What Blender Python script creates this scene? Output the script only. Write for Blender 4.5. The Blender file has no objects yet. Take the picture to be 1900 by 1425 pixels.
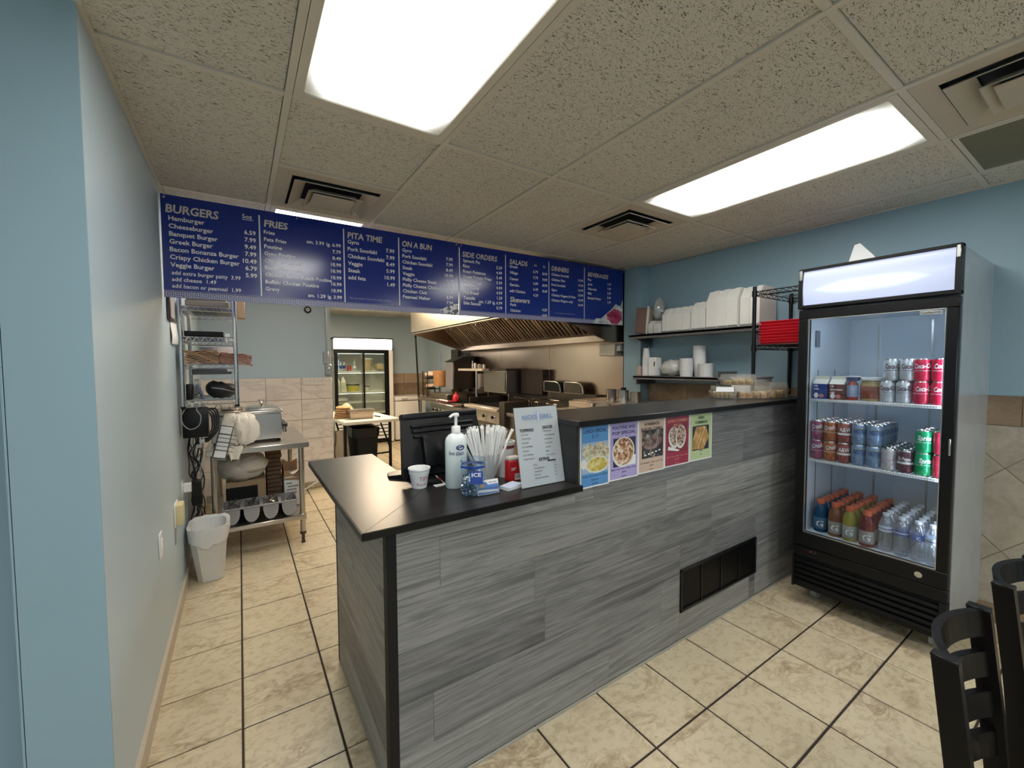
import bpy, bmesh, math, random
from math import sin, cos, pi, sqrt, radians, atan2, tan
from mathutils import Vector, Matrix
rnd = random.Random(11)
SC = bpy.context.scene
COL = SC.collection

# ---------------------------------------------------------------- camera
YAW, PITCH, ROLL = 0.5812, -0.0454, -0.0049
CAMZ = 1.46
fwd = Vector((sin(YAW)*cos(PITCH), cos(YAW)*cos(PITCH), sin(PITCH)))
r0 = Vector((cos(YAW), -sin(YAW), 0)); u0 = r0.cross(fwd)
rr = r0*cos(ROLL)+u0*sin(ROLL); uu = -r0*sin(ROLL)+u0*cos(ROLL)
cam = bpy.data.cameras.new('camera'); cam.sensor_width = 36; cam.lens = 769.46/1900*36
cam.clip_start = 0.02; cam.clip_end = 60
camo = bpy.data.objects.new('camera', cam); COL.objects.link(camo)
camo.matrix_world = Matrix(((rr.x, uu.x, -fwd.x, 0), (rr.y, uu.y, -fwd.y, 0), (rr.z, uu.z, -fwd.z, CAMZ), (0, 0, 0, 1)))
SC.camera = camo

# ---------------------------------------------------------------- daylight outside the shop windows, exposure
W = bpy.data.worlds.new('sky'); SC.world = W; W.use_nodes = True
bg = W.node_tree.nodes['Background']; bg.inputs[0].default_value = (0.36, 0.66, 1.0, 1); bg.inputs[1].default_value = 0.75
SC.view_settings.view_transform = 'Standard'; SC.view_settings.look = 'None'
SC.view_settings.gamma = 1.0; SC.view_settings.use_curve_mapping = False
SC.view_settings.exposure = 0.56
PANEL_EMIT = 10.0        # ceiling light diffusers
KITCHEN_EMIT = 28.0
def area_light(name, loc, sx, sy, power, col, rot=(0, 0, 0)):
    l = bpy.data.lights.new(name, 'AREA'); l.shape = 'RECTANGLE'; l.size = sx; l.size_y = sy
    l.energy = power; l.color = col
    o = bpy.data.objects.new(name, l); o.location = loc; o.rotation_euler = rot; COL.objects.link(o)
    return o

# ---------------------------------------------------------------- materials
def lin(c):
    if isinstance(c, str):
        c = [int(c[i:i+2], 16)/255 for i in (0, 2, 4)]
        return tuple(x/12.92 if x <= .04045 else ((x+.055)/1.055)**2.4 for x in c)
    return tuple(c)
class NT:
    def __init__(s, name):
        s.m = bpy.data.materials.new(name); s.m.use_nodes = True
        s.t = s.m.node_tree; s.b = s.t.nodes['Principled BSDF']; s.out = s.t.nodes['Material Output']
    def n(s, t, **k):
        x = s.t.nodes.new('ShaderNode'+t)
        for a, v in k.items():
            if a.startswith('i_'): x.inputs[a[2:].replace('_', ' ')].default_value = v
            else: setattr(x, a, v)
        return x
    def l(s, a, b): s.t.links.new(a, b)
    def coords(s, scale=(1, 1, 1), rnd=False, kind='Object', rot=(0, 0, 0)):
        tc = s.n('TexCoord'); mp = s.n('Mapping'); mp.inputs['Scale'].default_value = scale; mp.inputs['Rotation'].default_value = rot
        s.l(tc.outputs[kind], mp.inputs['Vector'])
        if rnd:
            oi = s.n('ObjectInfo'); ml = s.n('Math', operation='MULTIPLY'); ml.inputs[1].default_value = 37.0
            s.l(oi.outputs['Random'], ml.inputs[0]); s.l(ml.outputs[0], mp.inputs['Location'])
        return mp.outputs[0]
    def noise(s, vec, sc, det=3, rough=.55, dist=0):
        x = s.n('TexNoise'); x.inputs['Scale'].default_value = sc; x.inputs['Detail'].default_value = det
        x.inputs['Roughness'].default_value = rough; x.inputs['Distortion'].default_value = dist
        s.l(vec, x.inputs['Vector']); return x.outputs['Fac']
    def ramp(s, fac, stops):
        x = s.n('ValToRGB'); e = x.color_ramp.elements
        while len(e) < len(stops): e.new(.5)
        for el, (p, c) in zip(e, stops): el.position = p; el.color = tuple(lin(c))+(1,)
        s.l(fac, x.inputs[0]); return x.outputs[0]
    def mix(s, fac, a, b, mode='MIX'):
        x = s.n('Mix', data_type='RGBA', blend_type=mode)
        if isinstance(fac, (int, float)): x.inputs[0].default_value = fac
        else: s.l(fac, x.inputs[0])
        for i, v in ((6, a), (7, b)):
            if isinstance(v, (tuple, list, str)): x.inputs[i].default_value = tuple(lin(v))+(1,)
            else: s.l(v, x.inputs[i])
        return x.outputs[2]
    def bump(s, h, strength=.2, dist=.002):
        x = s.n('Bump'); x.inputs['Strength'].default_value = strength; x.inputs['Distance'].default_value = dist
        s.l(h, x.inputs['Height']); s.l(x.outputs[0], s.b.inputs['Normal'])
    def set(s, color=None, rough=None, metal=None, **k):
        if color is not None:
            if isinstance(color, (tuple, list, str)): s.b.inputs['Base Color'].default_value = tuple(lin(color))+(1,)
            else: s.l(color, s.b.inputs['Base Color'])
        for nm, v in (('Roughness', rough), ('Metallic', metal)):
            if v is None: continue
            if isinstance(v, (int, float)): s.b.inputs[nm].default_value = v
            else: s.l(v, s.b.inputs[nm])
        for a, v in k.items(): s.b.inputs[a.replace('_', ' ')].default_value = v
        return s.m
MATS = {}
def P(name, col, rough=.5, metal=0, var=.06, sc=14, bump=0, bsc=80, rv=.05, **k):
    """general procedural material: colour and gloss gently mottled by noise"""
    if name in MATS: return MATS[name]
    t = NT(name); v = t.coords(); n = t.noise(v, sc, 3)
    c = lin(col); lo = tuple(x*(1-var) for x in c); hi = tuple(min(1, x*(1+var)) for x in c)
    color = t.mix(n, lo, hi)
    mr = t.n('MapRange'); mr.inputs['To Min'].default_value = max(.02, rough-rv); mr.inputs['To Max'].default_value = min(1, rough+rv)
    t.l(n, mr.inputs['Value'])
    t.set(color, mr.outputs[0], metal, **k)
    if bump: t.bump(t.noise(v, bsc, 2), bump)
    MATS[name] = t.m; return t.m
def EMIT(name, col, strength, edge=None):
    if name in MATS: return MATS[name]
    t = NT(name); v = t.coords(); n = t.noise(v, 6, 2)
    c = lin(col); t.set(c, .4)
    t.l(t.mix(n, tuple(x*.94 for x in c), c), t.b.inputs['Emission Color']); t.b.inputs['Emission Strength'].default_value = strength
    MATS[name] = t.m; return t.m
def GLASS(name, tint=(1, 1, 1), gloss=.06, rough=.02, body=0.0, bodycol=(1, 1, 1)):
    """thin sheet: mostly transparent, reflecting more at grazing angles"""
    if name in MATS: return MATS[name]
    t = NT(name); t.t.nodes.remove(t.b)
    v = t.coords(); n = t.noise(v, 9, 2)
    tr = t.n('BsdfTransparent'); tr.inputs[0].default_value = tuple(tint)+(1,)
    gl = t.n('BsdfGlossy'); gl.inputs['Roughness'].default_value = rough
    lw = t.n('LayerWeight'); lw.inputs[0].default_value = .35
    mr = t.n('MapRange'); mr.inputs['To Min'].default_value = gloss; mr.inputs['To Max'].default_value = min(1, gloss+.5); t.l(lw.outputs['Fresnel'], mr.inputs['Value'])
    mx = t.n('MixShader'); t.l(mr.outputs[0], mx.inputs[0]); t.l(tr.outputs[0], mx.inputs[1]); t.l(gl.outputs[0], mx.inputs[2])
    last = mx
    if body:
        df = t.n('BsdfDiffuse'); df.inputs[0].default_value = tuple(lin(bodycol))+(1,)
        m2 = t.n('MixShader'); mr2 = t.n('MapRange'); mr2.inputs['To Min'].default_value = body*.8; mr2.inputs['To Max'].default_value = body*1.2
        t.l(n, mr2.inputs['Value']); t.l(mr2.outputs[0], m2.inputs[0]); t.l(mx.outputs[0], m2.inputs[1]); t.l(df.outputs[0], m2.inputs[2]); last = m2
    t.l(last.outputs[0], t.out.inputs[0]); MATS[name] = t.m; return t.m

# ---------------------------------------------------------------- mesh builder
_TX = {}
def text_mesh(s, bold=0., shear=0.):
    k = (s, bold, shear)
    if k not in _TX:
        c = bpy.data.curves.new('lettering', 'FONT'); c.body = s; c.size = 1; c.offset = bold; c.shear = shear
        c.resolution_u = 2; c.fill_mode = 'FRONT'
        o = bpy.data.objects.new('lettering', c); m = o.to_mesh()
        _TX[k] = ([tuple(v.co[:2]) for v in m.vertices], [tuple(p.vertices) for p in m.polygons])
        o.to_mesh_clear(); bpy.data.objects.remove(o); bpy.data.curves.remove(c)
    return _TX[k]
def spl(pts, n=6):
    """smooth curve through the points"""
    P_ = [Vector(p) for p in pts]; out = []
    for i in range(len(P_)-1):
        a, b, c, d = P_[max(i-1, 0)], P_[i], P_[i+1], P_[min(i+2, len(P_)-1)]
        for k in range(n):
            t = k/n; out.append(.5*((2*b)+(c-a)*t+(2*a-5*b+4*c-d)*t*t+(3*b-a-3*c+d)*t**3))
    return out+[P_[-1]]
class MB:
    def __init__(s): s.v = []; s.f = []; s.mi = []; s.sm = []; s.cm = 0; s.X = None
    def add(s, vs, fs, smooth=False):
        b = len(s.v)
        if s.X is not None: vs = [tuple(s.X @ Vector(v)) for v in vs]
        s.v += [tuple(v) for v in vs]
        for f in fs: s.f.append(tuple(b+i for i in f)); s.mi.append(s.cm); s.sm.append(smooth)
        return s
    def box(s, x0, y0, z0, x1, y1, z1):
        v = [(x, y, z) for z in (z0, z1) for y in (y0, y1) for x in (x0, x1)]
        return s.add(v, [(0, 2, 3, 1), (4, 5, 7, 6), (0, 1, 5, 4), (2, 6, 7, 3), (0, 4, 6, 2), (1, 3, 7, 5)])
    def rbox(s, x0, y0, z0, x1, y1, z1, r=.005, seg=2):
        bm = bmesh.new(); bmesh.ops.create_cube(bm, size=1)
        for v in bm.verts: v.co = Vector((x0+(v.co.x+.5)*(x1-x0), y0+(v.co.y+.5)*(y1-y0), z0+(v.co.z+.5)*(z1-z0)))
        r = min(r, .49*min(abs(x1-x0), abs(y1-y0), abs(z1-z0)))
        bmesh.ops.bevel(bm, geom=bm.edges[:], offset=r, segments=seg, affect='EDGES', profile=.5)
        return s.frombm(bm, True)
    def frombm(s, bm, smooth=False):
        bm.verts.index_update()
        s.add([v.co[:] for v in bm.verts], [[v.index for v in f.verts] for f in bm.faces], smooth); bm.free(); return s
    def cyl(s, p0, p1, r0, r1=None, n=12, cap=True):
        r1 = r0 if r1 is None else r1
        p0 = Vector(p0); p1 = Vector(p1); d = (p1-p0).normalized()
        a = d.orthogonal().normalized(); b = d.cross(a)
        v = []
        for p, r in ((p0, r0), (p1, r1)):
            for i in range(n): t = 2*pi*i/n; v.append(p+(a*cos(t)+b*sin(t))*r)
        s.add(v, [(i, (i+1) % n, n+(i+1) % n, n+i) for i in range(n)], True)
        if cap: s.add(v, [tuple(range(n))[::-1], tuple(range(n, 2*n))])
        return s
    def lathe(s, prof, c=(0, 0, 0), n=16, sx=1, sy=1, axis='z'):
        v = []; f = []
        for r, z in prof:
            for i in range(n):
                t = 2*pi*i/n; p = (r*cos(t)*sx, r*sin(t)*sy, z)
                if axis == 'x': p = (p[2], p[0], p[1])
                elif axis == 'y': p = (p[0], p[2], p[1])
                v.append((c[0]+p[0], c[1]+p[1], c[2]+p[2]))
        for k in range(len(prof)-1):
            for i in range(n):
                q = (k*n+i, k*n+(i+1) % n, (k+1)*n+(i+1) % n, (k+1)*n+i)
                f.append(q)
        if axis == 'y': f = [q[::-1] for q in f]
        return s.add(v, f, True)
    def tube(s, pts, r, n=6, cap=True):
        pts = [Vector(p) for p in pts]; v = []; f = []
        a = None
        for i, p in enumerate(pts):
            d = (pts[min(i+1, len(pts)-1)]-pts[max(i-1, 0)]).normalized()
            if a is None: a = d.orthogonal().normalized()
            else:
                a = a-d*a.dot(d); a = a.normalized() if a.length > 1e-6 else d.orthogonal().normalized()
            b = d.cross(a)
            rad = r[i] if isinstance(r, (list, tuple)) else r
            for k in range(n): t = 2*pi*k/n; v.append(p+(a*cos(t)+b*sin(t))*rad)
        for i in range(len(pts)-1):
            for k in range(n): f.append((i*n+k, i*n+(k+1) % n, (i+1)*n+(k+1) % n, (i+1)*n+k))
        s.add(v, f, True)
        if cap: s.add(v, [tuple(range(n))[::-1], tuple(range((len(pts)-1)*n, len(pts)*n))])
        return s
    def bar(s, p0, p1, w, h, up=(0, 0, 1)):
        p0 = Vector(p0); p1 = Vector(p1); d = (p1-p0).normalized(); up = Vector(up)
        x = d.cross(up); x = x.normalized() if x.length > 1e-6 else d.orthogonal().normalized(); y = x.cross(d)
        v = []
        for p in (p0, p1):
            for a, b in ((-1, -1), (1, -1), (1, 1), (-1, 1)): v.append(p+x*(a*w/2)+y*(b*h/2))
        return s.add(v, [(0, 1, 2, 3)[::-1], (4, 5, 6, 7), (0, 1, 5, 4), (1, 2, 6, 5), (2, 3, 7, 6), (3, 0, 4, 7)])
    def prism(s, poly, a0, a1, axis='z'):
        n = len(poly)
        def mk(p, a): return (p[0], p[1], a) if axis == 'z' else ((p[0], a, p[1]) if axis == 'y' else (a, p[0], p[1]))
        v = [mk(p, a0) for p in poly]+[mk(p, a1) for p in poly]
        f = [tuple(range(n))[::-1], tuple(range(n, 2*n))]+[(i, (i+1) % n, n+(i+1) % n, n+i) for i in range(n)]
        if axis == 'y': f = [q[::-1] for q in f]
        return s.add(v, f)
    def quad(s, a, b, c, d): return s.add([a, b, c, d], [(0, 1, 2, 3)])
    def grid(s, fn, nu, nv, smooth=True, closed=False):
        v = [fn(i/nu, j/nv) for j in range(nv+1) for i in range(nu+1)]
        return s.add(v, [(j*(nu+1)+i, j*(nu+1)+i+1, (j+1)*(nu+1)+i+1, (j+1)*(nu+1)+i) for j in range(nv) for i in range(nu)], smooth)
    def blob(s, c, r, n=8, m=6, j=0., seed=0):
        g = random.Random(seed)
        if isinstance(r, (int, float)): r = (r, r, r)
        v = [(c[0], c[1], c[2]-r[2])]
        for k in range(1, m):
            ph = -pi/2+pi*k/m
            for i in range(n):
                t = 2*pi*i/n; q = 1+g.uniform(-j, j)
                v.append((c[0]+r[0]*cos(ph)*cos(t)*q, c[1]+r[1]*cos(ph)*sin(t)*q, c[2]+r[2]*sin(ph)*q))
        v.append((c[0], c[1], c[2]+r[2])); L = len(v)-1; f = []
        for i in range(n): f.append((0, 1+(i+1) % n, 1+i)); f.append((L, 1+(m-2)*n+i, 1+(m-2)*n+(i+1) % n))
        for k in range(m-2):
            for i in range(n): f.append((1+k*n+i, 1+k*n+(i+1) % n, 1+(k+1)*n+(i+1) % n, 1+(k+1)*n+i))
        return s.add(v, f, True)
    def text(s, t, size, o, ex=(1, 0, 0), ey=(0, 0, 1), align='L', bold=0., shear=0., fit=None, wrap=None, rot=0):
        """flat lettering; ex is the reading direction, ey the up direction; wrap=(axis point, radius, angle) bends it round a vertical cylinder"""
        V, F = text_mesh(t, bold, shear)
        if not V: return s
        x0 = min(p[0] for p in V); x1 = max(p[0] for p in V); w = (x1-x0)*size; kx = size
        if fit and w > 0: kx = size*fit/w; w = fit
        off = {'L': 0, 'C': -w/2, 'R': -w}[align]
        o = Vector(o); ex = Vector(ex); ey = Vector(ey); out = []
        for x, y in V:
            px = (x-x0)*kx+off; py = y*size
            if rot: px, py = px*cos(rot)-py*sin(rot), px*sin(rot)+py*cos(rot)
            if wrap:
                R, a0 = wrap; a = a0+px/R; out.append((o.x+R*cos(a), o.y+R*sin(a), o.z+py))
            else: out.append(o+ex*px+ey*py)
        return s.add(out, F)
    def build(s, name, mat, parent=None):
        off = Vector((0, 0, 0)); p = parent
        while p is not None: off += p.location; p = p.parent
        m = bpy.data.meshes.new(name)
        m.from_pydata([tuple(Vector(v)-off) for v in s.v], [], s.f)
        for mm in (mat if isinstance(mat, (list, tuple)) else [mat]): m.materials.append(mm)
        m.polygons.foreach_set('material_index', s.mi); m.polygons.foreach_set('use_smooth', s.sm)
        if any(s.sm): m.set_sharp_from_angle(angle=radians(40))
        m.update()
        o = bpy.data.objects.new(name, m); COL.objects.link(o)
        if parent is not None: o.parent = parent
        return o
def thing(name, label, cat, loc=(0, 0, 0), group=None):
    o = bpy.data.objects.new(name, None); o.location = loc; o.empty_display_size = .05; COL.objects.link(o)
    return tag(o, label, cat, group)
def tag(o, label, cat, group=None, kind=None):
    o['label'] = label; o['category'] = cat
    if group: o['group'] = group
    if kind: o['kind'] = kind
    return o
def struct(o, label=None):
    o['kind'] = 'structure'
    if label: o['label'] = label
    return o
def ctr(o):
    """move a one-mesh thing's origin to the middle of its base"""
    if o.type != 'MESH': return o
    vs = o.data.vertices; xs = [v.co.x for v in vs]; ys = [v.co.y for v in vs]; zs = [v.co.z for v in vs]
    c = Vector(((min(xs)+max(xs))/2, (min(ys)+max(ys))/2, min(zs)))
    for v in vs: v.co -= c
    o.location = o.location+c
    return o
def solo(mb, name, mat, label, cat, group=None): return tag(ctr(mb.build(name, mat)), label, cat, group)
def dup(o, loc=None, label=None, rotz=None, group=None, parent=None):
    c = o.copy(); COL.objects.link(c)
    if parent is not None: c.parent = parent
    if loc is not None: c.location = loc
    if rotz is not None: c.rotation_euler = (c.rotation_euler[0], c.rotation_euler[1], rotz)
    if label: c['label'] = label
    if group: c['group'] = group
    for ch in list(o.children): dup(ch, parent=c)
    return c
def setmat(o, i, m):
    o.material_slots[i].link = 'OBJECT'; o.material_slots[i].material = m
# ================================================================ room shell
m_blue = P('blue_wall_paint', (0.27, 0.405, 0.475), .5, var=.03, sc=3, bump=.05, bsc=220)
m_pale = P('pale_blue_wall_paint', (0.47, 0.57, 0.625), .42, var=.03, sc=3, bump=.05, bsc=220)
m_white_paint = P('white_paint', (.80, .78, .72), .5, var=.03, sc=5)
m_grout = P('dark_grout', (.035, .022, .018), .85, var=.2, sc=60)
m_trimcream = P('cream_tile_trim', (.52, .44, .34), .4, var=.1, sc=9)
m_black = P('black_plastic', (.004, .004, .0045), .36, var=.2, sc=20, Specular_IOR_Level=.3)
m_blackmatte = P('matte_black', (.006, .006, .006), .6, var=.2, sc=20, Specular_IOR_Level=.3)
m_alu = P('aluminium', (.62, .61, .58), .32, 1, var=.08, sc=30)
m_cream = P('cream_enamel', (.66, .62, .53), .5, var=.03, sc=6)
m_creamgrid = P('cream_grid_paint', (.60, .57, .49), .45, var=.03, sc=6)
m_whiteplastic = P('white_plastic', (.80, .80, .78), .38, var=.03, sc=9)
m_paper = P('white_paper', (.84, .84, .83), .6, var=.02, sc=12)

def steel(name, base=(.55, .52, .48), rough=.3, sx=(1, 1, 60)):
    t = NT(name); v = t.coords(sx); n = t.noise(v, 18, 3)
    mr = t.n('MapRange'); mr.inputs['To Min'].default_value = rough*.75; mr.inputs['To Max'].default_value = rough*1.3; t.l(n, mr.inputs['Value'])
    v2 = t.coords(); n2 = t.noise(v2, 2.2, 3)
    c = t.mix(n2, tuple(x*.86 for x in base), tuple(min(1, x*1.08) for x in base))
    t.set(c, mr.outputs[0], 1.0); MATS[name] = t.m; return t.m
m_steel = steel('brushed_steel'); m_steel_d = steel('stained_steel', (.42, .36, .30), .36)
m_chrome = P('chrome_wire', (.66, .66, .65), .2, 1, var=.05)
m_dsteel = P('dark_oven_steel', (.10, .085, .07), .38, .85, var=.3, sc=7)

def ceiling_mat():
    t = NT('fissured_ceiling_tile'); v = t.coords((1, 1, 1), True)
    n1 = t.noise(t.coords((62, 170, 62), True), 1.0, 2, .6, 1.5)      # short worm-like fissures
    d = t.ramp(n1, [(.0, (.0, .0, .0)), (.37, (0, 0, 0)), (.415, (1, 1, 1))])
    n2 = t.noise(v, 210, 2); pin = t.ramp(n2, [(.30, (.45, .45, .45)), (.40, (1, 1, 1))])
    n3 = t.noise(v, 1.6, 2)
    base = t.mix(n3, (.58, .555, .49), (.66, .635, .57))
    c = t.mix(d, (.15, .125, .095), base); c = t.mix(.45, c, pin, 'MULTIPLY')
    t.set(c, .9); mx = t.mix(1.0, d, pin, 'MULTIPLY'); t.bump(mx, .5, .003); return t.m
m_ctile = ceiling_mat()
def floor_mat():
    t = NT('beige_stone_look_tile'); v = t.coords((1, 1.25, 1), True)
    n1 = t.noise(t.coords((1, 1.9, 1), True, rot=(0, 0, .6)), 5.0, 4, .62, 1.3); n2 = t.noise(v, 26, 4, .7, .4); n3 = t.noise(v, 3.2, 2)
    base = t.mix(n3, (.60, .505, .345), (.67, .575, .405))
    # veins: thin band of the distorted noise
    a = t.n('Math', operation='SUBTRACT'); t.l(n1, a.inputs[0]); a.inputs[1].default_value = .56
    b = t.n('Math', operation='ABSOLUTE'); t.l(a.outputs[0], b.inputs[0])
    vein = t.ramp(b.outputs[0], [(.0, (.95, .95, .95)), (.03, (.65, .65, .65)), (.10, (0, 0, 0))])
    msk = t.ramp(n3, [(.46, (0, 0, 0)), (.62, (.8, .8, .8))]); vein = t.mix(1.0, vein, msk, 'MULTIPLY')
    c = t.mix(vein, base, (.33, .235, .135))
    sp = t.ramp(n2, [(.36, (.72, .68, .60)), (.52, (1, 1, 1))]); c = t.mix(.8, c, sp, 'MULTIPLY')
    t.set(c, .30); t.bump(n2, .12, .002); return t.m
m_ftile = floor_mat()
def marble_mat():
    t = NT('cream_marble_wall_tile'); v = t.coords((1, 1, 2.6), True, rot=(0, .5, 0)); n1 = t.noise(v, 2.4, 3, .5, .6); n3 = t.noise(v, 2, 2)
    a = t.n('Math', operation='SUBTRACT'); t.l(n1, a.inputs[0]); a.inputs[1].default_value = .5
    b = t.n('Math', operation='ABSOLUTE'); t.l(a.outputs[0], b.inputs[0])
    vein = t.ramp(b.outputs[0], [(.0, (.32, .32, .32)), (.05, (0, 0, 0))])
    c = t.mix(vein, t.mix(n3, (.79, .69, .60), (.86, .77, .68)), (.42, .36, .30)); t.set(c, .22); return t.m
m_marble = marble_mat()
def brown_tile_mat(name, a, b_):
    t = NT(name); v = t.coords((1, 1, 1), True); n1 = t.noise(v, 6, 5, .6, .7); n2 = t.noise(v, 40, 3)
    c = t.ramp(n1, [(.3, a), (.7, b_)]); c = t.mix(.25, c, t.ramp(n2, [(.3, (.5, .5, .5)), (.6, (1, 1, 1))]), 'MULTIPLY'); t.set(c, .3); return t.m
m_btile = brown_tile_mat('brown_border_tile', (.20, .13, .075), (.38, .27, .17))
m_gtile = brown_tile_mat('grey_beige_wall_tile', (.33, .29, .22), (.47, .42, .33))

ZC = 2.44
# ---- floor: grout bed with every tile that shows as its own piece
fl = struct(MB().box(-3.5, -4.2, -.06, 4.2, 9.0, -.004).build('floor', m_grout), 'beige stone-look tiles with dark brown grout')
def seen(x, y):
    p = Vector((x, y, -CAMZ)); z = p.dot(fwd)
    if z < .25: return False
    px = 950+769*p.dot(rr)/z; py = 712-769*p.dot(uu)/z
    return -260 < px < 2160 and py < 1720
tile0 = None; rest = MB(); ntile = 0
TX, TY = .330, .325
for j in range(-18, 23):
    for i in range(-10, 13):
        x = -.03+TX*i; y = 1.62+TY*j
        x1 = x+TX; y1 = y+TY; cx = x+TX/2; cy = y+TY/2
        if x1 < -.34 and cy > 1.5: continue
        if cx > 3.6 or y1 < -4: continue
        g = .004
        x0_ = max(x, -.34) if cy > 1.5 else x
        hid = (.45 < cx < 2.9 and 1.35 < cy < 5.3) or cy > 7.9 or (cx > 2.7 and cy > 1.4) or (cx < .9 and cy > 5.5)
        full = abs(x0_-x) < 1e-6 and x1 < 3.5
        if seen(cx, cy) and not hid and ntile < 290:
            if full:
                if tile0 is None:
                    b = MB(); w, d = TX/2-g, TY/2-g; e = .003
                    b.add([(-w, -d, -.004), (w, -d, -.004), (w, d, -.004), (-w, d, -.004), (-w+e, -d+e, 0), (w-e, -d+e, 0), (w-e, d-e, 0), (-w+e, d-e, 0)],
                          [(4, 5, 6, 7), (0, 1, 5, 4), (1, 2, 6, 5), (2, 3, 7, 6), (3, 0, 4, 7)])
                    tile0 = b.build('floor_tile', m_ftile, fl); o = tile0
                else: o = tile0.copy(); COL.objects.link(o)
                o.location = (cx, cy, rnd.uniform(-.0006, .0006))
            else:
                MB().box(x0_+g, y+g, -.004, min(x1-g, 3.6), y1-g, 0).build('floor_tile', m_ftile, fl)
            ntile += 1
        else: rest.box(x0_+g, y+g, -.004, x1-g, y1-g, 0)
o = rest.build('floor_tile_remainder', m_ftile, fl); o['kind'] = 'stuff'

# ---- ceiling: slab, lay-in tiles and exposed grid
ce = struct(MB().box(-3.5, -4.2, ZC+.03, 4.2, 9.0, ZC+.12).build('ceiling', m_blackmatte), 'suspended ceiling of fissured tiles in a cream grid')
GX, GY = .1758, 1.7327
xs = [GX+.61*k for k in range(-6, 7)]
LIGHTS = {}
def ctile(x0, y0, x1, y1):
    g = .0145
    MB().box(x0+g, y0+g, ZC+.004, x1-g, y1-g, ZC+.022).build('ceiling_tile', m_ctile, ce)
special = {(0, 'L'): (.5127, 1.7327), (3, 'L'): (.5127, 1.7327), (0, 'D'): (2.3427, 2.9527), (3, 'D'): (1.7327, 2.3427), (3, 'E'): (-.0973, .5127),
           (4, 'G'): (-.0973, .5127), (0, 'K'): (2.9527, 4.1727), (2, 'K'): (5.3927, 6.6127), (0, 'M'): (-1.9273, -.7073), (3, 'N'): (-1.9273, -.7073), (-3, 'O'): (-1.9273, -.7073), (-1, 'Q'): (-3.1473, -1.9273), (2, 'Q'): (-3.1473, -1.9273), (-4, 'Q'): (-3.1473, -1.9273), (-1, 'K'): (5.3927, 6.6127)}
gb = []
for k in range(-6, 6):
    x0, x1 = GX+.61*k, GX+.61*(k+1)
    if x1 > 3.56: x1 = 3.56
    if x0 > 3.5: continue
    cuts = [GY+1.22*q for q in range(-5, 7)]
    spans = [(a, b_) for (kk, _), (a, b_) in special.items() if kk == k]
    ys = sorted(set([round(c, 4) for c in cuts]+[round(c, 4) for ab in spans for c in ab]))
    for a, b_ in zip(ys[:-1], ys[1:]):
        if (a, b_) in [(round(p, 4), round(q, 4)) for p, q in spans]: continue
        if a < 1.7 and False: pass
        if k <= -2 and a > 1.65: continue
        if b_ > 8.9: b_ = 8.9
        ctile(max(x0, -.35) if (k == -1 and a > 1.65) else x0, a, x1, b_)
    for y in ys:
        if y < 8.9 and not (k <= -2 and y > 1.75):
            xa = max(x0, -.35) if (k == -1 and y > 1.65) else x0
            MB().box(xa+.0125, y-.012, ZC-.003, x1-.0125, y+.012, ZC+.012).build('grid_bar', m_creamgrid, ce)
for k in range(-5, 6):
    x = GX+.61*k
    if x > 3.5: continue
    MB().box(x-.012, -4.1, ZC-.004, x+.012, 8.9 if k >= 0 else 1.7, ZC+.012).build('grid_bar', m_creamgrid, ce)
MB().box(3.50, -4.1, ZC-.004, 3.60, 2.9, ZC+.01).build('edge_angle', m_creamgrid, ce)
MB().box(-.35, 1.6, ZC-.004, -.325, 5.4, ZC+.01).build('edge_angle', m_creamgrid, ce)

# ---- walls
wl = struct(MB().box(-.505, 1.61, 0, -.34, 5.6, ZC).build('wall_left', m_pale), 'pale blue painted wall along the aisle')
struct(MB().box(-3.4, 1.75, 0, -.506, 1.85, ZC).build('wall_side', m_blue), 'blue wall receding left of the aisle wall end')
struct(MB().box(-.507, 1.603, 0, -.338, 1.6095, ZC).box(-.512, 1.603, 0, -.5055, 1.745, ZC).build('wall_end', m_blue), 'blue painted end face of the left wall, nearest the viewer')
bb = MB().box(-.34, 1.62, 0, -.325, 5.4, .085)
struct(bb.build('baseboard_left', m_trimcream))
# right wall (very slightly out of square), pilaster, kitchen walls
RW = [(3.605, -4.2), (3.478, 2.78)]
def rwx(y): return RW[0][0]+(RW[1][0]-RW[0][0])*(y-RW[0][1])/(RW[1][1]-RW[0][1])
b = MB(); b.prism([(rwx(-4.2), -4.2), (3.8, -4.2), (3.8, 2.9), (rwx(2.78), 2.78)], 0, ZC)
wr = struct(b.build('wall_right', m_blue), 'blue painted wall above brown and grey tile wainscot')
struct(MB().box(3.36, 2.77, 0, 3.8, 2.985, ZC).build('trim_1', m_blue), 'blue painted pilaster between counter and kitchen')
struct(MB().box(3.40, 2.985, 0, 3.44, 3.03, ZC).build('trim_2', m_black), 'black corner strip beside the steel splashback')
struct(MB().box(3.44, 2.985, 0, 3.8, 8.6, ZC).build('wall_kitchen', m_pale))
struct(MB().box(.3, 8.47, 0, 3.8, 8.6, ZC+.1).build('wall_far', m_pale), 'grey-blue wall at the far end of the kitchen')
wb = struct(MB().box(-.515, 5.43, 0, .80, 5.56, ZC).box(.80, 5.43, 0, .935, 8.6, ZC).build('wall_back', m_pale), 'blue wall with cream marble tiles on its lower half')
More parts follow.
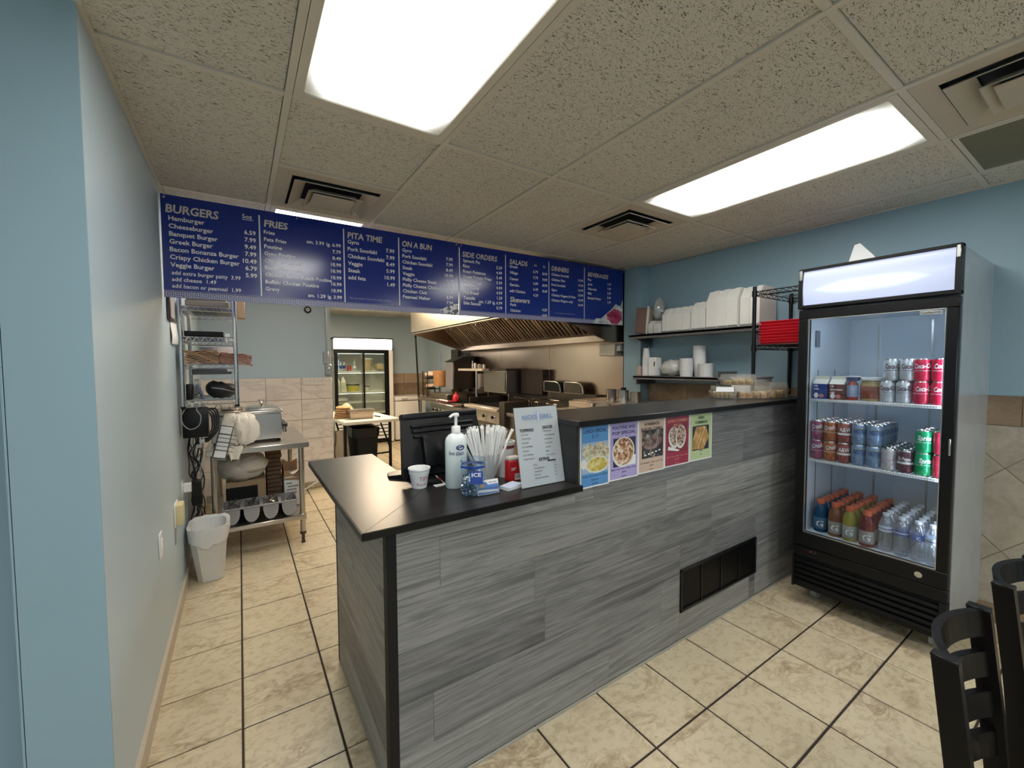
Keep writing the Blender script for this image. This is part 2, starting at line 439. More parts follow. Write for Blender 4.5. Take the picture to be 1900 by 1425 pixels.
# wall tiles: marble slabs on the back wall
hz = [.075, .335, .60, .83, 1.07, 1.325]; vx = [-.51, -.42, -.07, .24, .60, .937]
for r in range(5):
    for c in range(1, 5):
        MB().rbox(vx[c]+.002, 5.416, hz[r]+.002, vx[c+1]-.002, 5.432, hz[r+1]-.002, .002, 1).build('wall_tile', m_marble, wb)
    MB().rbox(.929, 5.434, hz[r]+.002, .945, 5.56, hz[r+1]-.002, .002, 1).build('wall_tile', m_marble, wb)
MB().box(-.42, 5.424, 0, .94, 5.434, 1.325).build('grout', P('pale_grout', (.45, .38, .31), .9), wb)
for k in range(4): MB().rbox(-.07+.335*k+.002, 5.412, .003, -.07+.335*(k+1)-.002, 5.432, .073, .002, 1).build('skirting_tile', m_ftile, wb)
# wainscot of the right wall: brown border tiles over diagonal grey-beige tiles
def yz_tile(poly, mat, name='wall_tile', t=.006, par=None):
    # poly in (y, z) on the right wall
    n = len(poly); cy = sum(p[0] for p in poly)/n; cz = sum(p[1] for p in poly)/n
    sh = [(p[0]+(cy-p[0])*.012, p[1]+(cz-p[1])*.012) for p in poly]
    b = MB(); v = [(rwx(y)-t, y, z) for y, z in sh]+[(rwx(y)+.002, y, z) for y, z in sh]
    b.add(v, [tuple(range(n))[::-1], ]+[(i, (i+1) % n, n+(i+1) % n, n+i) for i in range(n)])
    b.build(name, mat, par or wr)
def clip(poly, zmax, zmin, ymax=9, ymin=-9):
    for ax, lim, sg in ((1, zmax, 1), (1, zmin, -1), (0, ymax, 1), (0, ymin, -1)):
        out = []
        for i in range(len(poly)):
            a, c = poly[i], poly[(i+1) % len(poly)]; da, dc = sg*(lim-a[ax]), sg*(lim-c[ax])
            if da >= 0: out.append(a)
            if da*dc < 0: t = da/(da-dc); out.append((a[0]+t*(c[0]-a[0]), a[1]+t*(c[1]-a[1])))
        poly = out
        if len(poly) < 3: return None
    return poly
y = -1.3
while y < 2.75:
    y1 = min(y+.33, 2.765)
    yz_tile([(y, 1.115), (y1, 1.115), (y1, 1.275), (y, 1.275)], m_btile); y += .33
h = .233
for r in range(-1, 7):
    for c in range(-6, 13):
        if (r+c) % 2: continue
        cy, cz = .40+c*h, 1.11-r*h
        if cy > 1.0: continue
        p = clip([(cy, cz+h), (cy-h, cz), (cy, cz-h), (cy+h, cz)], 1.112, .10, 1.05, -1.3)
        if p: yz_tile(p, m_gtile)
b = MB(); b.add([(rwx(yy)-.0015, yy, zz) for yy, zz in ((-1.4, .0), (2.77, .0), (2.77, 1.28), (-1.4, 1.28))], [(0, 1, 2, 3)[::-1]])
b.build('grout', P('grey_grout', (.22, .19, .15), .9), wr)
struct(MB().box(3.50, -4, 0, 3.60, 1.0, .10).build('baseboard_right', m_btile))
# far kitchen wall wainscot
wf = bpy.data.objects['wall_far']
for c in range(5):
    MB().rbox(2.2+.33*c+.003, 8.455, 1.10, 2.2+.33*(c+1)-.003, 8.475, 1.30, .002, 1).build('wall_tile', P('tan_wall_tile', (.42, .30, .20), .4, var=.15, sc=8), wf)
    MB().rbox(2.2+.33*c+.003, 8.455, .77, 2.2+.33*(c+1)-.003, 8.475, 1.095, .002, 1).build('wall_tile', m_btile, wf)
# front wall behind the camera with a wide shop window and a glazed door: the daylight
wfr = struct(MB().box(-3.5, -4.3, 0, 4.2, -4.15, .75).box(-3.5, -4.3, 2.2, 4.2, -4.15, ZC).box(-3.5, -4.3, .75, -3.2, -4.15, 2.2).box(3.0, -4.3, .75, 4.2, -4.15, 2.2).box(.4, -4.3, .75, .6, -4.15, 2.2).build('wall_front', m_blue))
struct(MB().box(-3.6, -4.3, 0, -3.4, 1.85, .7).box(-3.6, -4.3, 2.25, -3.4, 1.85, ZC).box(-3.6, -4.3, .7, -3.4, -3.6, 2.25).box(-3.6, .9, .7, -3.4, 1.85, 2.25).build('wall_west', m_blue))
m_winframe = P('window_frame', (.2, .2, .2), .4, .6)
for n_, (xa, xb) in enumerate(((-3.2, .4), (.6, 3.0))):
    wf_ = struct(MB().box(xa, -4.25, .75, xa+.05, -4.19, 2.2).box(xb-.05, -4.25, .75, xb, -4.19, 2.2).box(xa, -4.25, .75, xb, -4.19, .8).box(xa, -4.25, 2.15, xb, -4.19, 2.2).build('window_%d' % (n_+1), m_winframe))
wf_ = struct(MB().box(-3.53, -3.6, .7, -3.47, -3.55, 2.25).box(-3.53, .85, .7, -3.47, .9, 2.25).box(-3.53, -3.6, .7, -3.47, .9, .75).box(-3.53, -3.6, 2.2, -3.47, .9, 2.25).build('window_3', m_winframe))
m_pane = GLASS('window_pane_glass', (.97, .98, .98), .04)
MB().box(-3.15, -4.225, .8, .35, -4.22, 2.15).build('pane', m_pane, bpy.data.objects['window_1'])
MB().box(.65, -4.225, .8, 2.95, -4.22, 2.15).build('pane', m_pane, bpy.data.objects['window_2'])
MB().box(-3.503, -3.55, .75, -3.497, .85, 2.2).build('pane', m_pane, wf_)
# ================================================================ ceiling fittings
def diffuser_mat():
    t = NT('lit_acrylic_diffuser'); v = t.coords(); n = t.noise(v, 5, 2)
    sx = t.n('SeparateXYZ'); t.l(t.coords(kind='Generated'), sx.inputs[0])
    def edge(o, w):   # the tubes stop short of the ends, so the acrylic dims towards its edges
        a = t.n('Math', operation='SUBTRACT'); a.inputs[0].default_value = .5; b = t.n('Math', operation='SUBTRACT'); b.inputs[1].default_value = .5; t.l(o, b.inputs[0])
        c = t.n('Math', operation='ABSOLUTE'); t.l(b.outputs[0], c.inputs[0]); t.l(c.outputs[0], a.inputs[1])
        r = t.n('MapRange', interpolation_type='SMOOTHSTEP'); r.inputs['From Max'].default_value = w; r.inputs['To Min'].default_value = .20; t.l(a.outputs[0], r.inputs['Value']); return r.outputs[0]
    mu0 = t.n('Math', operation='MULTIPLY'); t.l(edge(sx.outputs[0], .17), mu0.inputs[0]); t.l(edge(sx.outputs[1], .15), mu0.inputs[1])
    mu = t.n('Math', operation='POWER'); t.l(mu0.outputs[0], mu.inputs[0]); mu.inputs[1].default_value = 1.8
    st = t.n('Math', operation='MULTIPLY'); t.l(mu.outputs[0], st.inputs[0]); st.inputs[1].default_value = PANEL_EMIT; t.l(st.outputs[0], t.b.inputs['Emission Strength'])
    t.set((.85, .87, .82), .5)
    t.l(t.mix(n, (1.0, .985, .93), (1, .995, .955)), t.b.inputs['Emission Color']); return t.m
m_diff = diffuser_mat()
m_kdiff = EMIT('lit_warm_diffuser', (1.0, .80, .56), KITCHEN_EMIT)
def troffer(k, y0, y1, label, mat, group='fluorescent ceiling lights'):
    x0, x1 = GX+.61*k, GX+.61*(k+1); g = .014
    t = thing('ceiling_light', label, 'ceiling light', ((x0+x1)/2, (y0+y1)/2, ZC), group)
    f = MB(); w = .03
    for a in ((x0+g, y0+g, x0+g+w, y1-g), (x1-g-w, y0+g, x1-g, y1-g), (x0+g+w, y0+g, x1-g-w, y0+g+w), (x0+g+w, y1-g-w, x1-g-w, y1-g)):
        f.box(a[0], a[1], ZC-.004, a[2], a[3], ZC+.014)
    f.build('frame', m_creamgrid, t)
    MB().rbox(x0+g+w, y0+g+w, ZC-.001, x1-g-w, y1-g-w, ZC+.012, .004, 1).build('diffuser', mat, t)
    return t
troffer(0, .5127, 1.7327, 'large lit ceiling light panel nearest the left wall, above the counter end', m_diff)
troffer(3, .5127, 1.7327, 'lit ceiling light panel between the two square vents, nearer the blue right wall', m_diff)
troffer(0, 2.9527, 4.1727, 'lit ceiling light panel just behind the blue menu board', EMIT('lit_kitchen_diffuser', (1, .93, .80), 9))
for k, nm in ((2, 'added ceiling light over the cooking line, hidden behind the menu board'), (-1, 'added ceiling light over the back of the left aisle, hidden behind the menu board')):
    troffer(k, 5.3927, 6.6127, nm, m_kdiff)  # unseen panels added to give the kitchen more warm light
for k, nm in ((0, 'ceiling light behind the viewpoint, over the dining floor'), (3, 'ceiling light behind the viewpoint, by the right wall'), (-3, 'ceiling light behind the viewpoint, over the far left dining floor')):
    troffer(k, -1.9273, -.7073, nm, m_diff)
for k, nm in ((-1, 'added unseen ceiling light by the shop window, left of the middle'), (2, 'added unseen ceiling light by the shop window, right of the middle'), (-4, 'added unseen ceiling light by the shop window, far left')):
    troffer(k, -3.1473, -1.9273, nm, m_diff)  # extra panels out of view, added to brighten surfaces facing the camera
m_vent = P('vent_cream_enamel', (.50, .445, .36), .45, var=.05, sc=7)
def vent(k, y0, label):
    x0, y1 = GX+.61*k, y0+.61; cx, cy = x0+.305, y0+.305
    t = thing('ceiling_vent', label, 'vent', (cx, cy, ZC), 'square ceiling air vents')
    def ring(ro, ri, zo, zi):
        b = MB(); v = []
        for r, z in ((ro, zo), (ri, zi)): v += [(cx-r, cy-r, z), (cx+r, cy-r, z), (cx+r, cy+r, z), (cx-r, cy+r, z)]
        v += [(p[0], p[1], p[2]+.004) for p in v]
        f = []
        for i in range(4):
            j = (i+1) % 4; f += [(i, 4+i, 4+j, j), (8+i, 8+j, 12+j, 12+i), (i, j, 8+j, 8+i), (4+i, 12+i, 12+j, 4+j)]
        return b.add(v, f)
    ring(.292, .225, ZC-.002, ZC-.004).build('outer_frame', m_vent, t)
    ring(.226, .222, ZC-.003, ZC+.10).build('throat', m_blackmatte, t)
    MB().box(cx-.222, cy-.222, ZC+.098, cx+.222, cy+.222, ZC+.104).build('duct_plate', m_blackmatte, t)
    ring(.215, .150, ZC-.022, ZC+.018).build('cone', m_vent, t)
    ring(.140, .105, ZC-.034, ZC-.008).build('cone', m_vent, t)
    MB().rbox(cx-.112, cy-.112, ZC-.036, cx+.112, cy+.112, ZC-.028, .004, 1).build('centre_plate', m_vent, t)
    return t
vent(0, 2.3427, 'square ceiling vent in front of the menu board, behind the large light panel')
vent(3, 1.7327, 'square ceiling vent beyond the far end of the right light panel')
vent(3, -.0973, 'square ceiling vent at the top right, near end of the right light panel')
x0, y0 = GX+.61*4, -.0973
t = thing('return_air_grille', 'dark green-grey return air grille in the ceiling beside the top right vent', 'grille', (x0+.305, y0+.305, ZC))
m_grille = P('grille_greygreen', (.16, .17, .13), .5, var=.1)
b = MB()
for a in ((.016, .016, .034, .594), (.576, .016, .594, .594), (.034, .016, .576, .034), (.034, .576, .576, .594)): b.box(x0+a[0], y0+a[1], ZC-.004, x0+a[2], y0+a[3], ZC+.01)
b.build('frame', m_creamgrid, t)
for i in range(24):
    xx = x0+.04+i*.0225
    MB().bar((xx, y0+.036, ZC+.002), (xx, y0+.574, ZC+.002), .016, .003, (.6, 0, .8)).build('louvre', m_grille, t)
MB().box(x0+.03, y0+.03, ZC+.018, x0+.58, y0+.58, ZC+.022).build('backing', m_blackmatte, t)

# ================================================================ counter
def wood(name, a, b_, c_, axis='x', rough=.45):
    t = NT(name); sc = {'x': (.45, 6, 8), 'y': (6, .45, 8)}[axis]
    v = t.coords(sc, True); n = t.noise(v, 1.6, 6, .62, 1.6); v2 = t.coords(tuple(s*(1.8 if s < 1 else 4.0) for s in sc), True); n2 = t.noise(v2, 3.0, 5, .72, .3)
    c = t.ramp(n, [(.30, a), (.42, c_), (.50, b_), (.57, c_), (.66, b_), (.78, a)])
    lines = t.ramp(n2, [(.36, (.55, .55, .55)), (.52, (1, 1, 1))]); c = t.mix(.8, c, lines, 'MULTIPLY')
    oi = t.n('ObjectInfo'); tint = t.ramp(oi.outputs['Random'], [(0, (.56, .56, .585)), (.5, (.80, .80, .79)), (1, (1.0, .985, .955))]); c = t.mix(1, c, tint, 'MULTIPLY')
    t.set(c, rough); t.bump(n2, .12, .001); return t.m
m_plank = wood('grey_wood_plank', (.15, .155, .158), (.36, .362, .355), (.25, .255, .253))
m_plank_y = wood('grey_wood_plank_end', (.15, .147, .138), (.34, .332, .312), (.25, .243, .228), 'y')
def dark_top(name, axis):
    t = NT(name); sc = {'x': (1.5, 26, 26), 'y': (26, 1.5, 26)}[axis]; v = t.coords(sc); n = t.noise(v, 1.4, 5, .6, .5)
    c = t.ramp(n, [(.3, (.010, .0095, .0095)), (.65, (.026, .0235, .022))]); t.set(c, .30, Specular_IOR_Level=.4); t.bump(n, .1, .0008); return t.m
m_topx = dark_top('dark_wood_laminate', 'x'); m_topy = dark_top('dark_wood_laminate_return', 'y')
FY = 1.292
ct = thing('service_counter', 'L-shaped service counter clad in grey wood-look planks with black laminate tops', 'counter', (1.8, 1.6, 0))
# carcass (behind the planks)
b = MB().box(.385, 1.304, .004, 3.30, 1.40, 1.205).box(.385, 1.40, .004, .52, 2.13, .95).box(1.16, 1.40, .004, 3.30, 1.46, 1.205)
b.box(1.16, 1.46, .9, 1.18, 1.62, 1.205)
b.v = [v for v in b.v]
b2 = MB().box(.385, 1.304, .004, 1.16, 1.40, .945).box(.385, 1.40, .004, .50, 2.13, .945).box(1.16, 1.304, .004, 3.30, 1.42, 1.205).box(1.162, 1.42, .9, 1.20, 1.62, 1.205)
b2.build('carcass', m_blackmatte, ct)
# planks: front face, rows of 180 mm, staggered joints, clear of the grille
GR = (1.893, .158, 2.660, .386)   # grille x0 z0 x1 z1
zs = [.012, .168, .346, .524, .702, .880, 1.058, 1.205]
starts = [-.25, -1.10, -.62, -.67, -1.07, -.35, -.94]
for r in range(7):
    z0, z1 = zs[r], zs[r+1]; x = .402+starts[r]
    while x < 3.30:
        xa, xb = max(x, .402), min(x+1.22, 3.30); x += 1.22
        if xb-xa < .02: continue
        top = z1
        if xa < 1.165:
            if z0 >= .942: xa = 1.165
            elif z1 > .944 and xb > 1.165:
                # the plank steps up where the raised bar begins
                MB().rbox(xa+.0003, FY, z0+.0006, 1.165-.0003, FY+.012, .944, .0006, 1).build('plank', m_plank, ct); xa = 1.165
            elif z1 > .944: top = .944
        if xb-xa < .01: continue
        segs = [(xa, xb, z0, top)]
        if z0 < GR[3] and z1 > GR[1] and xa < GR[2] and xb > GR[0]:
            segs = []
            if xa < GR[0]: segs.append((xa, GR[0], z0, z1))
            if xb > GR[2]: segs.append((GR[2], xb, z0, z1))
            ga, gb_ = max(xa, GR[0]), min(xb, GR[2])
            if z0 < GR[1]: segs.append((ga, gb_, z0, GR[1]))
            if z1 > GR[3]: segs.append((ga, gb_, GR[3], z1))
        for s_ in segs:
            MB().rbox(s_[0]+.0003, FY, s_[2]+.0006, s_[1]-.0003, FY+.012, s_[3]-.0006, .0006, 1).build('plank', m_plank, ct)
for r in range(6):
    z0, z1 = zs[r], min(zs[r+1], .945)
    for ya, yb in (((1.33, 1.80), (1.80, 2.13)) if r % 2 else ((1.33, 2.13),)):
        MB().rbox(.373, ya+.0006, z0+.0006, .385, yb-.0006, z1-.0006, .0006, 1).build('plank', m_plank_y, ct)
MB().rbox(.371, 1.289, .004, .403, 1.333, .945, .003, 1).build('corner_trim', m_blackmatte, ct)
MB().rbox(.371, 2.128, .004, .525, 2.145, .945, .003, 1).build('corner_trim', m_blackmatte, ct)
MB().box(.403, 1.286, 0, 3.28, 1.292, .009).build('base_strip', P('pale_caulk', (.42, .40, .34), .7), ct)
# tops: lower L-shaped top mitred at the corner, raised bar
ZT = .965
b = MB(); pl = [(.290, 1.250), (.610, 1.570), (.610, 2.372), (.290, 2.372)]
b.prism(pl, ZT-.022, ZT); b.build('lower_top', m_topy, ct)
b = MB(); pl = [(.2915, 1.250), (1.165, 1.250), (1.165, 1.86), (.6112, 1.86), (.6112, 1.570)]
b.prism(pl, ZT-.022, ZT); b.build('lower_top', m_topx, ct)
MB().prism([(.2900, 1.2494), (.2912, 1.2494), (.6112, 1.5694), (.6100, 1.5706)], ZT-.0002, ZT+.0003).build('mitre_joint', m_blackmatte, ct)
MB().box(.292, 1.246, ZT-.024, 1.165, 1.250, ZT-.001).box(.286, 1.246, ZT-.024, .290, 2.372, ZT-.001).build('edge_band', m_black, ct)
ZB = 1.230
MB().rbox(1.150, 1.252, ZB-.024, 3.30, 1.645, ZB, .002, 1).build('bar_top', m_topx, ct)
MB().box(1.146, 1.247, ZB-.025, 3.30, 1.252, ZB-.001).build('edge_band', m_black, ct)
MB().box(1.150, 1.27, ZT+.001, 1.163, 1.645, ZB-.024).build('bar_end_panel', m_topy, ct)
MB().box(1.163, 1.60, ZT-.2, 3.30, 1.645, ZB-.024).build('bar_back_panel', m_topx, ct)
# vent grille set into the front
gt = thing('counter_grille', 'black louvred vent grille set low in the grey counter front', 'grille', (2.28, FY, .158))
x0, z0, x1, z1 = GR
b = MB(); w = .014
for a in ((x0, z0, x1, z0+w), (x0, z1-w, x1, z1), (x0, z0, x0+w, z1), (x1-w, z0, x1, z1)): b.rbox(a[0], FY-.009, a[1], a[2], FY+.010, a[3], .002, 1)
b.build('frame', m_black, gt)
for i in range(1, 4):
    xx = x0+(x1-x0)*i/4; MB().box(xx-.006, FY-.005, z0+w, xx+.006, FY+.006, z1-w).build('divider', m_black, gt)
for p in range(4):
    xa = x0+(x1-x0)*p/4+.007; xb = x0+(x1-x0)*(p+1)/4-.007
    for i in range(26):
        if p == 0 and i % 1: continue
        xx = xa+(xb-xa)*(i+.5)/26
        MB().bar((xx, FY+.002, z0+w), (xx, FY+.002, z1-w), .004, .006, (0, 1, 0)).build('louvre', m_black, gt)
MB().box(x0, FY+.009, z0, x1, FY+.0115, z1).build('backing', m_blackmatte, gt)

# ================================================================ menu board
m_mblue = P('menu_blue_print', (.008, .028, .235), .16, var=.06, sc=2, rv=.03)
m_mwhite = P('menu_white_print', (.78, .78, .80), .3, var=.02)
m_mgrey = P('menu_cream_heading_print', (.62, .58, .54), .3, var=.04)
m_mkey = P('menu_lavender_border', (.42, .42, .62), .3, var=.05)
m_mdark = P('menu_border_navy', (.02, .025, .10), .3)
SA = .0055        # the board hangs a touch out of level
SX0, SZ0, SH, SY = -.332, 1.843, .556, 2.957
def SP(u, v, d=0): return Vector((SX0+u, SY-d, SZ0+v+u*SA))    # u from left, v up from the lower edge, d in front
EX = Vector((1, 0, SA)); EZ = Vector((0, 0, 1))
def board(u0, u1, label):
    t = thing('menu_board', label, 'menu board', tuple(SP((u0+u1)/2, SH/2)), 'hanging menu boards')
    b = MB(); b.add([SP(u0, 0, 0), SP(u1, 0, 0), SP(u1, SH, 0), SP(u0, SH, 0), SP(u0, 0, -.006), SP(u1, 0, -.006), SP(u1, SH, -.006), SP(u0, SH, -.006)],
          [(0, 1, 2, 3), (5, 4, 7, 6), (4, 5, 1, 0), (3, 2, 6, 7), (4, 0, 3, 7), (1, 5, 6, 2)]); b.build('panel', m_mblue, t)
    return t
UJ = 1.782; UE = 3.640
b1 = board(0, UJ-.002, 'long blue hanging menu board with burgers, fries, pita and bun columns')
b2_ = board(UJ+.002, UE, 'long blue hanging menu board with side orders, salads, dinners and beverages')
def rect(b, u0, v0, u1, v1, d=.001): b.quad(SP(u0, v0, d), SP(u1, v0, d), SP(u1, v1, d), SP(u0, v1, d))
for par, u in ((b1, .458), (b1, .938), (b1, 1.310), (b2_, 1.790), (b2_, 2.215), (b2_, 2.675), (b2_, 3.105)):
    b = MB(); rect(b, u-.0035, .040, u+.0035, SH-.032); b.build('divider_line', m_mwhite, t if False else par)
# greek key border
def key_border(par, u0, u1):
    b = MB(); rect(b, u0, 0, u1, .040, .0008); b.build('border_band', m_mkey, par)
    b = MB(); s = .0400; n = int((u1-u0)/s); s = (u1-u0)/n; w = .0030
    rect(b, u0, .036, u1, .038, .0014); rect(b, u0, .0015, u1, .0035, .0014)
    for i in range(n):
        a = u0+i*s; q = [(.10, .06, .10, .90), (.10, .90, .88, .90), (.88, .90, .88, .26), (.88, .26, .36, .26), (.36, .26, .36, .66), (.36, .66, .64, .66), (.64, .66, .64, .46)]
        for x0, y0, x1, y1 in q:
            xa, xb = sorted((x0, x1)); ya, yb = sorted((y0, y1))
            rect(b, a+xa*s-w/2, .002+ya*.036-w/2, a+xb*s+w/2, .002+yb*.036+w/2, .0014)
    b.build('greek_key', m_mdark, par)
key_border(b1, 0, UJ-.002); key_border(b2_, UJ+.002, UE)
def head(par, u, v, s, size, w):
    b = MB(); b.text(s, size, SP(u, v, .0016), EX, EZ, bold=.028, shear=.10, fit=w); b.build('heading', m_mgrey, par)
def rows(par, items, ul, ur, vt, vb, size, bold=.021, drop=.5):
    """item names on the left, prices half a line lower on the right"""
    n = len(items); st = (vt-vb)/max(1, n-1)
    for i, (a, p) in enumerate(items):
        v = vt-i*st
        if a: MB().text(a, size, SP(ul, v, .0016), EX, EZ, bold=bold).build('menu_line', m_mwhite, par)
        right = ur
        for q in reversed([w for w in p.split('  ') if w.strip()]):
            q = q.strip(); MB().text(q, size, SP(right, v-st*drop, .0016), EX, EZ, 'R', bold=bold).build('price', m_mwhite, par)
            xs_ = [c[0] for c in text_mesh(q, bold)[0]]; right -= (max(xs_)-min(xs_))*size+size*.45
V = lambda z, u=0: z-SZ0-u*SA
head(b1, .020, .462, 'BURGERS', .062, .238)
b = MB(); b.text('5oz', .034, SP(.372, .492, .0016), EX, EZ, bold=.014); rect(b, .372, .483, .428, .486, .0016); b.build('size_note', m_mwhite, b1)
rows(b1, [('Hamburger', '6.59'), ('Cheeseburger', '7.99'), ('Banquet Burger', '9.49'), ('Greek Burger', '7.99'), ('Bacon Bonanza Burger', '10.49'), ('Crispy Chicken Burger', '6.79'), ('Veggie Burger', '5.99')], .032, .438, .420, .168, .0345)
for i, s in enumerate(('add extra burger patty  3.99', 'add cheese  1.49', 'add bacon or peameal  1.99')): MB().text(s, .031, SP(.036, .126-.036*i, .0016), EX, EZ, bold=.012, shear=.08, fit=(.318, .200, .318)[i]).build('menu_line', m_mwhite, b1)
head(b1, .482, .462, 'FRIES', .056, .128)
rows(b1, [('Fries', 'sm. 3.99   lg. 6.99'), ('Feta Fries', '7.79'), ('Poutine', '8.49'), ('Gyro Poutine', '10.99'), ('Chicken Poutine', '10.99'), ('Bacon Boy Poutine', '10.99'), ('Chicken Bacon Ranch Poutine', '10.99'), ('Buffalo Chicken Poutine', '10.99'), ('Gravy', 'sm. 1.29   lg. 3.99')], .480, .918, .418, .078, .0310)
head(b1, .962, .468, 'PITA TIME', .056, .232)
rows(b1, [('Gyro', '7.99'), ('Pork Souvlaki', '7.99'), ('Chicken Souvlaki', '8.49'), ('Veggie', '5.99'), ('Steak', '10.99'), ('add feta', '1.49')], .962, 1.278, .432, .196, .0355)
b = MB(); b.text('*Tax not included. *Some items subject to change', .014, SP(.965, .066, .0016), EX, EZ, bold=.01); b.build('small_print', m_mkey, b1)
head(b1, 1.335, .468, 'ON A BUN', .056, .228)
rows(b1, [('Gyro', '7.99'), ('Pork Souvlaki', '7.99'), ('Chicken Souvlaki', '8.49'), ('Steak', '10.99'), ('Veggie', '5.99'), ('Philly Cheese Steak', '11.99'), ('Philly Cheese Chicken', '11.99'), ('Chicken Club', '8.99'), ('Peameal Melter', '7.99')], 1.335, 1.732, .430, .098, .0335)
head(b2_, 1.815, .458, 'SIDE ORDERS', .056, .318)
rows(b2_, [('Spinach Pie', '5.29'), ('Rice', '4.49'), ('Roast Potatoes', '5.49'), ('Sweet Potato Fries', '5.99'), ('Onion Rings', '4.99'), ('Daily Soup', '4.99'), ('Pita Bread', '1.29'), ('Tzatziki', 'sm. 1.29  lg. 6.99'), ('Side Sauces', '0.79')], 1.820, 2.180, .418, .088, .0335)
head(b2_, 2.255, .456, 'SALADS', .056, .185)
rows(b2_, [('Greek', '8.99'), ('Village', '9.99'), ('Caesar', '8.99'), ('Garden', '8.69'), ('add Chicken', '')], 2.255, 2.655, .425, .222, .032)
st = (.425-.222)/4
for i, s in enumerate(('6.79', '7.79', '6.89', '6.49', '4.29')): MB().text(s, .032, SP(2.50, .425-st*(i+.35), .0016), EX, EZ, bold=.016).build('price', m_mwhite, b2_)
b = MB(); b.text('sm.', .026, SP(2.51, .468, .0016), EX, EZ, bold=.01); b.text('lg.', .026, SP(2.612, .468, .0016), EX, EZ, bold=.01)
b.build('size_note', m_mwhite, b2_)
b = MB(); b.text('Skewers', .060, SP(2.258, .140, .0016), EX, EZ, bold=.026, shear=.12, fit=.205); b.build('heading', m_mgrey, b2_)
rows(b2_, [('Pork', '4.29'), ('Chicken', '4.49')], 2.260, 2.652, .106, .058, .032)
head(b2_, 2.705, .452, 'DINNERS', .056, .205)
rows(b2_, [('Chicken Souvlaki', '17.99'), ('Chicken Filet', '17.99'), ('Pork Souvlaki', '16.99'), ('Gyro', '15.99'), ('Chicken Fingers & Fries', '15.99'), ('Chicken Fingers only', '10.99')], 2.705, 3.088, .408, .178, .0300)
b = MB(); b.text('*Tax not included. *Some items subject to change', .012, SP(2.74, .070, .0016), EX, EZ, bold=.01); b.build('small_print', m_mkey, b2_)
head(b2_, 3.150, .448, 'BEVERAGES', .054, .275)
rows(b2_, [('Pop', '1.79'), ('Juice', '1.99'), ('Gatorade', '3.29'), ('Milk', '3.49'), ('Bottled Water', '1.29')], 3.150, 3.462, .408, .232, .0300)
# printed food pictures at the lower corners
def spots_mat(name, stops, sc=60):
    t = NT(name); v = t.coords(); x = t.n('TexVoronoi'); x.inputs['Scale'].default_value = sc; t.l(v, x.inputs['Vector'])
    sp = t.n('SeparateColor'); t.l(x.outputs['Color'], sp.inputs[0]); n = t.noise(v, sc*.7, 3)
    a = t.n('Math', operation='MULTIPLY_ADD'); t.l(sp.outputs[0], a.inputs[0]); a.inputs[1].default_value = .6
    m = t.n('Math', operation='MULTIPLY'); t.l(n, m.inputs[0]); m.inputs[1].default_value = .45; t.l(m.outputs[0], a.inputs[2])
    t.set(t.ramp(a.outputs[0], stops), .35); return t.m
m_garlic = spots_mat('print_olives_and_feta', [(.1, (.06, .06, .08)), (.38, (.10, .10, .12)), (.42, (.60, .62, .62)), (.9, (.75, .76, .76))], 40)
def blobpoly(b, cu, cv, ru, rv, n=14, j=.18, seed=1, d=.0018):
    g = random.Random(seed); pts = [SP(cu, cv, d)]
    for i in range(n): t_ = 2*pi*i/n; q = 1+g.uniform(-j, j); pts.append(SP(cu+ru*q*cos(t_), max(.001, cv+rv*q*sin(t_)), d))
    b.add(pts, [(0, 1+i, 1+(i+1) % n) for i in range(n)])
b = MB(); blobpoly(b, 1.700, .030, .075, .030, seed=3); b.quad(SP(1.70, .002, .002), SP(UJ-.003, .002, .002), SP(UJ-.003, .088, .002), SP(1.705, .080, .002)); b.build('printed_picture', m_garlic, b1)
m_flower = spots_mat('print_salad_greens', [(.2, (.30, .36, .33)), (.45, (.55, .58, .56)), (.8, (.75, .76, .78))], 34)
m_flowerp = spots_mat('print_tomato_and_onion', [(.2, (.22, .015, .05)), (.5, (.42, .03, .10)), (.8, (.55, .15, .22))], 34)
b = MB(); b.add([SP(3.20, .003, .0017), SP(3.26, .052, .0017), (SP(3.33, .058, .0017)), SP(3.40, .105, .0017), SP(3.47, .150, .0017), SP(3.53, .21, .0017), SP(3.60, .19, .0017), SP(3.635, .255, .0017), SP(3.638, .003, .0017)], [tuple(range(9))[::-1]]); b.build('printed_picture', m_flower, b2_)
b = MB(); blobpoly(b, 3.52, .078, .105, .075, 18, .14, 5, .0021); b.build('printed_picture', m_flowerp, b2_)
# hooks and cords
for par, us in ((b1, (.016, .66, UJ-.022)), (b2_, (UJ+.020, UE-.49, UE-.03))):
    for u in us:
        p = SP(u, SH-.018, .003)
        MB().cyl(p+Vector((0, .001, 0)), p+Vector((0, -.004, 0)), .006, n=10).build('eyelet', m_chrome, par)
        MB().tube([p+Vector((0, -.004, 0)), p+Vector((.004, -.004, .02)), (p.x-.003, p.y, ZC-.004)], .0018, 5).build('hook', m_chrome, par)
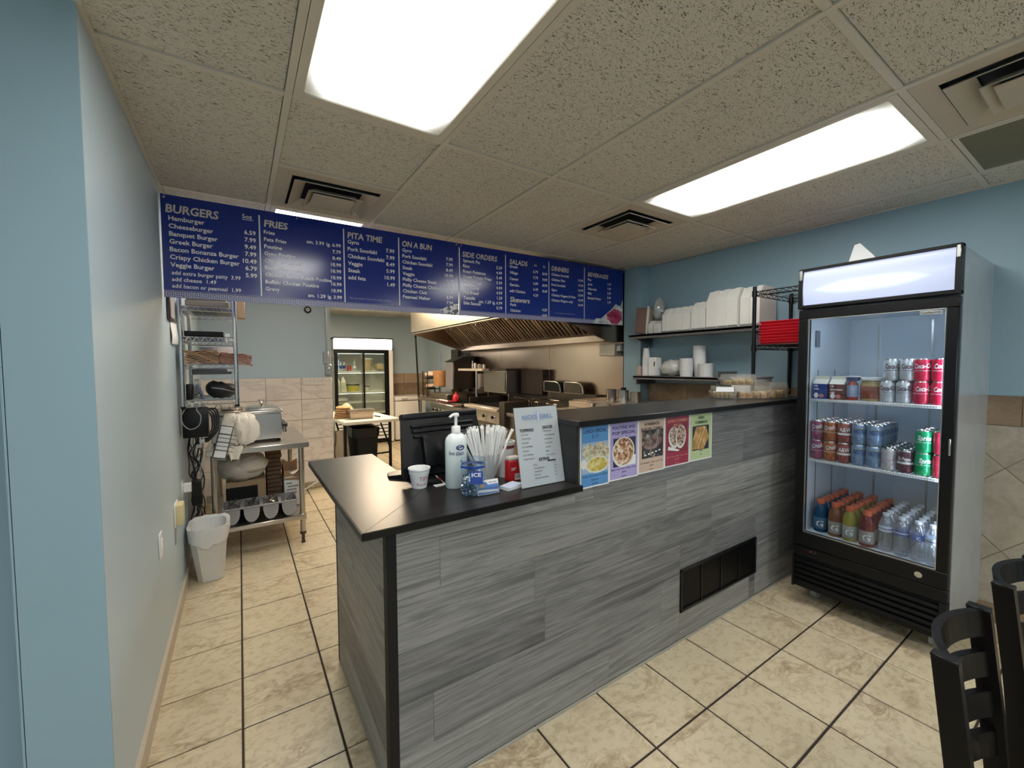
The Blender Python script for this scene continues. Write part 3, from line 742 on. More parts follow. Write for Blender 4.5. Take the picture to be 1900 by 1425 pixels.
# ================================================================ left aisle: fixtures, shelf unit, prep table and what stands on it
m_kraft = P('kraft_paper', (.36, .22, .12), .7, var=.14, sc=18)
m_kraft_r = P('reddish_kraft_paper', (.40, .19, .13), .7, var=.14, sc=18)
m_card = P('cardboard', (.40, .28, .17), .75, var=.1, sc=14)
m_cream_p = P('aged_cream_plastic', (.66, .58, .33), .4, var=.04)
m_rubber = P('black_cable_rubber', (.015, .015, .016), .55, var=.2)
m_greycable = P('grey_cable', (.33, .33, .33), .5)
m_cloth = P('cream_cotton_cloth', (.78, .72, .62), .85, var=.06, sc=25, bump=.2, bsc=160)
m_liner = P('white_bin_liner', (.74, .74, .73), .4, var=.06, sc=20)
m_bagfilm = P('milky_plastic_bag', (.62, .58, .52), .35, var=.12, sc=9)
m_greyplastic = P('grey_plastic', (.36, .36, .37), .4, var=.05)
m_red = P('red_plastic', (.52, .012, .02), .4, var=.08)
m_bluegrey = P('blue_grey_screen', (.12, .16, .26), .3)

# wall plates
t = thing('wall_jack_box', 'aged cream plastic box on the left wall above the waste bin', 'wall box', (-.34, 3.09, .535))
MB().rbox(-.339, 3.05, .535, -.300, 3.16, .655, .008, 2).build('cover', m_cream_p, t)
MB().rbox(-.3395, 3.035, .528, -.333, 3.172, .664, .003, 1).build('wall_plate', m_whiteplastic, t)
MB().tube([(-.336, 3.05, .54), (-.336, 3.045, .45), (-.337, 3.04, .43)], .003, 5).build('cord', m_greycable, t)
t = thing('switch_plate', 'flat white switch plate on the left wall, nearest the viewer', 'switch', (-.34, 2.53, .55))
MB().rbox(-.3395, 2.495, .555, -.3335, 2.57, .675, .003, 1).build('plate', m_whiteplastic, t)
MB().rbox(-.334, 2.515, .585, -.330, 2.55, .645, .002, 1).build('rocker', m_paper, t)
t = thing('wall_outlet', 'white wall outlet with adaptor plugged in, low on the left wall', 'outlet', (-.34, 3.46, .6))
MB().rbox(-.3395, 3.42, .59, -.334, 3.50, .71, .003, 1).build('plate', m_whiteplastic, t)
MB().rbox(-.334, 3.435, .63, -.285, 3.485, .69, .006, 1).build('plug', m_whiteplastic, t)
MB().rbox(-.285, 3.43, .60, -.235, 3.49, .70, .006, 1).build('adaptor', m_black, t)

# ---- chrome wire shelf unit end-on to us
SXL, SXR, SYF, SYB = -.312, -.018, 3.42, 4.02
su = thing('wire_shelf_unit', 'narrow chrome wire shelf unit against the left wall above the prep table', 'shelf unit', (-.165, 3.72, 1.2))
for x in (SXL, SXR):
    for y in (SYF, SYB):
        b = MB().cyl((x, y, 1.19), (x, y, 2.05), .0125, n=10)
        for k in range(28): b.cyl((x, y, 1.21+k*.03), (x, y, 1.212+k*.03), .0131, n=10, cap=False)
        o = b.build('post', m_chrome, su)
        MB().cyl((x, y, 1.185), (x, y, 1.20), .014, n=10).build('post_cap', m_black, su)
def wire_shelf(par, x0, x1, y0, y1, z, mat, h=.035, nw=16, name='wire_shelf', longy=False, tr=9):
    b = MB()
    for zz in (z, z-h):
        b.tube([(x0, y0, zz), (x1, y0, zz)], .0035, 5); b.tube([(x0, y1, zz), (x1, y1, zz)], .0035, 5)
        b.tube([(x0, y0, zz), (x0, y1, zz)], .0035, 5); b.tube([(x1, y0, zz), (x1, y1, zz)], .0035, 5)
    o = b.build(name, mat, par)
    g = MB()
    def zig(p, q, n):
        for i in range(n):
            a = Vector(p).lerp(Vector(q), i/n); c = Vector(p).lerp(Vector(q), (i+1)/n); m = (a+c)/2
            g.tube([a+Vector((0, 0, 0)), m-Vector((0, 0, h))], .002, 4, False); g.tube([m-Vector((0, 0, h)), c], .002, 4, False)
    nx = tr if not longy else max(4, tr//2)
    zig((x0, y0, z), (x1, y0, z), nx); zig((x0, y1, z), (x1, y1, z), nx)
    zig((x0, y0, z), (x0, y1, z), tr); zig((x1, y0, z), (x1, y1, z), tr)
    g.build('truss_wire', mat, o)
    g = MB()
    for i in range(1, nw):
        if longy: xx = x0+(x1-x0)*i/nw; g.tube([(xx, y0, z+.001), (xx, y1, z+.001)], .0017, 4, False)
        else: yy = y0+(y1-y0)*i/nw; g.tube([(x0, yy, z+.001), (x1, yy, z+.001)], .0017, 4, False)
    for i in (1, 2): 
        if longy: yy = y0+(y1-y0)*i/3; g.tube([(x0, yy, z-.003), (x1, yy, z-.003)], .0025, 4, False)
        else: xx = x0+(x1-x0)*i/3; g.tube([(xx, y0, z-.003), (xx, y1, z-.003)], .0025, 4, False)
    g.build('deck_wire', mat, o)
    return o
for z in (1.235, 1.475, 1.655, 1.855): wire_shelf(su, SXL, SXR, SYF, SYB, z, m_chrome, .028, 22, tr=7)
# things on it
solo(MB().rbox(-.285, 3.45, 1.862, -.045, 3.95, 1.90, .004, 1).rbox(-.28, 3.46, 1.903, -.06, 3.93, 1.935, .004, 1), 'flat_boxes', P('grey_brown_card', (.30, .26, .22), .7), 'flat grey-brown cartons on the top shelf of the wire unit', 'carton')
solo(MB().rbox(-.003, 3.50, 1.80, .045, 3.60, 1.93, .003, 1), 'narrow_carton', m_card, 'narrow tan carton hanging at the right edge of the top wire shelf', 'carton')
t = thing('black_tray', 'shallow black tray on the second wire shelf from the top', 'tray', (-.19, 3.6, 1.661))
b = MB().rbox(-.295, 3.44, 1.661, -.085, 3.90, 1.668, .003, 1); b.build('base', m_blackmatte, t)
b = MB().box(-.295, 3.44, 1.668, -.290, 3.90, 1.695).box(-.09, 3.44, 1.668, -.085, 3.90, 1.695).box(-.29, 3.44, 1.668, -.09, 3.445, 1.695).box(-.29, 3.895, 1.668, -.09, 3.90, 1.695); b.build('rim', m_blackmatte, t)
t = thing('power_adaptor', 'white power adaptor at the right end of the second wire shelf', 'adaptor', (-.06, 3.47, 1.661))
MB().rbox(-.078, 3.44, 1.6575, -.048, 3.50, 1.683, .004, 1).build('body', m_whiteplastic, t)
MB().tube([(-.065, 3.44, 1.665), (-.068, 3.41, 1.65), (-.066, 3.405, 1.62)], .0025, 5).build('cord', m_whiteplastic, t)
for i, (xa, xb) in enumerate(((-.235, -.145), (-.137, -.03))):
    solo(MB().rbox(xa, 3.72, 1.481, xb, 3.95, 1.60, .003, 1), 'white_carton', m_paper, ('left', 'right')[i]+' one of two white cartons behind the kraft bags on the wire unit', 'carton', 'white cartons behind the kraft bags')
def bag_pack(x0, x1, y0, y1, z, n, mat, label, seed, tilt=0):
    g = random.Random(seed); t = thing('paper_bag_bundle', label, 'paper bags', ((x0+x1)/2, (y0+y1)/2, z)); h = .0088
    for i in range(n):
        dx = g.uniform(-.006, .006); dz = tilt*(i/n)
        b = MB(); zz = z+i*h
        def f(u, v, zz=zz, dx=dx): return (x0+(x1-x0)*u+dx, y0+(y1-y0)*v, zz+.0025*sin(u*9+i)+.002*sin(u*23+i*2)-tilt*u*u)
        def f2(u, v, zz=zz, dx=dx): p = f(u, v); return (p[0], p[1], p[2]+h*.62)
        nu = 10
        v = [f(k/nu, j) for j in (0, 1) for k in range(nu+1)]+[f2(k/nu, j) for j in (0, 1) for k in range(nu+1)]
        m = nu+1; F = []
        for k in range(nu):
            F += [(k, m+k, m+k+1, k+1), (2*m+k, 2*m+k+1, 3*m+k+1, 3*m+k), (k, k+1, 2*m+k+1, 2*m+k), (m+k, 3*m+k, 3*m+k+1, m+k+1)]
        F += [(0, 2*m, 3*m, m), (nu, m+nu, 3*m+nu, 2*m+nu)]
        b.add(v, F); b.build('paper_bag', mat, t)
    return t
bag_pack(-.295, -.112, 3.430, 3.70, 1.482, 10, m_kraft, 'bundle of brown kraft paper bags on the third wire shelf', 1)
bag_pack(-.108, .075, 3.440, 3.70, 1.480, 9, m_kraft_r, 'bundle of reddish kraft paper bags sticking out right of the third wire shelf', 2, .018)
t = thing('under_shelf_printer', 'dark grey slim device under the third wire shelf', 'device', (-.16, 3.5, 1.40))
MB().rbox(-.265, 3.46, 1.408, -.045, 3.72, 1.444, .006, 2).build('body', P('dark_grey_plastic', (.06, .065, .07), .35), t)
MB().rbox(-.07, 3.455, 1.425, -.035, 3.50, 1.446, .003, 1).build('white_clip', m_whiteplastic, t)
MB().rbox(-.27, 3.47, 1.405, -.262, 3.50, 1.445, .002, 1).build('hanger', m_chrome, t)
t = thing('black_bag', 'soft black zip bag on the bottom wire shelf', 'bag', (-.1, 3.6, 1.24))
def fb(u, v):
    a = 2*pi*u; r = sin(pi*min(1, max(0, .02+.96*v)))**.25
    return (-.108+.092*r*cos(a)*(1+.05*sin(3*a)), 3.56+.12*r*sin(a), 1.243+.106*(v**.8)+.004*sin(5*a)-.012*cos(a)*v)
MB().grid(fb, 16, 8).build('body', P('black_nylon', (.01, .01, .011), .6, var=.3, sc=40, bump=.2), t)
MB().tube([(-.16, 3.455, 1.318), (-.10, 3.44, 1.308), (-.04, 3.45, 1.288), (-.018, 3.47, 1.28)], .003, 5).build('zip', m_greycable, t)
t = thing('tablet', 'blue-grey tablet leaning beside the black bag on the bottom wire shelf', 'tablet', (-.20, 3.5, 1.24))
b = MB(); b.X = Matrix.Translation((-.205, 3.50, 1.243))@Matrix.Rotation(radians(-20), 4, 'Y'); b.rbox(-.006, -.045, 0, .006, .045, .105, .003, 1); b.build('case', m_bluegrey, t)
b = MB(); b.X = Matrix.Translation((-.205, 3.50, 1.243))@Matrix.Rotation(radians(-20), 4, 'Y'); b.box(-.0075, -.040, .008, -.006, .040, .098); b.build('screen', m_black, t)
t = thing('phone_base', 'black and white phone base standing at the left of the bottom wire shelf', 'phone base', (-.27, 3.5, 1.24))
MB().rbox(-.298, 3.45, 1.241, -.262, 3.56, 1.345, .006, 2).build('body', m_black, t)
MB().rbox(-.262, 3.56, 1.241, -.238, 3.60, 1.375, .005, 1).build('cradle', m_whiteplastic, t)
MB().tube([(-.255, 3.46, 1.27), (-.23, 3.45, 1.285), (-.215, 3.455, 1.265), (-.235, 3.45, 1.25), (-.21, 3.45, 1.245)], .003, 5).build('cord', m_rubber, t)
# notice papers and frame on the wall
t = thing('wall_paper_notice', 'white sheet of paper hanging by the top left of the wire unit', 'paper', (-.325, 3.3, 1.6))
b = MB(); b.grid(lambda u, v: (-.333+.012*u+.004*sin(5*v), 3.20+.17*u, 1.60+.13*v), 4, 6); b.build('sheet', m_paper, t)
t = thing('wall_frame', 'dark narrow frame on the left wall under the menu board', 'frame', (-.335, 3.2, 1.75))
MB().rbox(-.339, 3.09, 1.735, -.322, 3.30, 1.90, .003, 1).build('frame', P('dark_brown_wood', (.05, .035, .028), .5), t)
MB().box(-.3225, 3.11, 1.75, -.3215, 3.28, 1.885).build('print', P('pale_grey_print', (.42, .40, .40), .5), t)

# ---- black power unit and its cables on the wall below the shelf
t = thing('power_unit', 'black power unit hanging on the left wall below the wire shelves', 'power unit', (-.26, 3.5, .98))
MB().rbox(-.325, 3.46, .985, -.185, 3.55, 1.185, .008, 2).build('body', m_black, t)
for x in (-.29, -.25, -.21): MB().rbox(x-.012, 3.47, 1.185, x+.012, 3.50, 1.215, .003, 1).build('plug', m_greyplastic, t)
b = MB(); b.tube(spl([(-.295, 3.455, 1.20), (-.325, 3.45, 1.14), (-.318, 3.45, 1.08), (-.28, 3.45, 1.045), (-.235, 3.45, 1.07), (-.225, 3.45, 1.13), (-.245, 3.45, 1.17), (-.24, 3.45, 1.2)]), .0035, 6); b.build('cable_loop', m_greycable, t)
g = random.Random(5)
t = thing('cable_bundle', 'tangle of black cables hanging between the left wall and the prep table', 'cables', (-.28, 3.78, .2))
for i in range(11):
    x = -.31+g.uniform(0, .07); y = 3.735+g.uniform(0, .10); pts = [(x, y, 1.02)]
    for k in range(1, 10): pts.append((min(-.245, max(-.328, x+g.uniform(-.035, .035))), y+g.uniform(-.03, .03), 1.0-k*.085))
    MB().tube(spl(pts, 4), g.choice((.004, .005, .0035)), 6).build('cable', m_rubber if i % 4 else m_greycable, t)
for i in range(4):
    x = -.19+.012*i; MB().tube(spl([(x-.02, 3.57, 1.17), (x+.015, 3.58, 1.12+.01*i), (x+.02, 3.585, 1.04), (x-.005, 3.59, .98), (x-.05, 3.60, .93)]), .005, 6).build('cable', m_rubber, t)
for i in range(3): MB().rbox(-.265+.02*i, 3.545, .90+.035*i, -.235+.02*i, 3.565, .925+.035*i, .004, 1).build('plug', m_whiteplastic if i else m_greyplastic, t)
MB().rbox(-.30, 3.56, .50, -.24, 3.62, .60, .006, 1).build('adaptor', m_black, t)

# ---- stainless prep table
TXa, TXb, TYa, TYb = -.225, .460, 3.735, 4.80
pt = thing('prep_table', 'stainless steel prep table with undershelf in the left aisle', 'table', (.12, 4.27, 0))
MB().rbox(TXa, TYa, .797, TXb, TYb, .840, .004, 1).build('tabletop', m_steel, pt)
for x in (TXa+.045, TXb-.055):
    for y in (TYa+.05, TYb-.05):
        l = MB().cyl((x, y, .09), (x, y, .797), .0205, n=14).build('leg', m_steel, pt)
        MB().cyl((x, y, .0), (x, y, .012), .017, n=12).cyl((x, y, .012), (x, y, .09), .0125, n=12).cyl((x, y, .075), (x, y, .095), .0235, n=12).build('foot', m_dsteel, l)
MB().rbox(TXa+.02, TYa+.015, .203, TXb-.03, TYb-.02, .238, .004, 1).build('undershelf', m_steel, pt)
for x in (TXa+.045, TXb-.055): MB().rbox(x-.026, TYa+.02, .195, x+.026, TYa+.08, .245, .004, 1).build('shelf_bracket', m_steel, pt)
# food warmer
fw = thing('food_warmer', 'stainless steel countertop food warmer on the prep table', 'food warmer', (.045, 4.15, .84))
MB().rbox(-.195, 3.93, .862, .285, 4.42, 1.075, .006, 1).build('body', m_steel, fw)
for x in (-.17, .26):
    for y in (3.95, 4.39): MB().cyl((x, y, .8405), (x, y, .864), .014, n=10).build('foot', m_black, fw)
MB().rbox(-.20, 3.92, 1.075, .292, 4.43, 1.096, .004, 1).build('top_rim', m_steel, fw)
MB().rbox(-.165, 3.96, 1.096, .02, 4.38, 1.106, .003, 1).build('pan_flange', m_steel_d, fw)
MB().lathe([(.0, 1.104), (.075, 1.108), (.08, 1.118), (.074, 1.122), (0, 1.118)], (-.06, 4.05, 0), 18, 1, .7).build('lid', m_steel_d, fw)
MB().rbox(.045, 3.97, 1.096, .255, 4.36, 1.114, .006, 2).build('lid', m_steel, fw)
k = MB().cyl((.15, 4.16, 1.112), (.15, 4.16, 1.14), .008, n=8).blob((.15, 4.16, 1.15), (.018, .012, .012)).build('lid_knob', m_chrome, fw)
MB().tube([(.14, 4.16, 1.15), (.132, 4.16, 1.175)], .006, 6).tube([(.16, 4.16, 1.15), (.168, 4.16, 1.175)], .006, 6).build('tap_handle', m_chrome, fw)
for x, y in ((-.15, 3.99), (-.06, 3.98)): MB().tube([(x-.012, y, 1.105), (x-.016, y, 1.145), (x, y-.004, 1.165), (x+.02, y, 1.15), (x+.028, y+.02, 1.11)], .0035, 6).build('ladle_handle', m_chrome, fw)
MB().rbox(.285, 3.97, .93, .305, 3.99, 1.02, .003, 1).build('bracket', m_chrome, fw)
MB().cyl((.29, 3.95, .97), (.325, 3.95, .97), .018, n=12).build('control_knob', m_black, fw)
MB().cyl((.305, 3.95, .91), (.305, 3.95, .955), .014, n=10).cyl((.302, 3.95, .955), (.302, 3.95, 1.0), .009, n=10).build('drain_tap', m_chrome, fw)
# cloth over its front
def cloth(u, v):
    a = u*2*pi; prof = [(.02, 1.09), (.06, 1.085), (.085, 1.06), (.10, 1.02), (.105, .96), (.095, .91), (.075, .87), (.03, .848)]
    k = v*(len(prof)-1); i = min(int(k), len(prof)-2); f = k-i
    r = prof[i][0]*(1-f)+prof[i+1][0]*f; z = prof[i][1]*(1-f)+prof[i+1][1]*f
    w = 1+.16*sin(5*a+3*v)+.10*sin(9*a-6*v)+.06*sin(17*a+11*v)
    return (-.02+r*w*cos(a)*1.15, 3.86+r*w*sin(a)*.55, z+.008*sin(7*a)+.006*sin(13*a+9*v))
t = thing('cloth', 'crumpled cream cloth hung over the front of the food warmer', 'cloth', (-.02, 3.86, .84))
MB().grid(cloth, 40, 22).build('folds', m_cloth, t)
b = MB(); b.grid(lambda u, v: (-.09+.10*u*(1-.55*v)+.02*v, 3.715+.004*sin(6*u), .87-.10*v-.03*abs(u-.5)+.006*sin(9*u)), 10, 8); b.build('hanging_corner', m_cloth, t)
# tilted wire napkin holder
t = thing('napkin_holder', 'tilted black wire holder of white paper slips at the front left of the prep table', 'napkin holder', (-.11, 3.70, .78))
X = Matrix.Translation((-.115, 3.695, .905))@Matrix.Rotation(radians(14), 4, 'Y')@Matrix.Rotation(radians(-8), 4, 'X')
def nb(x0, y0, z0, x1, y1, z1, m, n, r=.003): b = MB(); b.X = X; b.rbox(x0, y0, z0, x1, y1, z1, r, 1); return b.build(n, m, t)
for i in range(4): nb(-.036, -.012+.001*i, -.115+.058*i, .036, .016, -.063+.058*i, m_paper, 'paper_slip')
b = MB(); b.X = X
for z in (-.118, -.06, -.03, .0, .03, .06, .118): b.tube([(-.040, -.016, z), (.040, -.016, z), (.075, -.012, z-.004)] if abs(z) < .1 else [(-.04, -.016, z), (.04, -.016, z)], .0022, 5)
for x in (-.04, .04): b.tube([(x, -.016, -.12), (x, -.016, .12)], .0022, 5)
b.build('wire_frame', m_rubber, t)
nb(-.045, .016, -.13, .045, .020, .125, m_greyplastic, 'back_plate')
# undershelf contents
ZU = .238
def plate(label, nm, cat, fn): pass
tr = thing('cutlery_tray', 'grey cutlery tray with four rounded bins on the undershelf of the prep table', 'cutlery tray', (.11, 3.9, ZU))
b = MB(); x0, x1, y0, y1, z = -.145, .375, 3.775, 4.03, .372
b.rbox(x0, y0, z-.012, x1, y0+.014, z, .004, 1).rbox(x0, y1-.014, z-.012, x1, y1, z, .004, 1).rbox(x0, y0, z-.012, x0+.014, y1, z, .004, 1).rbox(x1-.014, y0, z-.012, x1, y1, z, .004, 1)
for i in range(1, 4): xx = x0+(x1-x0)*i/4; b.rbox(xx-.012, y0, z-.014, xx+.012, y1, z-.002, .003, 1)
b.build('rim', m_greyplastic, tr)
for i in range(4):
    cx = x0+(x1-x0)*(i+.5)/4; v = []; n = 10; R = .054
    b = MB(); b.grid(lambda u, w: (cx-R*cos(pi*u), y0+.012+(y1-y0-.024)*w, z-.010-.118*sin(pi*u)**.7), 12, 1)
    for yy in (y0+.012, y1-.012): b.add([(cx-R*cos(pi*k/12), yy, z-.010-.118*sin(pi*k/12)**.7) for k in range(13)], [tuple(range(13))])
    b.build('bin', m_greyplastic, tr)
g = random.Random(3)
for i in range(4):
    cx = x0+(x1-x0)*(i+.5)/4; b = MB()
    for k in range(9 if i != 3 else 3):
        a = g.uniform(-.5, .5); px = cx+g.uniform(-.025, .025); L = .085
        b.tube([(px-L*sin(a), 3.90-L*cos(a), z-.020+.004*k), (px+L*sin(a), 3.90+L*cos(a), z-.010+.0045*k)], .0035, 4)
        b.blob((px-L*sin(a), 3.90-L*cos(a), z-.018+.004*k), (.012, .02, .005), 6, 4)
    o = solo(b, 'cutlery', m_chrome if i % 2 else m_steel, ('dull metal cutlery in the leftmost bin of the grey tray', 'shiny cutlery in the second bin from the left of the grey tray', 'mixed spoons and forks in the third bin from the left of the grey tray', 'few pieces of cutlery in the rightmost bin of the grey tray')[i], 'cutlery'); o['kind'] = 'stuff'
t = thing('plastic_bag', 'large milky plastic bag on boxes under the prep table', 'plastic bag', (0, 4.0, .52))
b = MB(); b.blob((.0, 4.10, .635), (.185, .16, .118), 22, 14, .07, 4); b.build('body', m_bagfilm, t)
b = MB(); b.blob((.06, 3.99, .66), (.11, .07, .07), 16, 10, .10, 9); b.build('fold', m_bagfilm, t)
solo(MB().rbox(-.12, 4.05, ZU, .16, 4.36, .515, .004, 1), 'brown_carton', m_card, 'brown cardboard box under the milky plastic bag', 'carton')
t = thing('black_box', 'black box on the undershelf behind the cutlery tray', 'box', (0, 4.04, ZU)); MB().rbox(-.12, 4.035, ZU+.002, .10, 4.048, .47, .003, 1).build('front', m_blackmatte, t); 
t = thing('cardboard_stack', 'stack of dark flattened cardboard under the prep table', 'cardboard', (.22, 4.15, ZU))
for i in range(14): MB().rbox(.17+.003*(i % 2), 4.09, ZU+.001+i*.036, .285-.004*(i % 3), 4.40, ZU+.033+i*.036, .003, 1).build('cardboard_sheet', P('dark_cardboard', (.12, .07, .04), .75, var=.2, sc=14), t)
t = thing('grocery_bag', 'white printed paper bag with torn kraft top standing under the prep table', 'paper bag', (.335, 4.2, ZU))
MB().rbox(.295, 4.05, ZU+.001, .425, 4.32, .50, .006, 1).build('bag', m_paper, t)
b = MB(); b.grid(lambda u, v: (.297+.126*u, 4.05+.01*sin(5*u), .495+.055*v*(.75+.35*sin(7*u+1))), 10, 3)
b.grid(lambda u, v: (.297+.126*u, 4.30+.01*sin(4*u), .495+.12*v*(.85+.15*sin(5*u+2))), 10, 3); b.grid(lambda u, v: (.297, 4.05+.25*u, .495+(.055+.06*u)*v), 4, 3); b.build('torn_top', m_kraft, t)
b = MB(); b.quad((.295, 4.0485, .49), (.425, 4.0485, .49), (.425, 4.0485, .46), (.295, 4.0485, .475)); b.build('kraft_band', m_kraft, t)
b = MB(); g = random.Random(8)
for r in range(7):
    x_ = .312+.01*(r % 2); w_ = .045+.008*(r*5 % 6); z_ = .435-.028*r; b.quad((x_, 4.0487, z_), (x_+w_, 4.0487, z_), (x_+w_, 4.0487, z_+.014), (x_, 4.0487, z_+.014))
b.build('printing', P('grey_print', (.30, .30, .31), .6), t)
# waste bin with liner
t = thing('waste_bin', 'small white waste bin with white liner against the left wall', 'waste bin', (-.205, 3.55, 0))
def binring(z, x0, x1, y0, y1, r): return [(x0+r, y0, z), (x1-r, y0, z), (x1, y0+r, z), (x1, y1-r, z), (x1-r, y1, z), (x0+r, y1, z), (x0, y1-r, z), (x0, y0+r, z)]
def loft(b, rings, caps=(True, False), smooth=True):
    n = len(rings[0]); v = [p for r in rings for p in r]; f = []
    for k in range(len(rings)-1):
        for i in range(n): f.append((k*n+i, k*n+(i+1) % n, (k+1)*n+(i+1) % n, (k+1)*n+i))
    b.add(v, f, smooth)
    if caps[0]: b.add(rings[0], [tuple(range(n))[::-1]])
    if caps[1]: b.add(rings[-1], [tuple(range(n))])
    return b
b = MB(); loft(b, [binring(.002, -.272, -.130, 3.43, 3.64, .03), binring(.02, -.275, -.127, 3.425, 3.645, .03), binring(.36, -.318, -.098, 3.39, 3.70, .04), binring(.37, -.322, -.094, 3.386, 3.704, .04), binring(.36, -.314, -.102, 3.396, 3.694, .04), binring(.05, -.27, -.135, 3.435, 3.635, .03)]); b.build('body', P('white_bin_plastic', (.70, .69, .66), .42, var=.03), t)
b = MB(); g = random.Random(2)
def lr(z, k, am):
    x0, x1, y0, y1 = -.326-k+.0, -.090+k, 3.382-k, 3.708+k; pts = []
    cx, cy = (x0+x1)/2, (y0+y1)/2
    for i in range(28):
        a = 2*pi*i/28; rx = (x1-x0)/2; ry = (y1-y0)/2; q = (abs(cos(a))**3.4+abs(sin(a))**3.4)**(-1/3.4)
        pts.append((cx+rx*q*cos(a)*(1+g.uniform(-am, am)*.4), cy+ry*q*sin(a)*(1+g.uniform(-am, am)*.4), z+g.uniform(-am, am)*.25))
    return pts
def sq(z, x0, x1, y0, y1):
    cx, cy, rx, ry = (x0+x1)/2, (y0+y1)/2, (x1-x0)/2, (y1-y0)/2; o = []
    for i in range(28): a = 2*pi*i/28; q = (abs(cos(a))**3.4+abs(sin(a))**3.4)**(-1/3.4); o.append((cx+rx*q*cos(a), cy+ry*q*sin(a), z))
    return o
low = [(x, y, z-.045*max(0, -sin(2*pi*i/28))**1.5) for i, (x, y, z) in enumerate(lr(.30, -.004, .06))]
loft(b, [low, lr(.325, 0, .06), lr(.355, .004, .05), lr(.378, .003, .03), sq(.368, -.308, -.108, 3.402, 3.688), sq(.22, -.29, -.125, 3.42, 3.665), sq(.06, -.262, -.142, 3.445, 3.625)], (False, True)); b.build('liner', m_liner, t)

# back wall bits: charm, conduit with switch box, hook rail, white cord
t = thing('eye_charm', 'small round black and white eye charm under the menu board', 'charm', (.692, 5.43, 2.09))
MB().lathe([(0, -.012), (.034, -.010), (.040, 0), (.040, .008)], (.692, 5.421, 2.122), 18, axis='y').build('disc', m_black, t)
MB().lathe([(0, -.0145), (.020, -.0135), (.020, -.008)], (.692, 5.421, 2.122), 16, axis='y').build('white_ring', m_paper, t)
MB().lathe([(0, -.0165), (.008, -.0155), (.008, -.010)], (.692, 5.421, 2.122), 12, axis='y').build('pupil', m_black, t)
t = thing('electrical_conduit', 'grey electrical conduit with switch box at the corner of the marble-tiled wall', 'conduit', (.87, 5.42, 1.36))
m_galv = P('galvanised_metal', (.42, .42, .38), .45, .8, var=.12)
MB().cyl((.885, 5.415, 1.60), (.885, 5.415, ZC), .009, n=10).build('pipe', m_galv, t)
MB().rbox(.845, 5.385, 1.49, .905, 5.43, 1.63, .003, 1).build('junction_box', m_galv, t)
MB().rbox(.86, 5.37, 1.36, .930, 5.43, 1.48, .004, 1).build('switch_box', m_galv, t)
MB().rbox(.885, 5.355, 1.41, .905, 5.372, 1.44, .003, 1).build('switch_lever', m_alu, t)
MB().cyl((.885, 5.415, 2.08), (.885, 5.415, 2.10), .013, n=10).build('coupling', m_galv, t)
t = thing('hook_rail', 'pale plate with small numerals on the top row of marble tiles', 'plate', (.74, 5.41, 1.24))
MB().rbox(.615, 5.406, 1.235, .862, 5.4165, 1.325, .003, 1).build('plate', P('pale_plate', (.74, .68, .60), .5), t)
b = MB()
for i, c in enumerate('17475'): b.text(c, .030, (.650+.042*i, 5.4055, 1.275), bold=.02)
b.build('numerals', m_greyplastic, t)
o = solo(MB().tube([(.36, 5.30, .006), (.50, 5.28, .008), (.62, 5.33, .03), (.72, 5.37, .075), (.86, 5.40, .12), (.92, 5.40, .15)], .007, 6), 'extension_lead', m_whiteplastic, 'white cord lying along the foot of the marble-tiled wall', 'cord')
# ================================================================ kitchen behind the menu board
m_warmlamp = EMIT('warm_lamp_globe', (1.0, .60, .30), 34)
m_copper = steel('warm_brushed_steel', (.42, .335, .275), .24, (1, 60, 1))
m_hoodsteel = steel('hood_panel_steel', (.66, .60, .50), .34, (1, 1, 60))
# steel splashback sheets
for i, (a, c) in enumerate(((3.035, 4.30), (4.303, 5.50), (5.503, 6.62))):
    solo(MB().rbox(3.415, a, .80, 3.438, c, 1.735, .002, 1), 'splashback_sheet', m_copper, ('nearest', 'middle', 'farthest')[i]+' stainless splashback sheet under the exhaust hood', 'splashback', 'stainless splashback sheets')
# exhaust hood
HX0, HX1, HY0, HY1 = 2.30, 3.436, 3.04, 6.42
hd = thing('exhaust_hood', 'large stainless exhaust hood with dark baffle filters over the cooking line', 'hood', (2.9, 4.7, 1.7))
MB().rbox(HX0, HY0, 1.965, HX0+.025, HY1, ZC-.02, .003, 1).rbox(HX0, HY0, 1.955, HX0+.05, HY1, 1.985, .003, 1).build('front_panel', m_hoodsteel, hd)
side = [(HX0+.001, ZC-.02), (HX0+.001, 1.958), (HX0+.06, 1.95), (3.20, 1.70), (HX1, 1.70), (HX1, ZC-.02)]
for y in (HY1-.022, HY0+.001): MB().prism(side, y, y+.021, 'y').build('end_panel', m_copper, hd)
MB().box(HX0+.03, HY0+.03, ZC-.045, HX1, HY1-.03, ZC-.03).build('inner_top', m_steel_d, hd)
MB().rbox(3.16, HY0+.03, 1.70, HX1-.002, HY1-.03, 1.775, .006, 1).build('grease_gutter', m_copper, hd)
fx0, fz0, fx1, fz1 = 2.66, 2.25, 3.17, 1.785
L = sqrt((fx1-fx0)**2+(fz1-fz0)**2); dx, dz = (fx1-fx0)/L, (fz1-fz0)/L; nx, nz = -dz, dx   # normal facing down and forward
if nz > 0: nx, nz = -nx, -nz
nf = 7; base_f = None
m_baffle = P('greasy_baffle_steel', (.44, .36, .28), .36, .75, var=.3, sc=5)
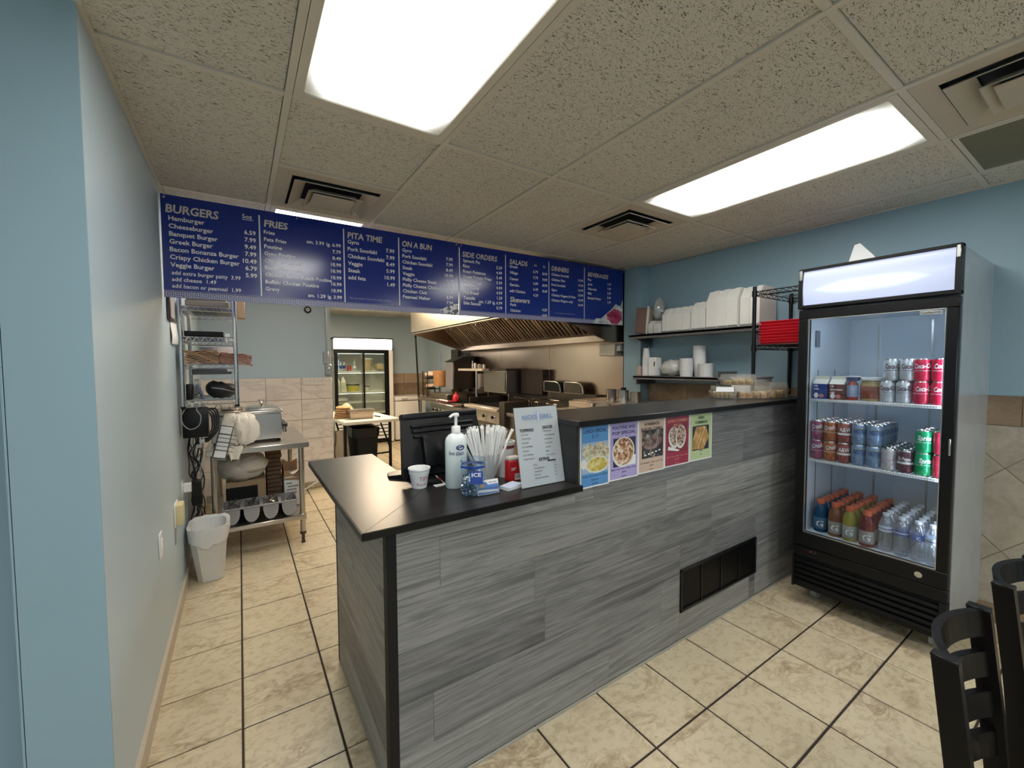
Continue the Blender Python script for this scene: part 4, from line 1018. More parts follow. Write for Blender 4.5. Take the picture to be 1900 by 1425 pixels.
for i in range(nf):
    ya = HY0+.03+(HY1-HY0-.06)*i/nf; yb = HY0+.03+(HY1-HY0-.06)*(i+1)/nf
    b = MB()
    for (yy0, yy1) in ((ya+.002, ya+.022), (yb-.022, yb-.002)): b.bar((fx0, (yy0+yy1)/2, fz0), (fx1, (yy0+yy1)/2, fz1), yy1-yy0, .03, (nx, 0, nz))
    for s_ in (0.02, .98): b.bar((fx0+dx*L*s_, ya+.004, fz0+dz*L*s_), (fx0+dx*L*s_, yb-.004, fz0+dz*L*s_), .028, .03, (nx, 0, nz))
    f = b.build('filter', m_baffle, hd); n = 6
    for k in range(n):
        y = ya+.03+(yb-ya-.06)*(k+.5)/n
        MB().bar((fx0+nx*.010, y, fz0+nz*.010), (fx1+nx*.010, y, fz1+nz*.010), .024, .022, (nx, 0, nz)).build('baffle', m_baffle, f)
    b = MB(); b.bar((fx0-nx*.012, (ya+yb)/2, fz0-nz*.012), (fx1-nx*.012, (ya+yb)/2, fz1-nz*.012), yb-ya-.03, .004, (nx, 0, nz)); b.build('filter_back', m_blackmatte, f)
    if i in (1, 4, 5):
        p = Vector(((fx0+fx1)/2+nx*.03, (ya+yb)/2, (fz0+fz1)/2+nz*.03)); MB().tube([p+Vector((-.03, -.05, .02)), p+Vector((0, -.05, -.03)), p+Vector((.03, .03, -.03)), p+Vector((.05, .05, -.03))], .006, 6).build('filter_handle', m_chrome, f)
# lamps and the extinguishing line under the hood
for i, y in enumerate((3.75, 5.65)):
    l = MB().cyl((2.52, y, ZC-.05), (2.52, y, ZC-.10), .05, n=14).build('lamp_socket', m_alu, hd)
    MB().lathe([(.04, ZC-.10), (.058, ZC-.13), (.058, ZC-.18), (.035, ZC-.225), (.002, ZC-.235)], (2.52, y, 0), 16).build('lamp_globe', m_warmlamp, l)
b = MB(); b.tube([(2.75, HY0+.1, 2.10), (2.75, HY1-.1, 2.10)], .009, 8)
for y in (3.5, 4.3, 5.1, 5.9): b.tube([(2.75, y, 2.10), (2.75, y, 2.03)], .007, 6); b.lathe([(.001, 2.0), (.014, 2.01), (.014, 2.035), (.005, 2.04)], (2.75, y, 0), 10)
b.build('nozzle_pipe', m_chrome, hd)
t = thing('steel_wall_box', 'pale steel box on the splashback under the near end of the hood', 'wall box', (3.38, 3.16, 1.55))
MB().rbox(3.30, 3.06, 1.555, 3.4145, 3.28, 1.685, .004, 1).build('box', P('pale_steel_box', (.48, .44, .38), .45, .5), t)
MB().rbox(3.32, 3.00, 1.60, 3.4145, 3.055, 1.66, .004, 1).build('side_box', m_galv, t)
# black broom pole at the far wall
t = thing('broom', 'black pole leaning by the far kitchen wall', 'broom', (2.82, 7.5, 0))
MB().tube([(2.78, 7.52, 2.0), (2.84, 7.47, .12)], .017, 8).build('pole', m_blackmatte, t)
MB().blob((2.78, 7.52, 2.0), (.024, .024, .03)).build('grip', m_blackmatte, t)
MB().rbox(2.70, 7.42, .0, 2.99, 7.50, .13, .01, 1).build('brush', m_blackmatte, t)
# chest freezer
t = thing('chest_freezer', 'white chest freezer in front of the far kitchen wall', 'freezer', (2.8, 8.1, 0))
MB().rbox(2.485, 7.86, .03, 3.10, 8.44, .775, .01, 2).build('body', P('white_enamel', (.70, .66, .60), .3, var=.03), t)
MB().rbox(2.475, 7.84, .785, 3.11, 8.44, .865, .015, 2).build('lid', P('white_enamel_lid', (.70, .66, .60), .3, var=.03), t)
MB().rbox(2.60, 7.825, .80, 2.72, 7.845, .83, .004, 1).build('handle', m_greyplastic, t)
MB().box(2.50, 7.9, 0, 3.08, 8.42, .03).build('plinth', m_black, t)
MB().cyl((2.62, 7.858, .10), (2.62, 7.85, .10), .012, n=10).build('drain_plug', m_greyplastic, t)

# two-door display fridge against the far wall
FX0, FX1, FYF, FYB = 1.40, 2.45, 7.86, 8.46
fr = thing('double_display_fridge', 'white two-door sliding glass display fridge with lit header at the kitchen back', 'fridge', (1.92, 8.15, 0))
m_wen = P('fridge_white_enamel', (.74, .70, .63), .3, var=.03)
m_inw = P('fridge_interior_white', (.82, .82, .74), .4, var=.03)
b = MB().box(FX0, FYF+.03, .02, FX0+.035, FYB, 1.97).box(FX1-.035, FYF+.03, .02, FX1, FYB, 1.97).box(FX1-.075, FYF+.004, .02, FX1, FYF+.03, 1.755).box(FX0, FYB-.03, .02, FX1, FYB, 1.97).box(FX0, FYF+.03, 1.945, FX1, FYB, 1.975).box(FX0+.035, FYF+.03, .55, FX1-.035, FYB-.03, .60).box(FX0+.035, FYF+.03, 1.72, FX1-.035, FYB-.03, 1.945).box(FX0+.035, FYF+.06, .02, FX1-.035, FYB-.03, .55)
b.build('cabinet', m_wen, fr)
MB().rbox(FX0+.01, FYF-.005, 1.765, FX1-.012, FYF+.03, 1.955, .008, 1).build('lit_header', EMIT('lit_header_panel', (1.0, .97, .90), 2.5), fr)
b = MB().box(FX0, FYF-.008, 1.955, FX1, FYF+.03, 1.975).box(FX1-.012, FYF-.008, 1.75, FX1, FYF+.03, 1.955); b.build('header_edge', m_black, fr)
b = MB().rbox(FX0+.005, FYF, 1.69, FX1-.075, FYF+.04, 1.76, .004, 1).rbox(FX0+.005, FYF, .56, FX0+.045, FYF+.04, 1.69, .004, 1).rbox(FX1-.125, FYF, .56, FX1-.075, FYF+.04, 1.69, .004, 1).rbox(FX0+.005, FYF, .50, FX1-.075, FYF+.04, .57, .004, 1); b.build('door_frame', m_black, fr)
for xa, xb, yy in ((FX0+.045, 1.93, FYF+.004), (1.875, FX1-.125, FYF+.022)):
    d = MB().box(xa, yy, .57, xa+.018, yy+.014, 1.69).box(xb-.03, yy, .57, xb, yy+.014, 1.69).build('sliding_door', m_black, fr)
    MB().box(xa+.018, yy+.004, .57, xb-.03, yy+.009, 1.69).build('glass_pane', GLASS('fridge_glass', (.95, .98, .96), .05), d)
MB().box(1.868, FYF-.002, .57, 1.878, FYF+.004, 1.69).build('door_edge', m_alu, fr)
b = MB()
for i in range(6): b.rbox(FX0+.03, FYF+.015, .09+.065*i, FX1-.03, FYF+.045, .135+.065*i, .003, 1).build('grille_slat', m_paper, fr); b = MB()
MB().box(FX0+.01, FYF+.04, .02, FX1-.01, FYF+.055, .50).build('grille_backing', m_black, fr)
for z in (1.36, .985, .79): 
    s_ = MB().box(FX0+.04, FYF+.07, z-.012, FX1-.04, FYF+.085, z+.004).build('shelf', m_inw, fr)
    b = MB()
    for i in range(14): y = FYF+.1+i*.034; b.box(FX0+.04, y, z-.006, FX1-.04, y+.006, z)
    b.build('shelf_wire', m_inw, s_)
for z in (1.70, 1.345, .97): MB().box(FX0+.08, FYF+.075, z-.02, FX1-.08, FYF+.088, z-.013).build('strip_light', EMIT('fridge_strip_light', (.95, 1, .86), 1.6), fr)
MB().box(FX0+.036, FYB-.034, .60, FX1-.036, FYB-.031, 1.72).build('liner_back', m_inw, fr)
m_water = GLASS('clear_bottle_plastic', (.90, .95, 1.0), .10, .06, .22, (.75, .82, .92))
m_bluelab = P('blue_label', (.03, .07, .30), .35); m_redsauce = P('red_sauce', (.45, .03, .02), .4)
m_tub = P('pale_tub', (.72, .70, .60), .4); m_yellow = P('yellow_food', (.62, .52, .10), .6, var=.3, sc=60); m_bagtan = P('tan_food_bag', (.52, .42, .22), .45, var=.3, sc=30)
def bottle(loc, h, r, body, cap, lab, label, group, nm='bottle', n=10):
    t = thing(nm, label, 'bottle', loc, group); x, y, z = loc
    MB().lathe([(.001, 0), (r*.95, .002), (r, .01), (r, h*.55), (r*.9, h*.68), (r*.38, h*.86), (r*.36, h*.93)], (x, y, z), n).build('body', body, t)
    MB().lathe([(r*.42, h*.92), (r*.42, h), (.001, h)], (x, y, z), n).build('cap', cap, t)
    if lab: MB().lathe([(r*1.02, h*.25), (r*1.02, h*.50)], (x, y, z), n).build('label', lab, t)
    return t
zt = 1.366
for i, x in enumerate((1.475, 1.535, 1.595)): bottle((x, FYF+.13, zt), .20, .028, m_water, m_bluelab, m_bluelab, ('leftmost', 'middle', 'right')[i]+' of three water bottles at the top left of the two-door fridge', 'water bottles in the two-door fridge')
for i, x in enumerate((1.66, 1.70)): bottle((x, FYF+.13, zt), .13, .018, m_redsauce, m_paper, None, ('left', 'right')[i]+' of two red sauce bottles on the top shelf of the two-door fridge', 'red sauce bottles')
bottle((1.775, FYF+.13, zt), .20, .028, m_water, m_paper, m_paper, 'water bottle with white label right of the red sauces in the two-door fridge', None)
def tub(x, y, z, r, h, m, lm, label, cat='tub', name='tub', grp=None):
    t = thing(name, label, cat, (x, y, z), grp)
    MB().lathe([(.001, 0), (r*.86, .0), (r, h*.9)], (x, y, z), 16).build('body', m, t)
    MB().lathe([(r*1.05, h*.88), (r*1.05, h*.97), (r*.95, h), (.001, h)], (x, y, z), 16).build('lid', lm, t); return t
tub(2.02, FYF+.19, zt, .085, .24, m_bagtan, m_tub, 'tall tub of yellowish food, top right of the two-door fridge')
b = MB(); b.blob((2.27, FYF+.22, zt+.075), (.12, .12, .074), 14, 9, .12, 6); solo(b, 'food_bag', m_bagtan, 'bag of tan food, rightmost on the top shelf of the two-door fridge', 'food bag')
zm = .991
for i, x in enumerate((1.475, 1.575)):
    t = thing('milk_jug', ('left', 'right')[i]+' of two pale milk jugs on the middle shelf of the two-door fridge', 'jug', (x, FYF+.17, zm), 'milk jugs')
    y = FYF+.17; loft_r = [[(x-.045, y-.05, zm), (x+.045, y-.05, zm), (x+.045, y+.05, zm), (x-.045, y+.05, zm)], [(x-.045, y-.05, zm+.17), (x+.045, y-.05, zm+.17), (x+.045, y+.05, zm+.17), (x-.045, y+.05, zm+.17)], [(x-.018, y-.018, zm+.25), (x+.018, y-.018, zm+.25), (x+.018, y+.018, zm+.25), (x-.018, y+.018, zm+.25)]]
    b = MB(); loft(b, loft_r, (True, True), False); b.build('body', m_tub, t); MB().cyl((x, y, zm+.25), (x, y, zm+.27), .02, n=10).build('cap', m_paper, t)
    MB().box(x-.032, y-.052, zm+.05, x+.032, y-.0505, zm+.12).build('label', P('pale_green_label', (.55, .58, .45), .5), t)
t = tub(1.75, FYF+.18, zm, .115, .13, m_yellow, m_black, 'round tub of yellow food with black and white lid in the two-door fridge')
MB().lathe([(.07, .131), (.06, .134), (.001, .134)], (1.75, FYF+.18, zm), 14).build('lid_sticker', m_paper, t)
tub(2.0, FYF+.2, zm, .06, .09, m_tub, m_black, 'small tub with dark lid right of centre in the two-door fridge')
b = MB(); b.blob((1.53, FYF+.2, .795+.045), (.13, .11, .045), 14, 8, .1, 2); solo(b, 'bread_bag', m_bagfilm, 'white bag lying on the low left shelf of the two-door fridge', 'food bag')

# white folding table
tb = thing('folding_table', 'white folding table with black legs in front of the two-door fridge', 'table', (0, 0, 0))
MB().rbox(0, 0, .70, .73, 1.45, .745, .012, 2).build('tabletop', P('white_table_plastic', (.78, .71, .60), .45, var=.03), tb)
for x in (.06, .67):
    for y in (.20, 1.25): MB().bar((x, y, 0), (x, y, .70), .032, .032, (0, 1, 0)).build('leg', m_blackmatte, tb)
for y in (.20, 1.25): MB().bar((.06, y, .25), (.67, y, .25), .02, .02).build('crossbar', m_blackmatte, tb)
for x in (.06, .67): MB().bar((x, .21, .32), (x, .62, .69), .018, .018).build('brace', m_blackmatte, tb)
tb.location = (1.095, 5.53, 0); tb.rotation_euler = (0, 0, radians(5))
t = thing('food_pan', 'rectangular stainless food pan on the white folding table', 'pan', (1.36, 5.83, .746))
o_ = []
for z, k in ((.746, -.02), (.86, 0), (.864, .012), (.866, .012), (.862, -.004), (.76, -.022)): o_.append([(1.20-k, 5.73-k, z), (1.52+k, 5.73-k, z), (1.52+k, 5.94+k, z), (1.20-k, 5.94+k, z)])
b = MB(); loft(b, o_, (True, True), False); b.build('body', m_steel_d, t)
b = MB(); b.grid(lambda u, v: (1.22+.28*u, 5.75+.17*v, .835+.012*sin(9*u+5*v)), 10, 6); b.build('contents', m_bagtan, t)
m_bun = P('toasted_bread', (.55, .33, .16), .65, var=.25, sc=22)
for i in range(5):
    g = random.Random(i); x, y, z = 1.155+.004*i, 6.05-.02*i, .748+i*.034
    b = MB(); b.lathe([(.001, 0), (.085, .0), (.10, .012), (.085, .028), (.001, .033)], (x, y, z), 16); solo(b, 'flat_bread', m_bun, ('lowest', 'second lowest', 'middle', 'second highest', 'topmost')[i]+' of the stacked flat breads on the white folding table', 'bread', 'stacked flat breads')
b = MB(); b.grid(lambda u, v: (1.15+.30*u, 6.20+.25*v, .75+.17*sin(pi*min(1, u+.1))*sin(pi*(.1+.8*v))*(1+.12*sin(8*u+6*v))), 12, 8); solo(b, 'food_bag_clear', GLASS('thin_food_bag', (.95, .95, .9), .1, .1, .35, (.75, .68, .52)), 'clear bag of breads behind the food pan on the folding table', 'food bag')
t = thing('knife', 'black-handled knife lying on the white folding table', 'knife', (1.60, 5.9, .748))
MB().bar((1.585, 5.96, .754), (1.62, 5.82, .754), .018, .012).build('handle', m_black, t); MB().bar((1.585, 5.96, .752), (1.545, 6.12, .752), .022, .002).build('blade', m_chrome, t)
solo(MB().box(1.53, 5.95, .7465, 1.70, 6.25, .748), 'paper_sheet', m_paper, 'white paper sheet lying beside the food pan', 'paper')
# under the table
t = thing('refuse_bin', 'black refuse bin with black bag under the white folding table', 'bin', (1.42, 6.0, 0))
b = MB(); loft(b, [binring(.002, 1.27, 1.55, 5.75, 6.15, .04), binring(.60, 1.24, 1.58, 5.72, 6.18, .05)], (True, False)); b.build('body', m_blackmatte, t)
b = MB(); loft(b, [binring(.50, 1.232, 1.588, 5.712, 6.188, .05), binring(.62, 1.23, 1.592, 5.71, 6.19, .05), binring(.61, 1.26, 1.56, 5.74, 6.16, .05), binring(.30, 1.28, 1.54, 5.76, 6.14, .05)], (False, True)); b.build('bin_bag', P('black_bin_bag', (.012, .012, .013), .3, var=.3, sc=30), t)
t = thing('flour_sack', 'printed tan paper sack standing left of the refuse bin', 'sack', (1.13, 5.9, 0))
b = MB(); b.grid(lambda u, v: (1.03+.19*u*(1-.35*v*v)+.012*sin(9*v), 5.76+.02*sin(pi*u)*-1+.02*v, .002+.60*v), 8, 10); b.grid(lambda u, v: (1.03+.19*u*(1-.35*v*v), 6.0-.15*v+.02*sin(pi*u), .002+.60*v), 8, 10)
b.grid(lambda u, v: (1.22-.0665*v*v, 5.76+.24*u-.15*u*v, .002+.6*v), 2, 10); b.build('sack', P('tan_sack_paper', (.42, .34, .24), .7, var=.12), t)
b = MB(); b.text('XXL', .085, (1.055, 5.735, .16), bold=.02, rot=.4); b.build('printing', P('dark_red_print', (.25, .04, .03), .6), t)

# ---- cooking line along the right wall (fronts face the aisle)
CX0, CX1 = 2.62, 3.40
m_knobp = P('knob_black', (.02, .018, .016), .3)
def knobs(par, ys, z, x=CX0):
    for y in ys:
        k = MB().lathe([(.028, 0), (.03, -.006), (.024, -.012)], (x-.002, y, z), 14, axis='x').build('knob', m_chrome, par)
        b = MB(); b.lathe([(.020, -.01), (.018, -.034), (.001, -.036)], (x-.002, y, z), 12, axis='x').rbox(x-.042, y-.005, z-.018, x-.02, y+.005, z+.018, .002, 1); b.build('knob_grip', m_knobp, k)
def unit(name, label, cat, ya, yb, ztop, front=m_steel_d):
    t = thing(name, label, cat, ((CX0+CX1)/2, (ya+yb)/2, 0))
    MB().rbox(CX0+.02, ya, .12, CX1, yb, ztop-.03, .004, 1).build('body', front, t)
    for y in (ya+.06, yb-.06):
        for x in (CX0+.08, CX1-.06): MB().cyl((x, y, 0), (x, y, .125), .022, n=10).build('leg', m_chrome, t)
    return t
# range with griddle
rg = unit('range', 'farthest range with thick front rail and row of black knobs', 'range', 5.50, 6.38, .87)
MB().rbox(CX0-.05, 5.50, .835, CX0+.10, 6.38, .872, .006, 1).build('front_rail', m_steel, rg)
MB().rbox(CX0+.10, 5.50, .845, CX1, 6.38, .885, .004, 1).build('cooktop', m_dsteel, rg)
MB().rbox(CX0, 5.51, .68, CX0+.02, 6.37, .83, .003, 1).build('control_panel', m_steel, rg)
knobs(rg, [5.62, 5.78, 5.94, 6.10, 6.26], .755)
MB().rbox(CX0, 5.55, .16, CX0+.02, 6.33, .655, .004, 1).build('oven_door', m_dsteel, rg)
MB().tube([(CX0, 5.62, .60), (CX0-.04, 5.62, .60), (CX0-.04, 6.26, .60), (CX0, 6.26, .60)], .011, 8).build('oven_handle', m_chrome, rg)
for i in range(3):
    for j in range(2):
        x, y = 2.92+.26*j, 5.65+.28*i; b = MB()
        for k in range(4): a = k*pi/4; b.bar((x-.1*cos(a), y-.1*sin(a), .893), (x+.1*cos(a), y+.1*sin(a), .893), .012, .014)
        b.lathe([(.11, .886), (.118, .886), (.118, .900), (.11, .900)], (x, y, 0), 16); b.build('burner_grate', m_blackmatte, rg)
# pot, red squeeze bottle
t = thing('red_squeeze_bottle', 'red plastic squeeze bottle standing on the far range', 'bottle', (2.80, 5.85, .901))
MB().lathe([(.001, .901), (.046, .901), (.052, .93), (.052, .98), (.030, 1.01), (.012, 1.02), (.008, 1.05), (.001, 1.055)], (2.80, 5.85, 0), 14).build('body', m_red, t)
MB().tube([(2.80, 5.80, .93), (2.80, 5.765, .95), (2.80, 5.77, .985), (2.80, 5.81, .99)], .008, 6).build('handle', m_red, t)
t = thing('dark_pan', 'dark roasting pan on the far range behind the red bottle', 'pan', (3.1, 5.75, .9))
b = MB(); loft(b, [[(x, y, z) for x, y in ((2.92-k, 5.70-k), (3.25+k, 5.70-k), (3.25+k, 6.16+k), (2.92-k, 6.16+k))] for z, k in ((.902, 0), (1.02, .03), (1.025, .045), (1.02, .025), (.915, -.01))], (True, True), False); b.build('body', m_dsteel, t)
t = thing('red_tray', 'small dark red tray by the red bottle on the range', 'tray', (2.74, 6.0, .886)); MB().rbox(2.66, 5.86, .8865, 2.80, 6.16, .905, .004, 1).build('base', P('dark_red_plastic', (.18, .02, .02), .4), t); MB().rbox(2.655, 5.855, .905, 2.67, 6.165, .925, .004, 1).build('lip', m_paper, t)
# angled filler
solo(MB().rbox(CX0+.01, 5.12, .0, CX1-.02, 5.485, .83, .004, 1).rbox(CX0-.02, 5.12, .79, CX0+.03, 5.485, .845, .004, 1), 'filler_cabinet', m_steel_d, 'plain stainless cabinet between the far range and the charbroiler', 'cabinet')
# charbroiler
cb = unit('charbroiler', 'charbroiler with pale front rail and three black knobs in the kitchen', 'grill', 4.24, 5.105, .93)
MB().rbox(CX0-.06, 4.24, .895, CX0+.06, 5.105, .935, .006, 1).build('front_rail', P('pale_steel_rail', (.74, .66, .56), .35, .6), cb)
MB().rbox(CX0, 4.25, .74, CX0+.02, 5.095, .885, .003, 1).build('control_panel', P('pale_control_panel', (.60, .52, .42), .4, .5), cb)
knobs(cb, [4.40, 4.62, 4.94], .815)
b = MB()
MB().box(CX0+.08, 4.26, .90, CX1-.05, 5.09, .915).build('grease_bed', m_blackmatte, cb)
for i in range(26): MB().bar((CX0+.07, 4.275+i*.0317, .93), (CX1-.06, 4.275+i*.0317, .94), .014, .02).build('grill_bar', m_blackmatte, cb)
MB().rbox(CX0+.02, 4.24, .90, CX1, 4.262, 1.02, .003, 1).rbox(CX0+.02, 5.085, .90, CX1, 5.105, 1.02, .003, 1).rbox(CX1-.04, 4.24, .90, CX1, 5.105, 1.06, .003, 1).build('splash_guard', m_dsteel, cb)
# steel cabinet oven behind, shelf above
t = thing('salamander', 'upright stainless cheese-melter cabinet against the splashback', 'oven', (3.26, 5.2, .95))
MB().rbox(3.10, 4.86, 1.06, 3.412, 5.50, 1.385, .004, 1).build('body', m_steel, t)
MB().rbox(3.08, 4.84, 1.385, 3.412, 5.52, 1.415, .004, 1).build('top', m_dsteel, t)
MB().rbox(3.085, 4.88, 1.09, 3.10, 5.48, 1.36, .004, 1).build('door', P('smoked_steel_door', (.36, .33, .29), .3, .9), t)
for y in (4.89, 5.46): MB().box(3.15, y-.015, .89 if y > 5.2 else .93, 3.40, y+.015, 1.06).build('leg', m_steel, t)
t = thing('dark_panel', 'tall dark panel on the splashback behind the fryers', 'flue', (3.3, 4.5, .9))
MB().rbox(3.30, 4.30, 1.065, 3.412, 4.80, 1.40, .004, 1).build('panel', P('mottled_black_steel', (.045, .03, .025), .45, .5, var=.4, sc=6), t)  # plain mottled box standing for a dark area of the splashback
t = thing('order_shelf', 'pale steel shelf on a post above the far range', 'shelf', (3.0, 5.7, .9))
MB().rbox(2.95, 5.28, 1.375, 3.07, 6.08, 1.41, .004, 1).build('shelf_board', P('pale_shelf_steel', (.70, .62, .52), .4, .4), t)
MB().cyl((3.03, 5.60, .89), (3.03, 5.60, 1.375), .018, n=10).build('post', m_chrome, t)
MB().cyl((3.03, 5.72, 1.41), (3.03, 5.72, 1.53), .012, n=10).build('upper_post', m_chrome, t)
for i, (y, r, h, m, nm) in enumerate(((5.66, .018, .075, m_steel, 'narrow steel shaker'), (5.58, .020, .085, m_paper, 'white shaker'), (5.42, .05, .07, m_steel_d, 'wide dull steel cup'), (5.31, .018, .06, m_paper, 'short white jar'))):
    b = MB(); b.lathe([(.001, 1.411), (r, 1.411), (r, 1.411+h*.85), (r*.8, 1.411+h), (.001, 1.411+h)], (3.0, y, 0), 12); solo(b, 'shaker', m, nm+' on the pale steel shelf above the range', 'shaker')
# gyro broiler with cone, racks beside it
t = thing('gyro_broiler', 'vertical gyro broiler with pale grey panel and meat cone at the far end', 'broiler', (3.1, 6.8, .95))
MB().rbox(2.98, 6.30, 1.06, 3.36, 6.62, 1.52, .004, 1).build('burner_housing', m_dsteel, t)
MB().rbox(2.965, 6.31, 1.06, 2.98, 6.60, 1.515, .003, 1).build('front_panel', P('lavender_grey_steel', (.34, .33, .36), .4, .6), t)
b = MB(); b.prism([(2.95, 1.52), (3.36, 1.52), (3.36, 1.62), (3.20, 1.62)], 6.29, 6.63, 'y'); b.build('canopy', m_dsteel, t)
MB().rbox(2.85, 6.30, .9, 3.36, 7.0, .98, .004, 1).build('drip_tray', m_steel_d, t)
MB().cyl((2.98, 6.84, .98), (2.98, 6.84, 1.70), .010, n=8).build('spit', m_chrome, t)
MB().lathe([(.02, 1.10), (.115, 1.105), (.125, 1.16), (.135, 1.34), (.13, 1.37), (.02, 1.375)], (2.98, 6.84, 0), 18).build('meat_cone', P('roasted_meat', (.36, .175, .065), .6, var=.3, sc=20, bump=.4, bsc=50), t)
MB().lathe([(.02, 1.085), (.15, 1.085), (.15, 1.10), (.02, 1.10)], (2.98, 6.84, 0), 16).build('plate', m_steel, t)
MB().rbox(3.26, 6.72, .98, 3.32, 7.0, 1.75, .003, 1).build('upright', m_dsteel, t)
t = thing('gyro_stand', 'stainless stand under the gyro broiler at the far end of the line', 'stand', (3.1, 6.8, 0))
MB().rbox(2.72, 6.41, .84, 3.39, 7.30, .895, .004, 1).build('top', m_steel_d, t)
for x in (2.76, 3.35):
    for y in (6.46, 7.25): MB().cyl((x, y, 0), (x, y, .84), .02, n=10).build('leg', m_chrome, t)
MB().rbox(2.74, 6.43, .28, 3.37, 7.28, .31, .003, 1).build('undershelf', m_steel_d, t)
t = thing('bag_rack', 'dark wire rack of food bags left of the gyro meat cone', 'rack', (2.96, 7.15, .9))
for x in (2.82, 3.05):
    for y in (7.06, 7.28): MB().cyl((x, y, .896), (x, y, 1.36), .009, n=8).build('post', m_blackmatte, t)
for z in (1.03, 1.22): MB().box(2.81, 7.05, z, 3.06, 7.29, z+.01).build('rack_shelf', m_blackmatte, t)
b = MB(); b.blob((2.935, 7.17, 1.295), (.11, .12, .064), 14, 9, .12, 3); solo(b, 'food_bag', P('pale_food_bag', (.66, .55, .44), .5, var=.2, sc=25), 'pale bag on top of the dark wire rack by the gyro cone', 'food bag')
b = MB(); b.blob((2.935, 7.17, 1.09), (.10, .11, .048), 14, 9, .14, 8); solo(b, 'food_bag', P('pinkish_food_bag', (.56, .40, .30), .5, var=.25, sc=25), 'pinkish bag on the lower shelf of the dark wire rack', 'food bag')
t = thing('soap_dispenser', 'grey-white wall dispenser on the splashback right of the gyro broiler', 'dispenser', (3.36, 6.2, 1.1)); MB().rbox(3.33, 6.02, 1.10, 3.414, 6.20, 1.32, .012, 2).build('body', P('greyish_plastic', (.45, .44, .42), .4), t); MB().rbox(3.32, 6.05, 1.06, 3.40, 6.17, 1.10, .006, 1).build('spout', m_greyplastic, t)
# gas pipes and gauge on the far end of the wall
t = thing('gas_pipework', 'grey gas pipes with valves at the far end of the hood', 'pipes', (3.38, 6.9, 1.3))
for y, r in ((6.72, .018), (6.86, .014), (7.02, .03)): MB().cyl((3.40, y, .95), (3.40, y, 1.95), r, n=8).build('pipe', m_galv, t)
for y, z in ((6.72, 1.72), (6.86, 1.62), (7.02, 1.68)): MB().rbox(3.34, y-.05, z-.05, 3.44, y+.05, z+.05, .01, 1).build('valve', m_steel, t)
# fryers with baskets
fy = unit('fryer', 'twin deep fryer with raised dark side guard and wire baskets', 'fryer', 3.34, 4.225, .92, m_steel_d)
MB().rbox(CX0-.04, 4.10, .70, CX0+.30, 4.215, 1.02, .004, 1).build('side_guard', m_dsteel, fy)
MB().rbox(CX0-.02, 3.36, .86, CX0+.14, 4.09, .905, .005, 1).build('front_shelf', m_steel, fy)
MB().rbox(CX1-.08, 3.34, .9, CX1, 4.22, 1.12, .004, 1).build('back_riser', m_dsteel, fy)
for i, y in enumerate((3.56, 3.90)):
    b = MB()
    for xx in (2.80, 3.20): b.box(xx, y-.14, .89, xx+.006, y+.14, .93)
    for yy in (-.14, .134): b.box(2.80, y+yy, .89, 3.206, y+yy+.006, .93)
    b.build('vat_rim', m_steel, fy); MB().box(2.80, y-.14, .893, 3.20, y+.14, .90).build('oil', P('fryer_oil', (.16, .08, .03), .12), fy)
    bk = MB(); 
    for k in range(9): x = 2.86+.04*k; bk.tube([(x, y-.09, 1.03), (x, y-.08, .93), (x, y+.08, .93), (x, y+.09, 1.03)], .003, 4)
    for k in range(5): yy = y-.09+.045*k; bk.tube([(2.86, yy, 1.03), (2.87, yy, .93), (3.17, yy, .93), (3.18, yy, 1.03)], .003, 4)
    bk.tube([(2.86, y-.09, 1.03), (3.18, y-.09, 1.03), (3.18, y+.09, 1.03), (2.86, y+.09, 1.03), (2.86, y-.09, 1.03)], .005, 5)
    bk.tube([(2.86, y-.02, 1.03), (2.72, y, 1.08), (2.60, y, 1.10)], .007, 6).tube([(2.86, y+.02, 1.03), (2.72, y, 1.08)], .007, 6)
    solo(bk, 'fry_basket', m_steel_d, ('nearer', 'farther')[i]+' wire fry basket with long handle on the twin fryer', 'basket', 'wire fry baskets')
# hot well table with open lids, pots
hw = thing('hot_well_table', 'stainless hot well table with two raised lids at the near end of the line', 'hot table', (3.1, 3.0, 0))
MB().rbox(2.72, 2.98, .10, 3.40, 3.325, 1.02, .004, 1).build('body', m_steel, hw)
MB().rbox(2.90, 2.98, 1.02, 3.40, 3.325, 1.085, .006, 1).build('well_rim', P('warm_pale_steel', (.70, .58, .46), .32, .8), hw)
for x in (2.78, 3.35):
    for y in (3.03, 3.28): MB().cyl((x, y, 0), (x, y, .105), .02, n=10).build('leg', m_chrome, hw)
for i in range(4): MB().rbox(2.93+.11*i, 3.02, 1.085, 3.02+.11*i, 3.29, 1.10, .004, 1).build('well_lid', m_steel, hw)
MB().rbox(2.70, 2.985, .90, 2.93, 3.32, .99, .004, 1).build('ledge', m_copper, hw)
for y, lab in ((3.70, 'nearer'), (4.10, 'farther')):
    t = thing('curved_cover', lab+' of two tilted curved lids standing behind the fryer', 'lid', (3.27, y, 1.12), 'tilted curved lids')
    pts = [(y+.165, 1.125), (y+.165, 1.245), (y+.14, 1.252), (y-.06, 1.250), (y-.115, 1.238), (y-.15, 1.205), (y-.165, 1.125)]
    b = MB(); b.prism(pts, 3.30, 3.325, 'x'); b.build('shell', m_blackmatte if y > 3.9 else m_dsteel, t)
    b = MB(); b.tube([(3.298, p[0], p[1]) for p in pts], .006, 6); b.build('rim', m_steel, t)
    MB().box(3.30, y-.15, 1.118, 3.33, y+.16, 1.127).build('hinge', m_steel_d, t)
